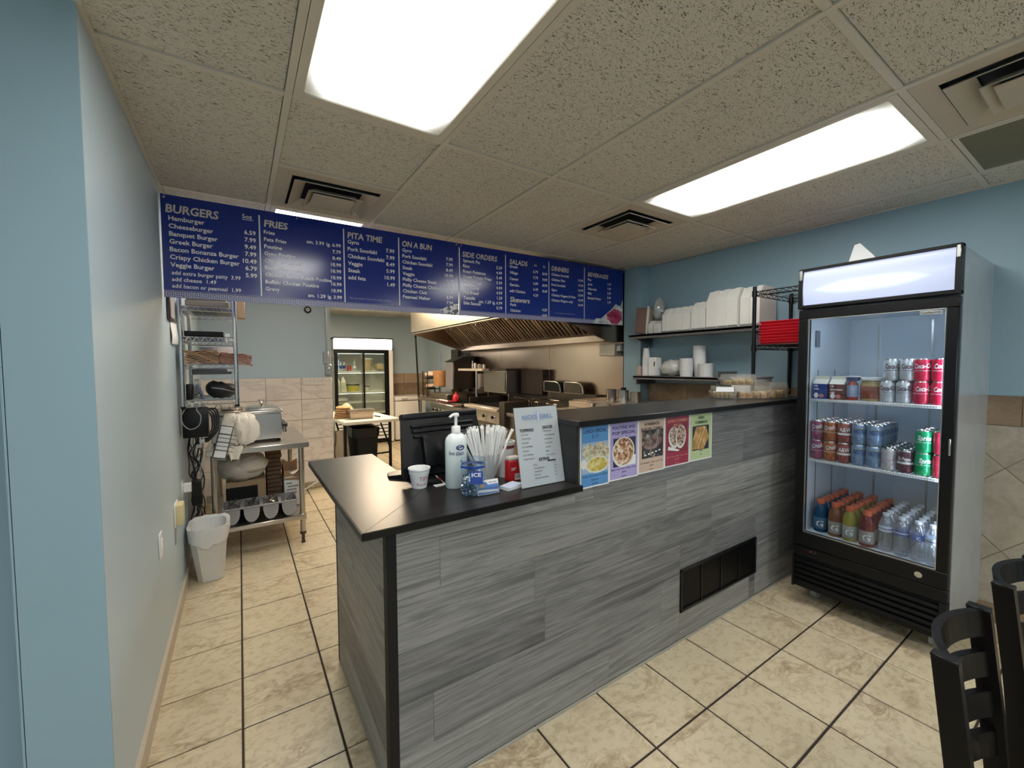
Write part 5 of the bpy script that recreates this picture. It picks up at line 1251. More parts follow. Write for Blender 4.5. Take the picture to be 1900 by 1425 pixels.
def pot(x, y, z, r, h, m, label):
    t = thing('pot', label, 'pot', (x, y, z)); MB().lathe([(.001, 0), (r, 0), (r, h), (r*1.06, h), (r*1.06, h+.004), (r*.96, h+.003), (r*.94, .01), (.001, .008)], (x, y, z), 18).build('body', m, t); return t
# near end shelf box with three pots on it
nb_ = thing('counter_cabinet', 'low stainless cabinet at the near end of the cooking line, behind the bar', 'cabinet', (3.1, 2.8, 0))
MB().rbox(2.93, 2.56, .05, 3.34, 2.76, 1.085, .004, 1).build('body', m_steel, nb_)
MB().rbox(2.90, 2.53, 1.085, 3.35, 2.77, 1.105, .004, 1).rbox(2.90, 2.775, 1.085, 3.355, 2.97, 1.105, .004, 1).build('top', m_steel, nb_)
MB().rbox(2.93, 2.775, .05, 3.35, 2.97, 1.085, .004, 1).build('body', m_steel, nb_)
for x in (2.96, 3.31):
    for y in (2.6, 2.94): MB().cyl((x, y, 0), (x, y, .05), .018, n=10).build('foot', m_black, nb_)
t = pot(3.10, 2.91, 1.106, .05, .105, m_copper, 'leftmost of three small steel pots on the near stainless cabinet')
t = pot(3.15, 2.80, 1.106, .052, .10, m_steel, 'middle steel pot with black knob on the near stainless cabinet')
MB().cyl((3.15, 2.80, 1.206), (3.15, 2.80, 1.235), .026, n=12).build('lid_knob', m_black, t)
MB().lathe([(.001, .112), (.04, .108), (.054, .1045)], (3.15, 2.80, 1.106), 18).build('lid', m_steel, t)
pot(3.20, 2.69, 1.106, .05, .085, m_steel_d, 'rightmost of three small steel pots on the near stainless cabinet')
# ================================================================ things on the counter
e = .0006
# till seen from behind
m_till = P('till_black_plastic', (.0035, .0035, .004), .34, var=.2, sc=10, Specular_IOR_Level=.3)
pos = thing('till_terminal', 'black tilted till terminal seen from behind on the counter corner', 'till', (.75, 1.72, ZT))
X = Matrix.Translation((.752, 1.665, ZT+.030))@Matrix.Rotation(radians(4), 4, 'Z')@Matrix.Rotation(radians(-14), 4, 'X')
b = MB(); b.X = X
w0, w1, H = .205, .182, .262
b.add([(-w0, -.008, 0), (w0, -.008, 0), (w1, -.008, H), (-w1, -.008, H), (-w0+.004, .028, 0), (w0-.004, .028, 0), (w1-.004, .028, H), (-w1+.004, .028, H)], [(0, 1, 2, 3), (5, 4, 7, 6), (4, 5, 1, 0), (3, 2, 6, 7), (4, 0, 3, 7), (1, 5, 6, 2)])
b.build('shell', m_till, pos)
b = MB(); b.X = X; b.rbox(-w1-.003, -.016, H-.022, w1+.003, .03, H+.006, .008, 2); b.build('top_edge', m_till, pos)
for k in range(3):
    b = MB(); b.X = X; b.rbox(-.150+.004*k, -.022, H-.060-.022*k, .155-.004*k, -.006, H-.046-.022*k, .005, 2); b.build('ridge', m_till, pos)
b = MB(); b.X = X; b.rbox(-.11, -.030, .03, .12, -.006, .165, .010, 2); b.build('back_cover', m_till, pos)
b = MB(); b.X = X; b.box(-w1+.01, .0285, .012, w1-.01, .0295, H-.012); b.build('screen', P('till_screen', (.02, .03, .05), .12), pos)
MB().rbox(.60, 1.60, ZT+e, .93, 1.84, ZT+.026, .010, 2).build('base', m_till, pos)
MB().rbox(.70, 1.69, ZT+.024, .82, 1.80, ZT+.12, .010, 2).build('stand', m_till, pos)
b = MB(); b.add([(.535, 1.80, ZT+e), (.60, 1.76, ZT+e), (.60, 1.85, ZT+e), (.545, 1.86, ZT+e), (.535, 1.80, ZT+.012), (.60, 1.76, ZT+.020), (.60, 1.85, ZT+.020), (.545, 1.86, ZT+.012)], [(0, 3, 2, 1), (4, 5, 6, 7), (0, 1, 5, 4), (1, 2, 6, 5), (2, 3, 7, 6), (3, 0, 4, 7)]); b.build('base_foot', m_till, pos)
solo(MB().rbox(.655, 1.565, ZT+e, .715, 1.595, ZT+.0022, .0005, 1), 'receipt_slip', m_paper, 'small white slip of paper on the counter beside the tip cup', 'paper')
t = thing('flyer', 'folded white and red flyer leaning behind the sanitizer bottle', 'flyer', (.70, 1.565, ZT))
b = MB(); b.quad((.655, 1.560, ZT+.045), (.70, 1.548, ZT+.001), (.705, 1.566, ZT+.001), (.66, 1.580, ZT+.047)); b.build('sheet', m_paper, t)
b = MB(); b.quad((.662, 1.5585, ZT+.0405), (.678, 1.5545, ZT+.0245), (.683, 1.572, ZT+.0255), (.667, 1.577, ZT+.0415)); b.build('red_print', m_red, t)
# tip cup
cp = thing('tip_cup', 'white paper cup marked TIPS in red at the counter corner', 'cup', (.600, 1.605, ZT))
cx, cy, z = .600, 1.605, ZT+e
MB().lathe([(.001, .002), (.028, .002), (.029, .0), (.0415, .072), (.0445, .074), (.0455, .078), (.0445, .081), (.040, .080), (.028, .006), (.001, .005)], (cx, cy, z), 24).build('body', m_paper, cp)
for k in range(2): MB().lathe([(.0405+.0008*k, .063-.006*k), (.0418-.0004*k, .0645-.006*k), (.0405+.0008*k, .066-.006*k)], (cx, cy, z), 24).build('rim_ring', m_paper, cp)
b = MB(); m_pen = P('red_pen', (.40, .07, .09), .6)
def coneText(b, s, size, zz, a0, lean):
    V_, F_ = text_mesh(s, .0, .1); out = []
    for x, y in V_:
        h = zz+y*size; R = .0292+(.0415-.029)*(h)/.072+.0003; a = a0+(x*size)/R; out.append((cx+R*cos(a), cy+R*sin(a), z+h))
    b.add(out, F_)
av = atan2(-1.605, -.600)
coneText(b, 'TIPS', .024, .032, av-.05, 0); coneText(b, 'Thank', .017, .012, av-.45, 0); b.build('handwriting', m_pen, cp)
# hand sanitizer
m_trans = GLASS('translucent_bottle', (.93, .97, .97), .08, .12, .55, (.74, .80, .80))
hs = thing('sanitizer_bottle', 'tall translucent hand sanitizer pump bottle on the counter', 'bottle', (.728, 1.525, ZT))
cx, cy, z = .728, 1.525, ZT+e
b = MB(); b.lathe([(.001, 0), (.040, 0), (.0445, .006), (.0445, .185), (.041, .202), (.030, .215), (.018, .221), (.0155, .226)], (cx, cy, z), 24, 1.05, .75); b.build('body', P('sanitizer_bottle_plastic', (.72, .79, .79), .22, var=.03, Subsurface_Weight=.2), hs)
MB().lathe([(.017, .221), (.0185, .222), (.0185, .245), (.016, .249), (.001, .249)], (cx, cy, z), 18).build('collar', m_whiteplastic, hs)
b = MB(); b.cyl((cx, cy, z+.249), (cx, cy, z+.288), .0065, n=12); b.rbox(cx-.012, cy-.010, z+.286, cx+.012, cy+.010, z+.302, .005, 2); b.tube([(cx, cy, z+.294), (cx-.018, cy-.006, z+.295), (cx-.032, cy-.010, z+.287)], .0055, 8); b.build('pump', m_whiteplastic, hs)
m_navy = P('navy_print', (.015, .03, .16), .4)
def flat_on_view(cx, cy, r):   # point on the bottle facing the viewer
    d = Vector((-cx, -cy, 0)).normalized(); return d, Vector((-d.y, d.x, 0))
d, ex = flat_on_view(cx, cy, 0); a0 = atan2(d.y, d.x)
b = MB(); b.text('live clean', .025, (cx, cy, z+.138), wrap=(.0465, a0-.62), bold=.01, fit=.062)
b.build('lettering', m_navy, hs)
b = MB(); 
V_ = []; n = 18
for r_ in (1.0, .62):
    for k in range(n): a = 2*pi*k/n; px, pz = .018*r_*cos(a), .011*r_*sin(a); aa = a0+.38+px/.0465; V_.append((cx+.0468*cos(aa), cy+.0468*sin(aa), z+.168+pz))
b.add(V_, [(k, (k+1) % n, n+(k+1) % n, n+k) for k in range(n)])
aa = a0+.38; b.add([(cx+.047*cos(aa-.2), cy+.047*sin(aa-.2), z+.164), (cx+.047*cos(aa+.25), cy+.047*sin(aa+.25), z+.170), (cx+.047*cos(aa+.2), cy+.047*sin(aa+.2), z+.174), (cx+.047*cos(aa-.22), cy+.047*sin(aa-.22), z+.169)], [(0, 1, 2, 3)])
b.build('emblem', m_navy, hs)
# candy jar
cj = thing('candy_jar', 'clear hexagonal candy jar with blue rim full of wrapped mints', 'jar', (.742, 1.405, ZT))
cx, cy, z = .742, 1.405, ZT+e
m_jar = GLASS('jar_plastic', (.86, .93, 1.0), .08, .04, .06, (.5, .65, .9)); m_blueband = P('blue_jar_band', (.02, .07, .36), .2)
b = MB(); b.lathe([(.001, 0), (.044, 0), (.050, .006), (.052, .105), (.049, .118), (.054, .132)], (cx, cy, z), 6); b.sm = [False]*len(b.sm); b.build('body', m_jar, cj)
b = MB(); b.lathe([(.0525, .106), (.0530, .108), (.0530, .113), (.0525, .115)], (cx, cy, z), 6); b.sm = [False]*len(b.sm); b.build('blue_band', m_blueband, cj); b = MB(); b.lathe([(.0545, .131), (.0555, .132), (.0555, .134), (.0540, .135), (.0525, .133)], (cx, cy, z), 6); b.sm = [False]*len(b.sm); b.build('blue_band', m_jar, cj)
d = Vector((-cx, -cy, 0)).normalized(); ex = Vector((-d.y, d.x, 0))*1; P0 = Vector((cx, cy, z))+d*.0525+ex*.012
b = MB(); b.quad(P0-ex*.024+Vector((0, 0, .050)), P0+ex*.024+Vector((0, 0, .050)), P0+ex*.024+Vector((0, 0, .100)), P0-ex*.024+Vector((0, 0, .100))); b.build('label', m_blueband, cj)
b = MB(); b.text('ICE', .020, P0+d*.0006+Vector((0, 0, .079)), ex, (0, 0, 1), 'C', bold=.03, fit=.036); b.build('label_lettering', m_paper, cj)
g = random.Random(4); cm_ = [P('mint_wrap_teal', (.05, .22, .28), .18, .5), P('mint_wrap_navy', (.02, .06, .18), .18, .4), P('mint_wrap_silver', (.65, .70, .72), .15, .8), P('mint_wrap_white', (.75, .78, .78), .3)]
cproto = []
def candy(label): pass
for i, (m, nm) in enumerate(zip(cm_, ('teal', 'navy', 'silver', 'white'))):
    b = MB(); b.blob((0, 0, 0), (.0085, .0085, .006), 8, 5); 
    for s_ in (-1, 1): b.add([(s_*.007, 0, 0), (s_*.016, .006, .003), (s_*.016, -.006, -.002), (s_*.015, 0, .005)], [(0, 1, 3), (0, 3, 2)])
    cproto.append((b, m, nm))
layers = [(.010, 7), (.022, 9), (.034, 9), (.046, 9), (.058, 8), (.069, 6)]
first = {}
for li, (h, n_) in enumerate(layers):
    for k in range(n_):
        rr_ = .034 if k < n_-2 else .012; a = 2*pi*k/max(1, n_-2)+li*.7; q = g.choice((0, 0, 1, 1, 2, 3)) if li < 4 else g.choice((0, 2, 3))
        loc = (cx+rr_*cos(a), cy+rr_*sin(a), z+h); lab = cproto[q][2]+' foil wrapped mint inside the clear blue-rimmed jar'
        if q not in first: o = cproto[q][0].build('wrapped_mint', cproto[q][1]); tag(o, lab, 'candy', cproto[q][2]+' mints in the candy jar'); first[q] = o
        else: o = first[q].copy(); COL.objects.link(o)
        o.location = loc; o.rotation_euler = (g.uniform(-.8, .8), g.uniform(-.8, .8), g.uniform(0, 6))
# business card holder and a stack of cards
m_cardblue = P('card_blue_print', (.10, .20, .50), .35, var=.15, sc=30); m_cardpale = P('card_pale_print', (.55, .62, .78), .35)
ch = thing('card_holder', 'clear holder with upright blue and white business cards at the counter edge', 'card holder', (.785, 1.362, ZT))
X = Matrix.Translation((.783, 1.352, ZT+e))@Matrix.Rotation(radians(-3), 4, 'Z')@Matrix.Rotation(radians(-14), 4, 'X')
def cb_(x0, y0, z0, x1, y1, z1, m, n): b = MB(); b.X = X; b.box(x0, y0, z0, x1, y1, z1); return b.build(n, m, ch)
m_clear = GLASS('clear_acrylic', (.97, .98, .99), .07, .03)
for i in range(3): cb_(-.045, .003+.003*i, .004, .045, .0055+.003*i, .057, m_paper, 'card')
b = MB(); b.X = X; b.quad((-.044, .0024, .006), (.044, .0024, .006), (.044, .0024, .050), (-.044, .0024, .050)); b.build('blue_print', m_cardblue, ch)
b = MB(); b.X = X; b.quad((-.044, .0022, .014), (.044, .0022, .010), (.044, .0022, .018), (-.044, .0022, .024)); b.quad((0, .0022, .040), (.044, .0022, .040), (.044, .0022, .056), (-.01, .0022, .056)); b.build('white_band', m_paper, ch)
b = MB(); b.X = X; b.quad((-.036, .0020, .030), (-.016, .0020, .030), (-.016, .0020, .046), (-.036, .0020, .046)); b.build('picture', m_bun, ch)
b = MB(); b.X = X; b.text('NICKS GRILL', .009, (.003, .0020, .044), fit=.036, bold=.02); b.build('lettering', m_navy, ch)
b = MB(); b.X = X; b.box(-.047, 0, 0, .047, .0012, .030).box(-.047, .0, 0, .047, .016, .0015).box(-.047, .014, 0, .047, .0155, .058); b.build('holder', m_clear, ch)
for i in range(6):
    b = MB(); b.X = Matrix.Translation((.905, 1.385, ZT+.001+.0022*i))@Matrix.Rotation(radians(16+3*(i % 3)), 4, 'Z'); b.box(-.045, -.027, 0, .045, .027, .0016); o = b.build('business_card', m_cardpale if i == 5 else m_paper)
    tag(o, ('lowest', 'second lowest', 'third lowest', 'third from the top', 'second from the top')[i]+' business card in the small flat pile by the card holder' if i < 5 else 'topmost pale blue business card of the small flat pile', 'card', 'flat pile of business cards')
    if i == 5:
        b = MB(); b.X = Matrix.Translation((.905, 1.385, ZT+.0128))@Matrix.Rotation(radians(22), 4, 'Z'); b.quad((-.04, -.022, 0), (.0, -.022, 0), (-.01, .0, 0), (-.04, .0, 0)); b.quad((.01, .01, 0), (.03, .01, 0), (.03, .02, 0), (.01, .02, 0)); b.build('blue_print', m_cardblue, o)
# straws in a clear cup
sc_ = thing('straw_cup', 'clear tapering cup holding the paper-wrapped straws', 'cup', (.885, 1.53, ZT))
cx, cy, z = .875, 1.53, ZT+e
MB().lathe([(.001, 0), (.040, 0), (.042, .004), (.058, .120), (.060, .122)], (cx, cy, z), 20).build('body', GLASS('cup_plastic', (.95, .97, .97), .06, .05, .10, (.8, .85, .85)), sc_)
g = random.Random(12); m_straw = P('straw_paper', (.86, .86, .84), .6, var=.05, sc=40); straw0 = None
for i in range(44):
    a = g.uniform(0, 2*pi); q = sqrt(g.random()); lean = .40*q
    if i % 3 == 0: lean *= .5
    st = MB(); L_ = g.uniform(.205, .232)
    st.bar((0, 0, 0), (0, 0, L_), .0115, .005); st.bar((0, 0, L_), (.001, 0, L_+.010), .013, .001)
    if straw0 is None: o = straw0 = st.build('wrapped_straw', m_straw)
    else: o = straw0.copy(); COL.objects.link(o)
    tag(o, 'white paper-wrapped straw fanned out in the clear cup on the counter', 'straw', 'paper-wrapped straws in the clear cup')
    dirx, diry = cos(a)*lean*1.35, sin(a)*lean*.75
    dv = Vector((dirx, diry, 1)).normalized(); r0_ = .026*q
    o.location = (cx+r0_*cos(a+.4), cy+r0_*sin(a+.4), z+.004); o.rotation_mode = 'QUATERNION'; o.rotation_quaternion = dv.to_track_quat('Z', 'Y')@Matrix.Rotation(g.uniform(0, 3), 3, 'Z').to_quaternion()
# red toothpick box with clear top
rb = thing('red_box', 'small red box with pale dispenser top and barcode beside the straws', 'box', (.972, 1.475, ZT))
MB().rbox(.942, 1.455, ZT+e, 1.003, 1.495, ZT+.088, .002, 1).build('box', m_red, rb)
MB().rbox(.944, 1.457, ZT+.088, 1.001, 1.493, ZT+.105, .006, 2).build('dispenser_top', m_bagfilm, rb)
b = MB(); b.quad((.968, 1.4545, ZT+.006), (1.0, 1.4545, ZT+.006), (1.0, 1.4545, ZT+.032), (.968, 1.4545, ZT+.032)); b.build('barcode_patch', m_paper, rb)
b = MB()
for k in range(9): x = .971+.003*k; b.quad((x, 1.454, ZT+.012), (x+.0015, 1.454, ZT+.012), (x+.0015, 1.454, ZT+.030), (x, 1.454, ZT+.030))
b.build('barcode', m_blackmatte, rb)
b = MB()
for k in range(2): b.quad((.950, 1.454, ZT+.056-.007*k), (.975-.006*k, 1.454, ZT+.056-.007*k), (.975-.006*k, 1.454, ZT+.059-.007*k), (.950, 1.454, ZT+.059-.007*k))
b.build('print_lines', m_paper, rb)
# tall can or cup behind with printed label
b = MB(); b.lathe([(.001, 0), (.036, 0), (.040, .15), (.043, .152), (.043, .156), (.038, .155)], (.985, 1.555, ZT+e), 18)
t = thing('paper_cup', 'tall white printed paper cup behind the red box', 'cup', (.985, 1.555, ZT)); b.build('body', m_paper, t)
b = MB(); b.lathe([(.0400, .128), (.0408, .142)], (.985, 1.555, ZT), 18); b.build('print_band', P('maroon_print', (.20, .04, .05), .5), t)
# toppings sign in an acrylic stand
sg = thing('toppings_sign', 'white toppings and sauces sign in a slanted clear stand on the counter', 'sign', (1.036, 1.38, ZT))
X = Matrix.Translation((1.036, 1.340, ZT+.003))@Matrix.Rotation(radians(-1.5), 4, 'Z')@Matrix.Rotation(radians(-11), 4, 'X')
SW, SHh = .109, .322
b = MB(); b.X = X; b.box(-SW, 0, 0, SW, .0012, SHh); b.build('sheet', m_paper, sg)
b = MB(); b.X = X; b.box(-SW-.002, -.0025, 0, SW+.002, -.0005, SHh+.002).box(-SW-.002, .0015, 0, SW+.002, .0035, SHh+.002); b.build('stand', m_clear, sg)
MB().box(.926, 1.338, ZT+e, 1.144, 1.43, ZT+.0028).build('stand_foot', m_clear, sg)
m_greyp = P('grey_blue_print', (.20, .27, .46), .5); m_inkp = P('black_ink', (.02, .02, .022), .5)
def st_(t_, s_, x, zz, m=None, al='L', bold=.0, fit=None, nm='print_line'): b = MB(); b.X = X; b.text(t_, s_, (x, -.0030, zz), (1, 0, 0), (0, 0, 1), al, bold, 0, fit); return b.build(nm, m or m_inkp, sg)
st_('NICKS', .025, -.074, .272, m_greyp, 'L', .035, .072, 'heading'); st_('GRILL', .025, .014, .272, m_greyp, 'L', .03, .068, 'heading')
b = MB(); b.X = X
b.add([(.004, -.0030, .262), (.012, -.003, .262), (.010, -.003, .305), (.000, -.003, .300)], [(0, 1, 2, 3)]); b.blob((.006, -.002, .298), (.007, .001, .008), 8, 5); b.build('emblem', P('lavender_print', (.42, .48, .72), .5), sg)
st_('TOPPINGS', .017, -.092, .222, None, 'L', .035, .068, 'heading'); st_('SAUCES', .017, .024, .228, None, 'L', .035, .050, 'heading'); st_('EXTRAS', .017, -.012, .098, None, 'L', .035, .052, 'heading')
for i, s_ in enumerate(('LETTUCE', 'TOMATOES', 'ONIONS', 'HOT PEPPERS', 'PICKLES', 'HOT PEPPERS', 'SWEET RELISH')): st_(s_, .0085, -.088, .207-.0165*i)
for i, s_ in enumerate(('KETCHUP', 'MAYONNAISE', 'MUSTARD', 'TZATZIKI', 'RELISH', 'BBQ', 'HOT SAUCE')): st_(s_, .0085, .028, .214-.0165*i)
for i, (s_, p_) in enumerate((('FETA', '1.49'), ('MOZZARELLA', '1.49'), ('CHEDDAR', '1.49'), ('BACON', '1.99'), ('GRILLED ONIONS', '1.49'))):
    st_(s_, .0085, -.042, .081-.0135*i); st_(p_, .0085, .060, .0835-.0135*i)
b = MB(); b.X = X; b.quad((.030, -.003, .091), (.072, -.003, .091), (.072, -.003, .097), (.030, -.003, .097)); b.build('struck_line', m_inkp, sg)

# ================================================================ posters taped under the bar edge
def food_mat(name, stops, sc=60):
    return spots_mat(name, stops, sc)
m_f1 = food_mat('print_souvlaki_plate', [(.15, (.20, .10, .05)), (.4, (.55, .45, .30)), (.6, (.70, .68, .55)), (.85, (.40, .48, .30))], 90)
m_f1b = food_mat('print_potatoes', [(.2, (.45, .32, .04)), (.5, (.62, .50, .12)), (.8, (.72, .64, .30))], 70)
m_f2 = food_mat('print_poutine', [(.2, (.16, .06, .03)), (.45, (.45, .20, .09)), (.6, (.62, .40, .22)), (.8, (.80, .72, .60))], 85)
m_f3 = food_mat('print_burger_patty', [(.2, (.05, .03, .025)), (.5, (.20, .12, .10)), (.8, (.34, .24, .22))], 60)
m_f3g = food_mat('print_grill', [(.3, (.01, .01, .012)), (.6, (.04, .035, .04)), (.85, (.5, .42, .36))], 40)
m_f4 = food_mat('print_gyro_wraps', [(.2, (.08, .03, .02)), (.45, (.35, .12, .07)), (.62, (.70, .62, .52)), (.85, (.18, .24, .08))], 110)
m_f5 = food_mat('print_pastry', [(.2, (.35, .18, .05)), (.5, (.60, .36, .12)), (.8, (.75, .52, .24))], 30)
m_bgsky = P('print_pale_blue', (.35, .48, .66), .4, var=.2, sc=30); m_dish = P('print_white_dish', (.75, .75, .72), .4); m_dark = P('print_dark_table', (.03, .03, .06), .4, var=.3, sc=20)
PB_, PT_ = .940, 1.205
def poster(x0, x1, zb, col, label, tint, lines, below, extra, tc):
    t = thing('food_poster', label, 'poster', ((x0+x1)/2, 1.29, zb), 'food posters under the bar edge')
    y = 1.2902
    MB().box(x0, y-.0012, zb, x1, y, PT_).build('paper', m_paper, t)
    y -= .0014; m = .006
    b = MB(); b.quad((x0+m, y, zb+m), (x1-m, y, zb+m), (x1-m, y, PT_-m), (x0+m, y, PT_-m)); b.build('coloured_field', P(tint, col, .4, var=.04, sc=8), t)
    cx = (x0+x1)/2; w = x1-x0
    mt = P(tint+'_text', tc, .5)
    for i, s_ in enumerate(lines): MB().text(s_, .020, (cx, y-.0006, PT_-.036-.024*i), (1, 0, 0), (0, 0, 1), 'C', .03, 0, w*.80 if len(s_) > 8 else None).build('heading', mt, t)
    for i, s_ in enumerate(below): MB().text(s_, .010 if i != len(below)-2 else .012, (cx, y-.0006, zb+.046-.017*i), (1, 0, 0), (0, 0, 1), 'C', .015, 0, w*.86 if len(s_) > 16 else None).build('print_line', mt, t)
    extra(t, x0, x1, zb, y-.0004)
def ell(t, cx, cz, rx, rz, y, m, n='picture', k=24, rot=0):
    b = MB(); pts = [(cx, y, cz)]+[(cx+rx*cos(a)*cos(rot)-rz*sin(a)*sin(rot), y, cz+rx*cos(a)*sin(rot)+rz*sin(a)*cos(rot)) for a in [2*pi*i/k for i in range(k)]]
    b.add(pts, [(0, 1+(i+1) % k, 1+i)[::-1] for i in range(k)]); return b.build(n, m, t)
def rc(t, x0, z0, x1, z1, y, m, n='picture'): b = MB(); b.quad((x0, y, z0), (x1, y, z0), (x1, y, z1), (x0, y, z1)); return b.build(n, m, t)
def ex1(t, x0, x1, zb, y):
    rc(t, x0+.010, zb+.062, x1-.006, zb+.195, y, m_bgsky); ell(t, x0+.045, zb+.155, .035, .035, y-.0003, m_f1); ell(t, x0+.115, zb+.145, .055, .048, y-.0004, m_f1)
    ell(t, x0+.020, zb+.105, .018, .022, y-.0005, m_dish); ell(t, x0+.10, zb+.095, .070, .036, y-.0006, m_dish); ell(t, x0+.10, zb+.097, .063, .030, y-.0008, m_f1b)
def ex2(t, x0, x1, zb, y):
    rc(t, x0+.025, zb+.060, x1-.018, zb+.190, y, m_dark); rc(t, x0+.09, zb+.06, x1-.018, zb+.105, y-.0002, m_paper); ell(t, (x0+x1)/2-.004, zb+.125, .074, .070, y-.0004, m_dish); ell(t, (x0+x1)/2-.004, zb+.127, .066, .062, y-.0006, m_f2)
def ex3(t, x0, x1, zb, y):
    rc(t, x0+.025, zb+.070, x1-.012, zb+.205, y, m_f3g); ell(t, (x0+x1)/2+.006, zb+.145, .070, .034, y-.0004, m_f3, rot=.15)
    for i in range(5): ell(t, x0+.05+.026*i, zb+.085+.004*i, .009, .004, y-.0004, m_dish)
def ex4(t, x0, x1, zb, y):
    rc(t, x0+.022, zb+.070, x1-.022, zb+.215, y, P('print_deep_red', (.22, .02, .03), .4)); ell(t, x0+.075, zb+.145, .045, .055, y-.0003, m_dish, rot=.3); ell(t, x0+.075, zb+.150, .036, .048, y-.0005, m_f4, rot=.3)
    ell(t, x0+.130, zb+.145, .042, .060, y-.0006, m_dish, rot=-.1); ell(t, x0+.130, zb+.150, .034, .052, y-.0008, m_f4, rot=-.1); b = MB(); b.quad((x0+.024, y-.0004, zb+.086), (x0+.11, y-.0004, zb+.072), (x0+.12, y-.0004, zb+.078), (x0+.03, y-.0004, zb+.104)); b.build('picture', m_paper, t)
def ex5(t, x0, x1, zb, y):
    rc(t, x0+.024, zb+.055, x1-.030, zb+.185, y, m_dark); b = MB(); X0 = x0+.026
    b.add([(X0, y-.0003, zb+.062), (X0+.10, y-.0003, zb+.058), (X0+.148, y-.0003, zb+.12), (X0+.12, y-.0003, zb+.18), (X0+.03, y-.0003, zb+.18), (X0+.004, y-.0003, zb+.12)], [tuple(range(6))]); b.build('picture', m_f5, t)
    for k in (.3, .6): b = MB(); b.quad((X0+.02+.1*k-.02, y-.0005, zb+.065), (X0+.02+.1*k-.014, y-.0005, zb+.065), (X0+.07+.09*k, y-.0005, zb+.172), (X0+.064+.09*k, y-.0005, zb+.172)); b.build('picture', P('print_pastry_shadow', (.22, .11, .03), .5), t)
dk = (.03, .05, .14)
poster(1.188, 1.360, .932, (.10, .30, .62), 'blue lunch special poster, leftmost under the bar edge', 'poster_blue', ['LUNCH SPECIAL', '2 - 7'], ['PORK SOUVLAKI or GYRO', 'Dinner for', '$12.49', 'plus tax'], ex1, dk)
poster(1.361, 1.553, .938, (.44, .38, .68), 'lavender poutine and pop poster with a bowl of poutine', 'poster_lavender', ['POUTINE AND', 'POP SPECIAL', '2 - 7'], ['Made with Fresh Cheese Curds', '$9.99', 'plus tax'], ex2, dk)
poster(1.554, 1.748, .942, (.62, .47, .36), 'beige homemade burger combo poster with a grilled patty', 'poster_beige', ['HOMEMADE', 'BURGER COMBO'], ['6oz Burger, Fries, and Pop', '$9.99', 'plus tax'], ex3, (.05, .03, .03))
poster(1.749, 1.952, .946, (.33, .022, .06), 'dark red gyro combo poster with two wraps', 'poster_red', ['GYRO COMBO', 'SPECIAL'], ['Gyro on a Pita, Fries, Pop', '$11.99', 'plus tax'], ex4, (.62, .30, .16))
poster(1.955, 2.158, .948, (.50, .62, .33), 'pale green homemade baklava poster, rightmost under the bar edge', 'poster_green', ['FRESH', 'HOMEMADE', 'BAKLAVA'], ['$4.49', 'each'], ex5, (.04, .07, .03))

# ================================================================ clear boxes of pastries on the bar
m_clam = GLASS('clear_clamshell_plastic', (.97, .97, .95), .10, .06, .10, (.85, .82, .76))
m_past = spots_mat('golden_pastry', [(.2, (.30, .17, .06)), (.5, (.55, .38, .16)), (.8, (.70, .56, .30))], 45)
m_orange = spots_mat('orange_glazed_pastry', [(.2, (.50, .26, .10)), (.5, (.72, .46, .20)), (.8, (.80, .62, .38))], 30)
def clam(cx0, cy0, z0, w_, d_, h, rot, label, where, mp, n=(5, 2), strip=None):
    t = thing('pastry_box', label, 'pastry box', (cx0, cy0, z0), 'clear pastry boxes on the bar')
    X = Matrix.Translation((cx0, cy0, z0))@Matrix.Rotation(radians(rot), 4, 'Z')
    x0, x1, y0, y1 = -w_/2, w_/2, -d_/2, d_/2; hb = h*.48; k = .010
    def rg_(z, d): return [(x0+d, y0+d, z), (x1-d, y0+d, z), (x1-d, y1-d, z), (x0+d, y1-d, z)]
    b = MB(); b.X = X; loft(b, [rg_(.0005, k), rg_(hb, 0), rg_(hb+.002, -.005), rg_(hb+.004, -.005)], (True, False), False); b.build('base', m_clam, t)
    b = MB(); b.X = X; loft(b, [rg_(hb+.005, -.005), rg_(hb+.007, -.005), rg_(hb+.008, .002), rg_(h, k)], (False, True), False); b.build('lid', m_clam, t)
    if strip: b = MB(); b.X = X; b.box(x0+strip[0], y0-.0015, hb+.008, x0+strip[1], y0-.0008, h-.004); b.build('paper_label', m_paper, t)
    g = random.Random(int(cx0*1000)); w = (w_-2*k-.01)/n[0]; d = (d_-2*k-.01)/n[1]
    for i in range(n[0]):
        for j in range(n[1]):
            cx = x0+k+.005+w*(i+.5); cy = y0+k+.005+d*(j+.5); hh = hb*g.uniform(.75, 1.15)
            b = MB(); b.X = X; b.rbox(cx-w*.46, cy-d*.46, .003, cx+w*.46, cy+d*.46, .003+hh, .008, 2)
            solo(b, 'pastry', mp if g.random() < .75 else m_past, 'pastry piece %s, row %s from the front, in the %s' % (('far left', 'second from left', 'third from left', 'far right')[i] if n[0] == 4 else ('left', 'middle', 'right')[i], ('one', 'two', 'three')[j], where.split(',')[0]), 'pastry', 'pastries in the '+where)
    return t
clam(2.7235, 1.5565, ZB+.001, .136, .125, .082, -45, 'clear pastry box with white label, leftmost on the bar', 'leftmost pastry box, with the white label', m_past, (4, 3), (.012, .120))
clam(2.838, 1.424, ZB+.001, .195, .115, .086, -45, 'clear pastry box of orange glazed pieces in the middle of the bar end', 'orange-filled pastry box', m_orange, (4, 2))
clam(2.785, 1.490, ZB+.0885, .20, .11, .074, -45, 'small clear pastry box stacked on top of the others', 'topmost pastry box', m_past, (4, 2))
clam(3.00, 1.372, ZB+.001, .20, .13, .105, 0, 'clear pastry box at the right end of the bar beside the fridge', 'rightmost pastry box, beside the fridge', m_past, (3, 2))
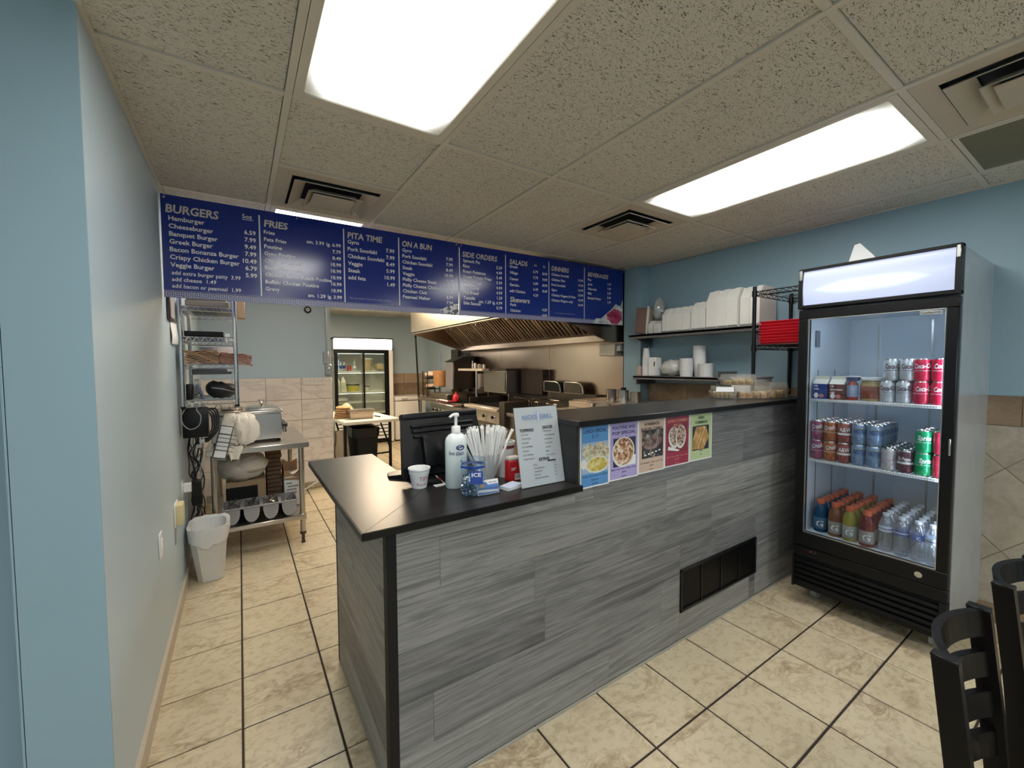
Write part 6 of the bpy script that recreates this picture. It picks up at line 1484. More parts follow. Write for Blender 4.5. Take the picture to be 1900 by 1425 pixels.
t = thing('white_box', 'white box with grey lid behind the clear pastry boxes beside the fridge', 'box', (3.15, 1.57, ZB)); MB().rbox(2.98, 1.50, ZB+.001, 3.28, 1.64, ZB+.125, .004, 1).build('box', m_paper, t); MB().rbox(2.97, 1.495, ZB+.125, 3.29, 1.645, ZB+.138, .003, 1).build('lid', m_greyplastic, t)
# ================================================================ wall shelves on the right
m_shelf = P('grey_steel_shelf', (.22, .21, .20), .35, .7, var=.1)
m_foam = P('white_foam', (.76, .75, .70), .6, var=.03, sc=30)
m_cup = P('white_cup_paper', (.76, .76, .75), .5, var=.03)
us = thing('wall_shelf', 'upper long grey steel wall shelf full of foam boxes', 'shelf', (3.34, 2.15, 1.73))
MB().rbox(3.18, 1.55, 1.722, 3.50, 2.765, 1.745, .003, 1).build('board', m_shelf, us)
MB().rbox(3.18, 1.55, 1.705, 3.19, 2.765, 1.745, .002, 1).build('front_lip', m_shelf, us)
for y in (1.62, 2.72): MB().prism([(3.20, 1.722), (3.48, 1.722), (3.48, 1.63)], y, y+.012, 'y').build('bracket', m_shelf, us)
ls = thing('wall_shelf', 'lower short grey steel wall shelf with cups and lids', 'shelf', (3.34, 2.27, 1.33))
MB().rbox(3.19, 1.86, 1.332, 3.50, 2.72, 1.352, .003, 1).build('board', m_shelf, ls)
MB().rbox(3.19, 1.86, 1.318, 3.20, 2.72, 1.354, .002, 1).build('front_lip', m_shelf, ls)
for y in (1.872, 2.68): MB().rbox(3.20, y, 1.27, 3.49, y+.014, 1.40 if y < 2 else 1.35, .002, 1).build('bracket', m_shelf, ls)
ZS = 1.7455
# upper shelf, left to right
t = thing('lidded_bin', 'tilted grey bin with brown lid at the left end of the upper shelf', 'bin', (3.3, 2.66, ZS))
X = Matrix.Translation((3.33, 2.66, ZS+.006))@Matrix.Rotation(radians(5), 4, 'X')
b = MB(); b.X = X; b.rbox(-.085, -.055, .004, .10, .075, .245, .010, 2); b.build('body', P('taupe_plastic', (.30, .26, .23), .5), t)
b = MB(); b.X = X; b.rbox(-.104, -.055, .005, -.086, .075, .250, .006, 1); b.build('lid', P('brown_lid_plastic', (.24, .15, .12), .5), t)
b = MB(); b.X = X; b.rbox(-.110, -.070, .002, -.086, -.055, .262, .004, 1); b.build('lid_edge', m_tub, t)
t = thing('plastic_sleeve', 'clear plastic bag bulging above the small foam cups', 'plastic bag', (3.33, 2.53, ZS+.13))
b = MB(); b.blob((3.33, 2.535, ZS+.235), (.06, .05, .105), 12, 12, .16, 3); b.build('bag', GLASS('clear_sleeve_film', (.95, .95, .93), .12, .1, .35, (.66, .66, .62)), t)
def foamstack(ya, yb, x0, x1, z, h, n, label, grp, r=.010, nm='foam_box', cat='foam box'):
    d = (yb-ya)/n
    for i in range(n):
        y0 = ya+i*d; b = MB(); w = d*.92
        pts = [(x0+.02, 0), (x1, 0), (x1, h*.80), (x1-.03, h), (x0+.05, h), (x0, h*.72), (x0, h*.06)]
        # nested shells seen edge-on: bevelled outline extruded along the wall with a small ridge
        b.prism([(px, z+pz) for px, pz in pts], y0+.0005, y0+w*.55, 'y'); b.prism([(px+.006 if px < (x0+x1)/2 else px-.006, z+.0+pz*.985+.001) for px, pz in pts], y0+w*.55+.0004, y0+d-.0005, 'y')
        o = b.build(nm, m_foam); ctr(o)
        tag(o, (('left', 'right') if n == 2 else ('rightmost', 'middle', 'leftmost') if n == 3 else ('rightmost', 'second from the right', 'third from the right', 'fourth from the right', 'second from the left', 'leftmost') if n == 6 else ('rightmost', 'second from the right', 'middle', 'second from the left', 'leftmost') if n == 5 else ('rightmost', 'second from the right', 'second from the left', 'leftmost'))[i]+' '+label, cat, grp)
foamstack(2.52, 2.575, 3.22, 3.30, ZS, .125, 2, 'small foam container in the short stack next to the lidded bin', 'short foam stack, left')
foamstack(2.42, 2.505, 3.21, 3.30, ZS, .118, 4, 'small foam container in the short stack under the clear bag', 'short foam stack, second')
foamstack(2.125, 2.405, 3.20, 3.40, ZS, .215, 4, 'mid-size foam box in the third stack on the upper shelf', 'foam stack, third from the left')
foamstack(1.985, 2.115, 3.20, 3.42, ZS, .235, 3, 'foam box in the narrow stack left of the tallest boxes', 'foam stack, fourth from the left')
foamstack(1.72, 1.975, 3.19, 3.46, ZS, .305, 3, 'large foam box in the tallest stack on the upper shelf', 'tallest foam stack')
foamstack(1.565, 1.712, 3.21, 3.46, ZS, .300, 2, 'large foam box at the shelf end behind the black rack', 'foam stack at the right end')
# lower shelf
ZL = 1.3525
def cupstack(y, x, r0, r1, h1, n, step, label, grp, up=True):
    b = None
    for i in range(n):
        z = ZL+.0005+i*step
        if b is None:
            c = MB(); c.lathe([(.001, h1), (r0*.98, h1), (r0, h1-.004), (r1, .006), (r1*1.05, .004), (r1*1.05, 0), (r1*.97, 0)] if not up else [(.001, 0), (r0, 0), (r1, h1-.006), (r1*1.05, h1-.005), (r1*1.05, h1), (r1*.96, h1)], (0, 0, 0), 18)
            b = c.build('paper_cup', m_cup); o = b
        else: o = b.copy(); COL.objects.link(o)
        nth = ('first', 'second', 'third', 'fourth', 'fifth', 'sixth', 'seventh', 'eighth', 'ninth', 'tenth', 'eleventh', 'twelfth')[i]
        o.location = (x, y, z); tag(o, label+', %s from the bottom' % nth, 'cup', grp)
solo(MB().rbox(3.24, 2.675, ZL+.0005, 3.32, 2.715, ZL+.09, .004, 1), 'small_carton', P('pinkish_card', (.50, .40, .34), .6), 'small pinkish carton at the left end of the lower shelf', 'carton')
cupstack(2.635, 3.28, .026, .036, .10, 10, .018, 'white cup in the leftmost tapering stack', 'tall tapering cup stack', False)
t = thing('napkin_pack', 'white pack with black mark between the cup stack and the bag of lids', 'pack', (3.29, 2.545, ZL))
MB().rbox(3.25, 2.505, ZL+.0005, 3.34, 2.59, ZL+.175, .006, 1).build('pack', m_paper, t); b = MB(); b.quad((3.2495, 2.515, ZL+.09), (3.2495, 2.527, ZL+.09), (3.2495, 2.523, ZL+.135), (3.2495, 2.511, ZL+.135)); b.build('black_mark', m_blackmatte, t)
b = MB(); b.blob((3.33, 2.375, ZL+.075), (.09, .115, .0735), 16, 10, .12, 5); solo(b, 'bag_of_lids', P('white_bag_film', (.68, .66, .62), .4, var=.12, sc=20), 'white bag of lids lying on the lower shelf', 'bag')
cupstack(2.205, 3.28, .050, .056, .055, 5, .026, 'squat white tub in the short stack on the lower shelf', 'squat tub stack', True)
cupstack(2.13, 3.36, .040, .052, .13, 12, .0125, 'white cup in the tall stack behind the tubs', 'tall cup stack', True)
b = MB(); b.lathe([(.001, 0), (.058, 0), (.062, .11), (.064, .113), (.001, .115)], (3.30, 2.035, ZL+.0005), 20); solo(b, 'white_tub', m_cup, 'single wide white tub at the right of the lower shelf', 'tub')

# ================================================================ black wire rack with red trays
rk = thing('black_wire_rack', 'black wire rack behind the drinks fridge', 'rack', (3.2, 1.35, ZB))
RX0, RX1, RY0, RY1 = 2.953, 3.485, 1.170, 1.474
for x in (RX0, RX1):
    for y in (RY0, RY1):
        MB().cyl((x, y, ZB if y > 1.25 else ZB), (x, y, 1.985), .0125, n=10).build('post', m_black, rk)
        for z in (1.945, 1.575): MB().cyl((x, y, z-.028), (x, y, z+.012), .0175, .0160, n=10).build('sleeve', m_black, rk)
for z in (1.950, 1.588): wire_shelf(rk, RX0, RX1, RY0, RY1, z, m_black, .026, 8, longy=False, tr=7)
rt0 = None
for i in range(8):
    z = 1.592+i*.0195
    nm_ = ('lowest', 'second lowest', 'third from the bottom', 'fourth from the bottom', 'fourth from the top', 'third from the top', 'second from the top', 'topmost')[i]
    b = MB(); x0, x1, y0, y1 = 2.975, 3.45, 1.190, 1.452
    if rt0 is None:
        loft(b, [[(x0+k, y0+k, zz), (x1-k, y0+k, zz), (x1-k, y1-k, zz), (x0+k, y1-k, zz)] for zz, k in ((z, .012), (z+.015, .002), (z+.0155, -.004), (z+.0185, -.004), (z+.0185, .004), (z+.004, .014))], (True, True), False)
        rt0 = solo(b, 'red_tray', P('bright_red_plastic', (.62, .012, .03), .35, var=.06), nm_+' of the stacked bright red trays on the black rack', 'tray', 'stacked red trays'); o = rt0
    else:
        o = rt0.copy(); COL.objects.link(o); o['label'] = nm_+' of the stacked bright red trays on the black rack'
    o.location = (rt0.location.x+rnd.uniform(-.004, .004), rt0.location.y+rnd.uniform(-.003, .003), z)

# ================================================================ drinks fridge
DX0, DX1, DY0, DY1 = 2.80, 3.52, .475, 1.145
m_cab = P('silver_grey_enamel', (.43, .47, .52), .2, .15, var=.03, sc=8)
m_inn = P('fridge_liner_white', (.72, .78, .84), .35, var=.02)
df = thing('drinks_fridge', 'tall black and silver glass-door drinks fridge with lit header', 'fridge', (3.16, .81, 0))
b = MB().box(DX0+.05, DY0, .10, DX1, DY0+.04, 2.005).box(DX0+.05, DY1-.04, .10, DX1, DY1, 2.005).box(DX1-.04, DY0+.04, .10, DX1, DY1-.04, 2.005).box(DX0+.05, DY0+.04, 1.76, DX1-.04, DY1-.04, 2.005).box(DX0+.05, DY0+.04, .40, DX1-.04, DY1-.04, .440).box(DX0+.12, DY0+.04, .10, DX1-.04, DY1-.04, .40)
b.build('cabinet', m_cab, df)
# liner
b = MB().box(DX0+.052, DY0+.041, .441, DX1-.041, DY0+.046, 1.758).box(DX0+.052, DY1-.046, .441, DX1-.041, DY1-.041, 1.758).box(DX1-.046, DY0+.046, .441, DX1-.041, DY1-.046, 1.758).box(DX0+.052, DY0+.046, 1.752, DX1-.046, DY1-.046, 1.758).box(DX0+.045, DY0+.041, .4405, DX1-.046, DY1-.041, .445)
b.build('liner', m_inn, df)
for x in (DX0+.17, DX0+.42): MB().box(x, DY1-.0485, .47, x+.006, DY1-.0465, 1.42).build('shelf_rail', P('rail_dark', (.10, .12, .14), .4), df)
for y in (DY0+.22, DY1-.2): MB().box(DX1-.049, y, .47, DX1-.0465, y+.010, 1.72).build('shelf_rail', m_alu, df)
MB().rbox(DX0+.12, DY1-.056, 1.56, DX0+.17, DY1-.046, 1.66, .003, 1).build('thermostat', P('grey_dial', (.16, .19, .23), .4), df)
# lit header, slightly bowed
def hdm():
    t = NT('lit_fridge_header'); v = t.coords(kind='Generated'); sx = t.n('SeparateXYZ'); t.l(v, sx.inputs[0])
    m1 = t.n('Math', operation='SUBTRACT'); m1.inputs[1].default_value = .42; t.l(sx.outputs[2], m1.inputs[0]); m2 = t.n('Math', operation='ABSOLUTE'); t.l(m1.outputs[0], m2.inputs[0])
    h1 = t.n('Math', operation='SUBTRACT'); h1.inputs[1].default_value = .52; t.l(sx.outputs[1], h1.inputs[0]); h2 = t.n('Math', operation='POWER'); h3 = t.n('Math', operation='ABSOLUTE'); t.l(h1.outputs[0], h3.inputs[0]); t.l(h3.outputs[0], h2.inputs[0]); h2.inputs[1].default_value = 3.0
    m3 = t.n('Math', operation='MULTIPLY_ADD'); t.l(h2.outputs[0], m3.inputs[0]); m3.inputs[1].default_value = 3.2; t.l(m2.outputs[0], m3.inputs[2]); m2 = m3
    c = t.ramp(m2.outputs[0], [(0, (.95, 1.0, 1.0)), (.08, (.70, .77, .92)), (.22, (.43, .48, .64)), (.6, (.37, .42, .56))])
    t.set((.10, .11, .14), .25); t.l(c, t.b.inputs['Emission Color']); t.b.inputs['Emission Strength'].default_value = .95; return t.m
b = MB(); b.grid(lambda u, v: (DX0+.012-.012*sin(pi*v), DY1-.022-(DY1-DY0-.044)*u, 1.805+.195*v), 4, 10); b.build('lit_header', hdm(), df)
b = MB().rbox(DX0-.004, DY0, 1.782, DX0+.05, DY1, 1.803, .004, 1).rbox(DX0-.002, DY0, 2.0, DX0+.05, DY1, 2.016, .003, 1)
for y in (DY0, DY1-.022): b.prism([(DX0-.006, 1.785), (DX0+.05, 1.785), (DX0+.05, 2.015), (DX0+.004, 2.015), (DX0-.006, 1.9)], y, y+.022, 'y')
b.build('header_frame', m_black, df)
for y in (DY0+.004, DY1-.020): MB().rbox(DX0-.008, y, 1.95, DX0, y+.016, 2.008, .003, 1).build('header_corner', m_alu, df)
MB().box(DX0+.045, DY0+.03, 1.785, DX0+.055, DY1-.03, 2.005).build('header_back', m_cab, df)
# door
dr = MB().rbox(DX0, DY0+.002, 1.722, DX0+.045, DY1-.004, 1.775, .004, 1).rbox(DX0, DY0+.002, .366, DX0+.045, DY1-.004, .452, .004, 1).rbox(DX0, DY1-.055, .452, DX0+.045, DY1-.004, 1.722, .004, 1).rbox(DX0, DY0+.002, .452, DX0+.045, DY0+.046, 1.722, .004, 1).build('door', m_black, df)
b = MB(); w = .004
for a in ((DY0+.046, .452, DY0+.046+w, 1.722), (DY1-.055-w, .452, DY1-.055, 1.722), (DY0+.046, .452, DY1-.055, .452+w), (DY0+.046, 1.722-w, DY1-.055, 1.722)): b.box(DX0+.003, a[0], a[1], DX0+.010, a[2], a[3])
b.build('glazing_bead', m_alu, dr)
MB().box(DX0+.012, DY0+.046, .452, DX0+.017, DY1-.055, 1.722).build('glass_pane', GLASS('fridge_door_glass', (.93, .96, .985), .035, .01), dr)
MB().rbox(DX0-.004, DY0+.058, 1.695, DX0+.002, DY0+.138, 1.714, .0018, 1).build('badge', m_alu, dr)
b = MB(); b.text('Coolasonic', .014, (DX0-.0046, DY0+.134, 1.7005), (0, -1, 0), (0, 0, 1), 'L', .02, 0, .072); b.build('badge_lettering', m_blackmatte, dr)
MB().cyl((DX0-.006, DY0+.105, .408), (DX0+.002, DY0+.105, .408), .015, n=16).build('lock', m_chrome, dr)
MB().rbox(DX0-.003, DY0+.012, 1.02, DX0+.002, DY0+.020, 1.10, .002, 1).build('handle_inset', m_alu, dr)
# lower grille
MB().rbox(DX0+.004, DY0+.002, .300, DX0+.05, DY1-.002, .364, .004, 1).build('control_strip', m_black, df)
MB().rbox(DX0+.002, DY1-.13, .338, DX0+.005, DY1-.06, .352, .001, 1).build('display', m_blackmatte, df)
b = MB(); b.text('-4', .012, (DX0+.0012, DY1-.093, .340), (0, -1, 0), (0, 0, 1), bold=.02); b.build('display_digits', EMIT('red_digits', (.6, .02, .02), .6), df)
b = MB(); b.text('F C', .008, (DX0+.0012, DY1-.116, .341), (0, -1, 0), (0, 0, 1)); b.build('display_marks', m_alu, df)
for i in range(5): MB().rbox(DX0+.002, DY0+.03, .135+.032*i, DX0+.026, DY1-.012, .154+.032*i, .006, 2).build('grille_slat', m_black, df)
b = MB().box(DX0+.02, DY0+.002, .105, DX0+.05, DY1-.002, .30).box(DX0, DY0+.002, .105, DX0+.03, DY0+.03, .30).box(DX0, DY1-.012, .105, DX0+.03, DY1-.002, .30); b.build('grille_frame', m_blackmatte, df)
for x in (DX0+.17, DX1-.09):
    for y in (DY0+.07, DY1-.07):
        w_ = MB().cyl((x, y-.016, .0385), (x, y+.016, .0385), .0385, n=16).build('caster_wheel', m_greyplastic, df); MB().box(x-.018, y-.022, .06, x+.018, y+.022, .10).build('caster_fork', m_alu, w_)
SHZ = (1.252, .889)
for z in SHZ:
    s_ = MB().rbox(DX0+.060, DY0+.048, z-.016, DX0+.068, DY1-.048, z-.001, .002, 1).build('shelf', m_whiteplastic, df)
    b = MB()
    for i in range(30): y = DY0+.055+i*.0193; b.box(DX0+.062, y, z-.004, DX1-.06, y+.004, z-.001)
    b.build('shelf_wire', m_whiteplastic, s_)
    b = MB(); b.text('||||||||||||||||||||||||||||||||||||||||||||||||||||', .010, (DX0+.0596, DY1-.055, z-.012), (0, -1, 0), (0, 0, 1), fit=.55); b.build('shelf_teeth', m_greyplastic, s_)
led = EMIT('cool_strip_light', (.76, .88, 1.0), 17)
MB().rbox(DX0+.07, DY0+.20, 1.738, DX0+.085, DY1-.2, 1.750, .002, 1).build('strip_light', led, df)
MB().rbox(DX0+.050, DY0+.0465, .50, DX0+.062, DY0+.0525, 1.70, .002, 1).build('strip_light', led, df)
# leftover board on top
t = thing('white_panel_box', 'white plastic panel standing up on top of the drinks fridge', 'panel', (3.2, .97, 2.006))
b = MB(); b.prism([(1.055, 2.007), (1.005, 2.188), (.978, 2.194), (.905, 2.10), (.885, 2.007)], 3.19, 3.215, 'x'); b.build('panel', m_paper, t)

# ---- cans, cartons, jars and bottles
m_canlid = P('can_aluminium', (.70, .70, .70), .25, 1, var=.04)
RC, HC = .0325, .115
def canmat(nm, c, metal=.35, rough=.28): return P(nm, c, rough, metal, var=.04, sc=10)
KINDS = {
 'silver': (canmat('can_silver', (.62, .64, .66), .5), 'Coca-Cola', (.10, .01, .02), 'silver diet cola can'),
 'red': (canmat('can_red', (.55, .010, .05), .2), 'Coca-Cola', (.85, .82, .82), 'red cola can'),
 'purple': (canmat('can_purple_pink', (.33, .07, .16), .3), 'Crush', (.85, .82, .82), 'purple grape soda can'),
 'orange': (canmat('can_orange', (.45, .13, .03), .3), 'Crush', (.85, .82, .82), 'orange soda can'),
 'rootbeer': (canmat('can_redbrown', (.34, .06, .05), .3), 'A&W', (.85, .80, .75), 'red-brown root beer can'),
 'bluetea': (canmat('can_blue', (.20, .31, .48), .3), 'NESTEA', (.03, .06, .18), 'blue iced tea can'),
 'darkred': (canmat('can_dark_red', (.12, .03, .04), .3), 'Dr Pepper', (.80, .76, .72), 'dark red and white soda can'),
 'whitered': (canmat('can_white_red', (.62, .56, .56), .4), '', (.40, .02, .05), 'pale can with red edges'),
 'green': (canmat('can_green', (.01, .36, .13), .3), 'Sprite', (.88, .90, .88), 'bright green lemon soda can'),
 'redzero': (canmat('can_red_second', (.52, .02, .06), .2), 'Coke', (.62, .05, .08), 'red can with white roundel'),
}
CPROTO = {}
def can_proto(k):
    m, txt, tc, nm = KINDS[k]
    t = thing('soda_can', '', 'can')
    MB().lathe([(.0255, .0), (RC-.002, .007), (RC, .012), (RC, HC-.016), (RC-.0035, HC-.005)], (0, 0, 0), 20).build('body', m, t)
    MB().lathe([(RC-.0034, HC-.005), (RC-.0045, HC), (RC-.0065, HC), (RC-.0080, HC-.005), (.001, HC-.005)], (0, 0, 0), 20).build('lid', m_canlid, t)
    b = MB(); sz = .034 if len(txt) < 7 or k in ('red', 'silver') else .026
    tm = P('can_print_'+k, tc, .4)
    rt = {'purple': .32, 'orange': .32, 'red': .10}.get(k, 0)
    b.text(txt, sz, (0, 0, HC*.56), wrap=(RC+.0005, pi+.30-(.95 if len(txt) > 7 else .8)), bold=.03, shear=.25 if k in ('red', 'green', 'purple', 'orange') else 0, fit=.085 if len(txt) > 7 and k != 'darkred' else .056, rot=rt*.6)
    b.build('lettering', tm, t)
    b = MB()
    if k == 'redzero': b.text('o', .05, (0, 0, HC*.16), wrap=(RC+.0005, pi+.30-.5), bold=.05)
    elif k in ('bluetea',): b.text('~~', .05, (0, 0, HC*.70), wrap=(RC+.0005, pi+.30-.6), bold=.04)
    elif k in ('rootbeer', 'darkred'): b.lathe([(RC+.0004, HC*.50), (RC+.0004, HC*.40)], (0, 0, 0), 20)
    else: b.lathe([(RC+.0004, HC*.46), (RC+.0004, HC*.475)], (0, 0, 0), 20)
    b.build('print_band', tm if k != 'bluetea' else P('can_print_yellow', (.50, .46, .18), .4), t)
    return t
def can(k, x, y, z, label, grp):
    if k not in CPROTO: CPROTO[k] = o = can_proto(k); o.location = (x, y, z)
    else: o = dup(CPROTO[k], (x, y, z))
    o.rotation_euler = (0, 0, rnd.uniform(-.2, .2)); o['label'] = label; o['group'] = grp
    return o
ORDW = ('first', 'second', 'third', 'fourth', 'fifth', 'sixth')
XF = DX0+.105
cans_top = [('red', .552, 0), ('red', .618, 0), ('silver', .684, 0), ('silver', .750, 0)]
for k, y, dx in cans_top:
    side = {.552: 'right', .618: 'left', .684: 'right', .750: 'left'}[y]; nm = KINDS[k][3]
    for lv in range(2):
        for row in range(3):
            yy = y-(.012 if (k == 'silver' and lv == 1) else 0)
            w = ('upper ' if lv else 'lower ')+side
            lab = '%s in front on the top fridge shelf, %s of its four' % (nm, w) if row == 0 else '%s on the top fridge shelf, %s column, %s from the front' % (nm, w, ORDW[row])
            can(k, XF+row*.068, yy, SHZ[0]+.0005+lv*(HC+.0005), lab, nm+'s on the top fridge shelf')
mid = [('purple', 1.062, 2), ('orange', .996, 2), ('rootbeer', .930, 2), ('bluetea', .862, 2), ('bluetea', .796, 2), ('darkred', .742, 1), ('whitered', .690, 1), ('darkred', .640, 1)]
mid = [('purple', 1.060, 2), ('orange', .993, 2), ('rootbeer', .926, 2), ('bluetea', .858, 2), ('bluetea', .790, 2), ('whitered', .722, 1), ('darkred', .654, 1), ('green', .586, 2), ('redzero', .532-.010, 2)]
mid[-1] = ('redzero', .5545-.002, 2); mid[-2] = ('green', .620, 2); mid[-3] = ('darkred', .6865, 1); mid[-4] = ('whitered', .7525, 1); mid[-5] = ('bluetea', .8190, 2); mid[-6] = ('bluetea', .8850, 2); mid[-7] = ('rootbeer', .9505, 2); mid[-8] = ('orange', 1.0155, 2); mid[-9] = ('purple', 1.0645, 2)
ys_ = [1.0640, .9985, .9330, .8675, .8020, .7365, .6710, .6055, .5545]
ys_ = [1.0650-.0655*i for i in range(8)]+[.5405+.0]
for i, (k, y, lv_) in enumerate(mid):
    y = 1.0655-.0662*i if i < 8 else 1.0655-.0662*8
    nm = KINDS[k][3]
    pos_ = {3: 'left ', 4: 'right '}.get(i, '')
    for lv in range(lv_):
        for row in range(5):
            if k in ('green', 'redzero') and row > 2: continue
            x = XF+row*.068
            if i == 4 and lv == 1: x += .004
            if row == 0: lab = '%s%s in front on the middle fridge shelf%s' % (pos_, nm, '' if lv_ == 1 else (', upper of two' if lv else ', lower of two'))
            else: lab = '%s%s on the middle fridge shelf, %s, %s from the front' % (pos_, nm, 'upper' if lv else 'lower', ORDW[row])
            can(k, x, y, SHZ[1]+.0005+lv*(HC+.0005), lab, nm+'s on the middle fridge shelf')
# milk cartons
def carton(y, m, mt, label, txt):
    t = thing('milk_carton', label, 'carton', (XF+.02, y, SHZ[0]+.0005)); x, z, w = XF+.005, SHZ[0]+.0005, .036
    MB().box(x-w, y-w, z, x+w, y+w, z+.088).build('body', m, t)
    b = MB(); b.add([(x-w, y-w, z+.088), (x+w, y-w, z+.088), (x+w, y+w, z+.088), (x-w, y+w, z+.088), (x-.0, y-w, z+.118), (x+.0, y+w, z+.118), (x, y-w, z+.134), (x, y+w, z+.134)], [(0, 4, 5, 3)[::-1], (1, 2, 5, 4)[::-1], (0, 1, 4), (2, 3, 5), ]); b.box(x-.003, y-w, z+.116, x+.003, y+w, z+.134); b.build('gable_top', m_tub, t)
    b = MB()
    for i, s_ in enumerate(txt): b.text(s_, .017-.002*i, (x-w-.0005, y+w-.006, z+.070-.017*i), (0, -1, 0), (0, 0, 1), bold=.03)
    b.build('lettering', m_paper, t)
    b = MB(); b.X = Matrix.Translation((x-w-.0006, y, z+.018)); b.blob((0, -.008, 0), (.0005, .014, .012), 10, 6); b.build('round_print', P('pink_print', (.55, .22, .18), .5), t)
    b = MB(); b.X = Matrix.Translation((x-w-.0006, y, z+.020)); b.blob((0, .018, 0), (.0005, .012, .016), 10, 6); b.build('splash_print', m_paper, t)
carton(1.050, P('carton_navy', (.02, .045, .24), .4), None, 'small navy milk carton at the left end of the top fridge shelf', ('2%', 'milk'))
carton(.968, P('carton_brown', (.15, .035, .02), .4), None, 'small brown chocolate milk carton beside the navy one', ('1%', 'chocolate', 'milk'))
t = thing('sauce_bottle', 'small red, blue and white bottle between the cartons and the jar', 'bottle', (XF, .902, SHZ[0]))
MB().lathe([(.001, 0), (.024, 0), (.026, .01), (.026, .085), (.016, .105), (.016, .112)], (XF, .902, SHZ[0]+.0005), 14).build('body', P('red_juice', (.40, .04, .02), .2), t)
MB().lathe([(.0265, .02), (.0265, .085)], (XF, .902, SHZ[0]+.0005), 14).build('label', P('blue_white_label', (.30, .36, .50), .4, var=.4, sc=60), t)
MB().lathe([(.019, .108), (.030, .112), (.032, .130), (.001, .131)], (XF, .902, SHZ[0]+.0005), 14).build('cap', m_navy, t)
MB().lathe([(.036, .1315), (.036, .136), (.001, .136)], (XF, .902, SHZ[0]+.0005), 14).build('lid', m_paper, t)
t = thing('large_jar', 'wide amber jar with white lid on the top fridge shelf', 'jar', (XF+.03, .828, SHZ[0]))
MB().lathe([(.001, 0), (.044, 0), (.047, .01), (.047, .085), (.040, .105), (.040, .115)], (XF+.03, .828, SHZ[0]+.0005), 20).build('body', P('amber_jar', (.42, .29, .11), .18, var=.15), t)
MB().lathe([(.0475, .012), (.0475, .082)], (XF+.03, .828, SHZ[0]+.0005), 20).build('label', P('gold_red_label', (.30, .08, .04), .35, var=.4, sc=28), t)
MB().lathe([(.048, .114), (.049, .116), (.049, .130), (.001, .131)], (XF+.03, .828, SHZ[0]+.0005), 20).build('lid', m_paper, t)
# sports drink bottles
ZF = .4455
def sport(col, nm, y, colname, tint):
    t = thing('sports_bottle', '', 'bottle')
    MB().lathe([(.001, 0), (.030, 0), (.034, .008), (.034, .060), (.032, .068), (.034, .074), (.0345, .120), (.031, .145), (.020, .162), (.0175, .168), (.0175, .172)], (0, 0, 0), 18).build('body', col, t)
    MB().lathe([(.020, .170), (.0205, .172), (.0205, .192), (.0185, .195), (.001, .195)], (0, 0, 0), 16).build('cap', P('orange_cap', (.62, .11, .03), .4), t)
    MB().lathe([(.0345, .020), (.0352, .021), (.0352, .088), (.0345, .089)], (0, 0, 0), 18).build('label', P('label_grey_'+nm, tint, .3, var=.1), t)
    b = MB(); b.text('G', .055, (0, 0, .034), wrap=(.0358, pi+.30-.60), bold=.022, shear=.1); b.build('lettering', m_paper, t); return t
m_s = {'blue': GLASS('blue_drink', (.02, .16, .32), .06, .04, .72, (.012, .085, .20)), 'orange': GLASS('orange_drink', (.45, .16, .05), .06, .04, .70, (.26, .075, .022)), 'yellow': GLASS('yellow_drink', (.55, .52, .08), .06, .04, .70, (.40, .36, .04)), 'red': GLASS('red_drink', (.35, .03, .03), .06, .04, .75, (.20, .016, .02))}
lt = {'blue': (.05, .14, .24), 'orange': (.30, .25, .22), 'yellow': (.38, .38, .32), 'red': (.30, .26, .26)}
for i, (nm, y) in enumerate((('blue', 1.045), ('orange', .968), ('yellow', .893), ('red', .815))):
    pr = None
    for row in range(6):
        lab = ('%s sports drink bottle with orange cap in the front row' % nm) if row == 0 else '%s sports drink bottle with orange cap, %s from the front of its row' % (nm, ORDW[row])
        loc = (XF+.02+row*.073-.010*i, y+rnd.uniform(-.002, .002), ZF)
        if pr is None: pr = sport(m_s[nm], nm, y, nm, lt[nm]); pr.location = loc; o = pr
        else: o = dup(pr, loc)
        o['label'] = lab; o['group'] = nm+' sports drinks'
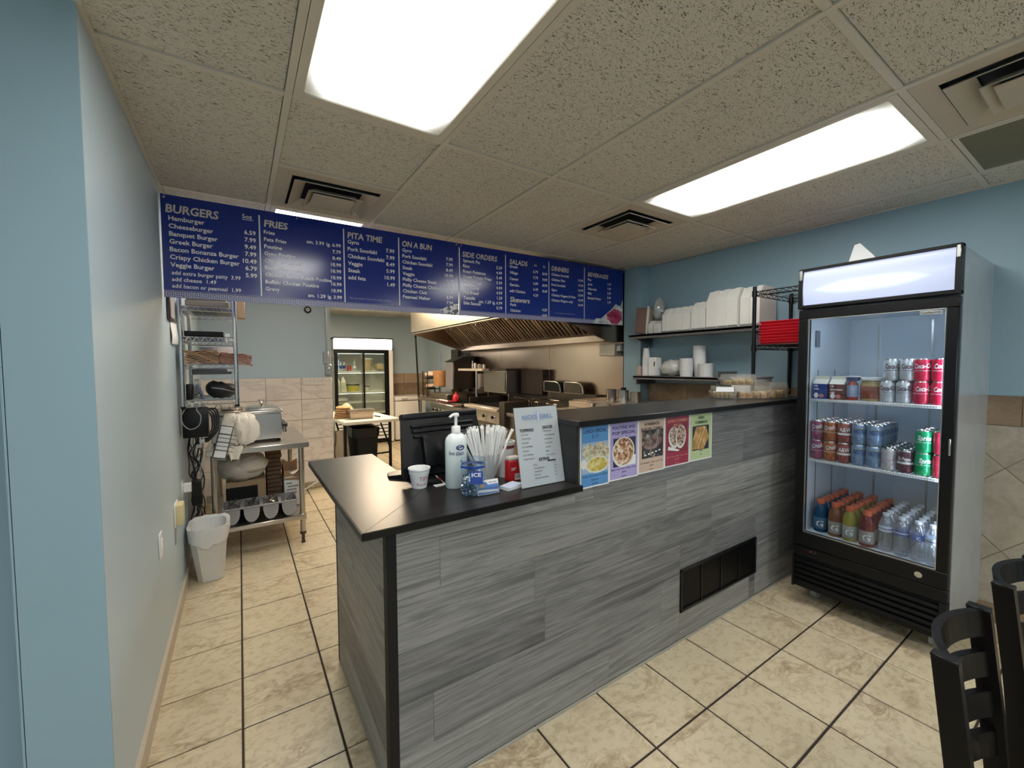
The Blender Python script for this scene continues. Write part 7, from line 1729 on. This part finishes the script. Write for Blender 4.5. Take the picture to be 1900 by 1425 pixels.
# water bottles
m_w2 = GLASS('water_bottle_plastic', (.92, .96, 1.0), .14, .05, .12, (.80, .87, .95)); m_wcap = P('clear_white_cap', (.72, .76, .80), .3)
wl_ = [P('water_label_white', (.62, .68, .82), .35), P('water_label_blue', (.06, .11, .36), .35, var=.3, sc=40), P('water_label_deep_blue', (.05, .12, .42), .35, var=.2, sc=40), P('water_label_pale', (.55, .62, .72), .35)]
wn = ('pale label', 'blue and white label', 'deep blue label', 'half hidden label')
for i, y in enumerate((.738, .672, .606, .548)):
    pr = None
    for row in range(6):
        loc = (XF+.005+row*.068-.008*i, y, ZF)
        if pr is None:
            pr = thing('water_bottle', '', 'bottle')
            prof = [(.001, 0), (.026, 0), (.030, .006)]
            for k in range(6): prof += [(.0305, .014+.015*k), (.0285, .0215+.015*k)]
            prof += [(.031, .106), (.031, .138), (.030, .150), (.022, .172), (.0125, .186), (.0125, .190)]
            MB().lathe(prof, (0, 0, 0), 16).build('body', m_w2, pr)
            MB().lathe([(.0145, .188), (.015, .189), (.015, .203), (.001, .204)], (0, 0, 0), 14).build('cap', m_wcap, pr)
            MB().lathe([(.0313, .107), (.0315, .108), (.0315, .137), (.0313, .138)], (0, 0, 0), 16).build('label', wl_[i], pr)
            b = MB(); b.text('C', .022, (0, 0, .113), wrap=(.0318, pi+.30-.3), bold=.04) if i == 2 else b.lathe([(.0317, .120), (.0317, .124)], (0, 0, 0), 16); b.build('print', m_paper if i in (1, 2) else m_navy, pr)
            pr.location = loc; o = pr
        else: o = dup(pr, loc)
        o['label'] = ('clear water bottle with %s, front of its row' % wn[i]) if row == 0 else 'clear water bottle, %s from the front behind the one with %s' % (ORDW[row], wn[i])
        o['group'] = 'water bottles, row with '+wn[i]

# ================================================================ dark ladder-back chairs in the foreground
m_chair = P('black_satin_metal', (.0045, .004, .004), .3, 0, var=.2, sc=8, Specular_IOR_Level=.2)
m_seat = P('dark_vinyl_seat', (.060, .048, .050), .45, var=.1, sc=25)
def chair(label, loc, rz):
    c = thing('ladder_back_chair', label, 'chair')
    W2 = .157; zt = .860
    def post(s):
        pts = [(s*W2, -.045, 0), (s*W2, -.020, .22), (s*W2, -.008, .44), (s*W2, .008, .62), (s*W2, .036, zt)]
        b = MB()
        prof = []
        for (x, y, z) in pts:
            prof.append([(x-.013, y-.020, z), (x+.013, y-.020, z), (x+.013, y+.020, z), (x-.013, y+.020, z)])
        loft(b, prof, (True, True), False); return b
    for s in (-1, 1): 
        p_ = post(s).build('back_post', m_chair, c)
        MB().rbox(s*W2-.014, .015, zt-.004, s*W2+.014, .057, zt+.004, .002, 1).build('post_cap', m_black, p_)
    def backy(z): 
        return -.008+(z-.44)/(.62-.44)*.016 if z < .62 else .008+(z-.62)/(zt-.62)*.028
    for (z0, z1) in ((.800, .860), (.706, .764), (.614, .672), (.522, .580)):
        b = MB(); N = 12; R = []
        for k in range(N+1):
            u = -1+2*k/N; x = W2*.93*u; bow = .040*(1-u*u)
            ya, yb_ = backy(z0)+bow, backy(z1)+bow
            R.append([(x, ya-.008, z0), (x, ya+.008, z0), (x, yb_+.008, z1), (x, yb_-.008, z1)])
        loft(b, R, (True, True), False); b.build('back_slat', m_chair, c)
    b = MB(); b.rbox(-.20, -.44, .405, .20, -.035, .455, .02, 3); b.build('seat', m_seat, c)
    b = MB(); b.rbox(-.175, -.42, .380, .175, -.03, .404, .004, 1); b.build('seat_frame', m_chair, c)
    for s in (-1, 1): MB().bar((s*.165, -.40, .38), (s*.185, -.43, 0), .03, .03, (0, 1, 0)).build('front_leg', m_chair, c)
    for s in (-1, 1): MB().bar((s*.17, -.41, .16), (s*W2, -.025, .16), .018, .018).build('stretcher', m_chair, c)
    MB().bar((-.172, -.405, .24), (.172, -.405, .24), .018, .018).build('stretcher', m_chair, c)
    c.location = loc; c.rotation_euler = (0, 0, rz); return c
c1 = chair('black ladder-back chair with curved slats at the lower right, nearest the viewer', (1.345, .165, 0), 0)
c2 = dup(c1, (1.862, .140, 0), 'black ladder-back chair at the right edge of the photo, behind the nearest chair', radians(-4))
for c_ in (c1, c2): c_['group'] = 'ladder-back chairs'
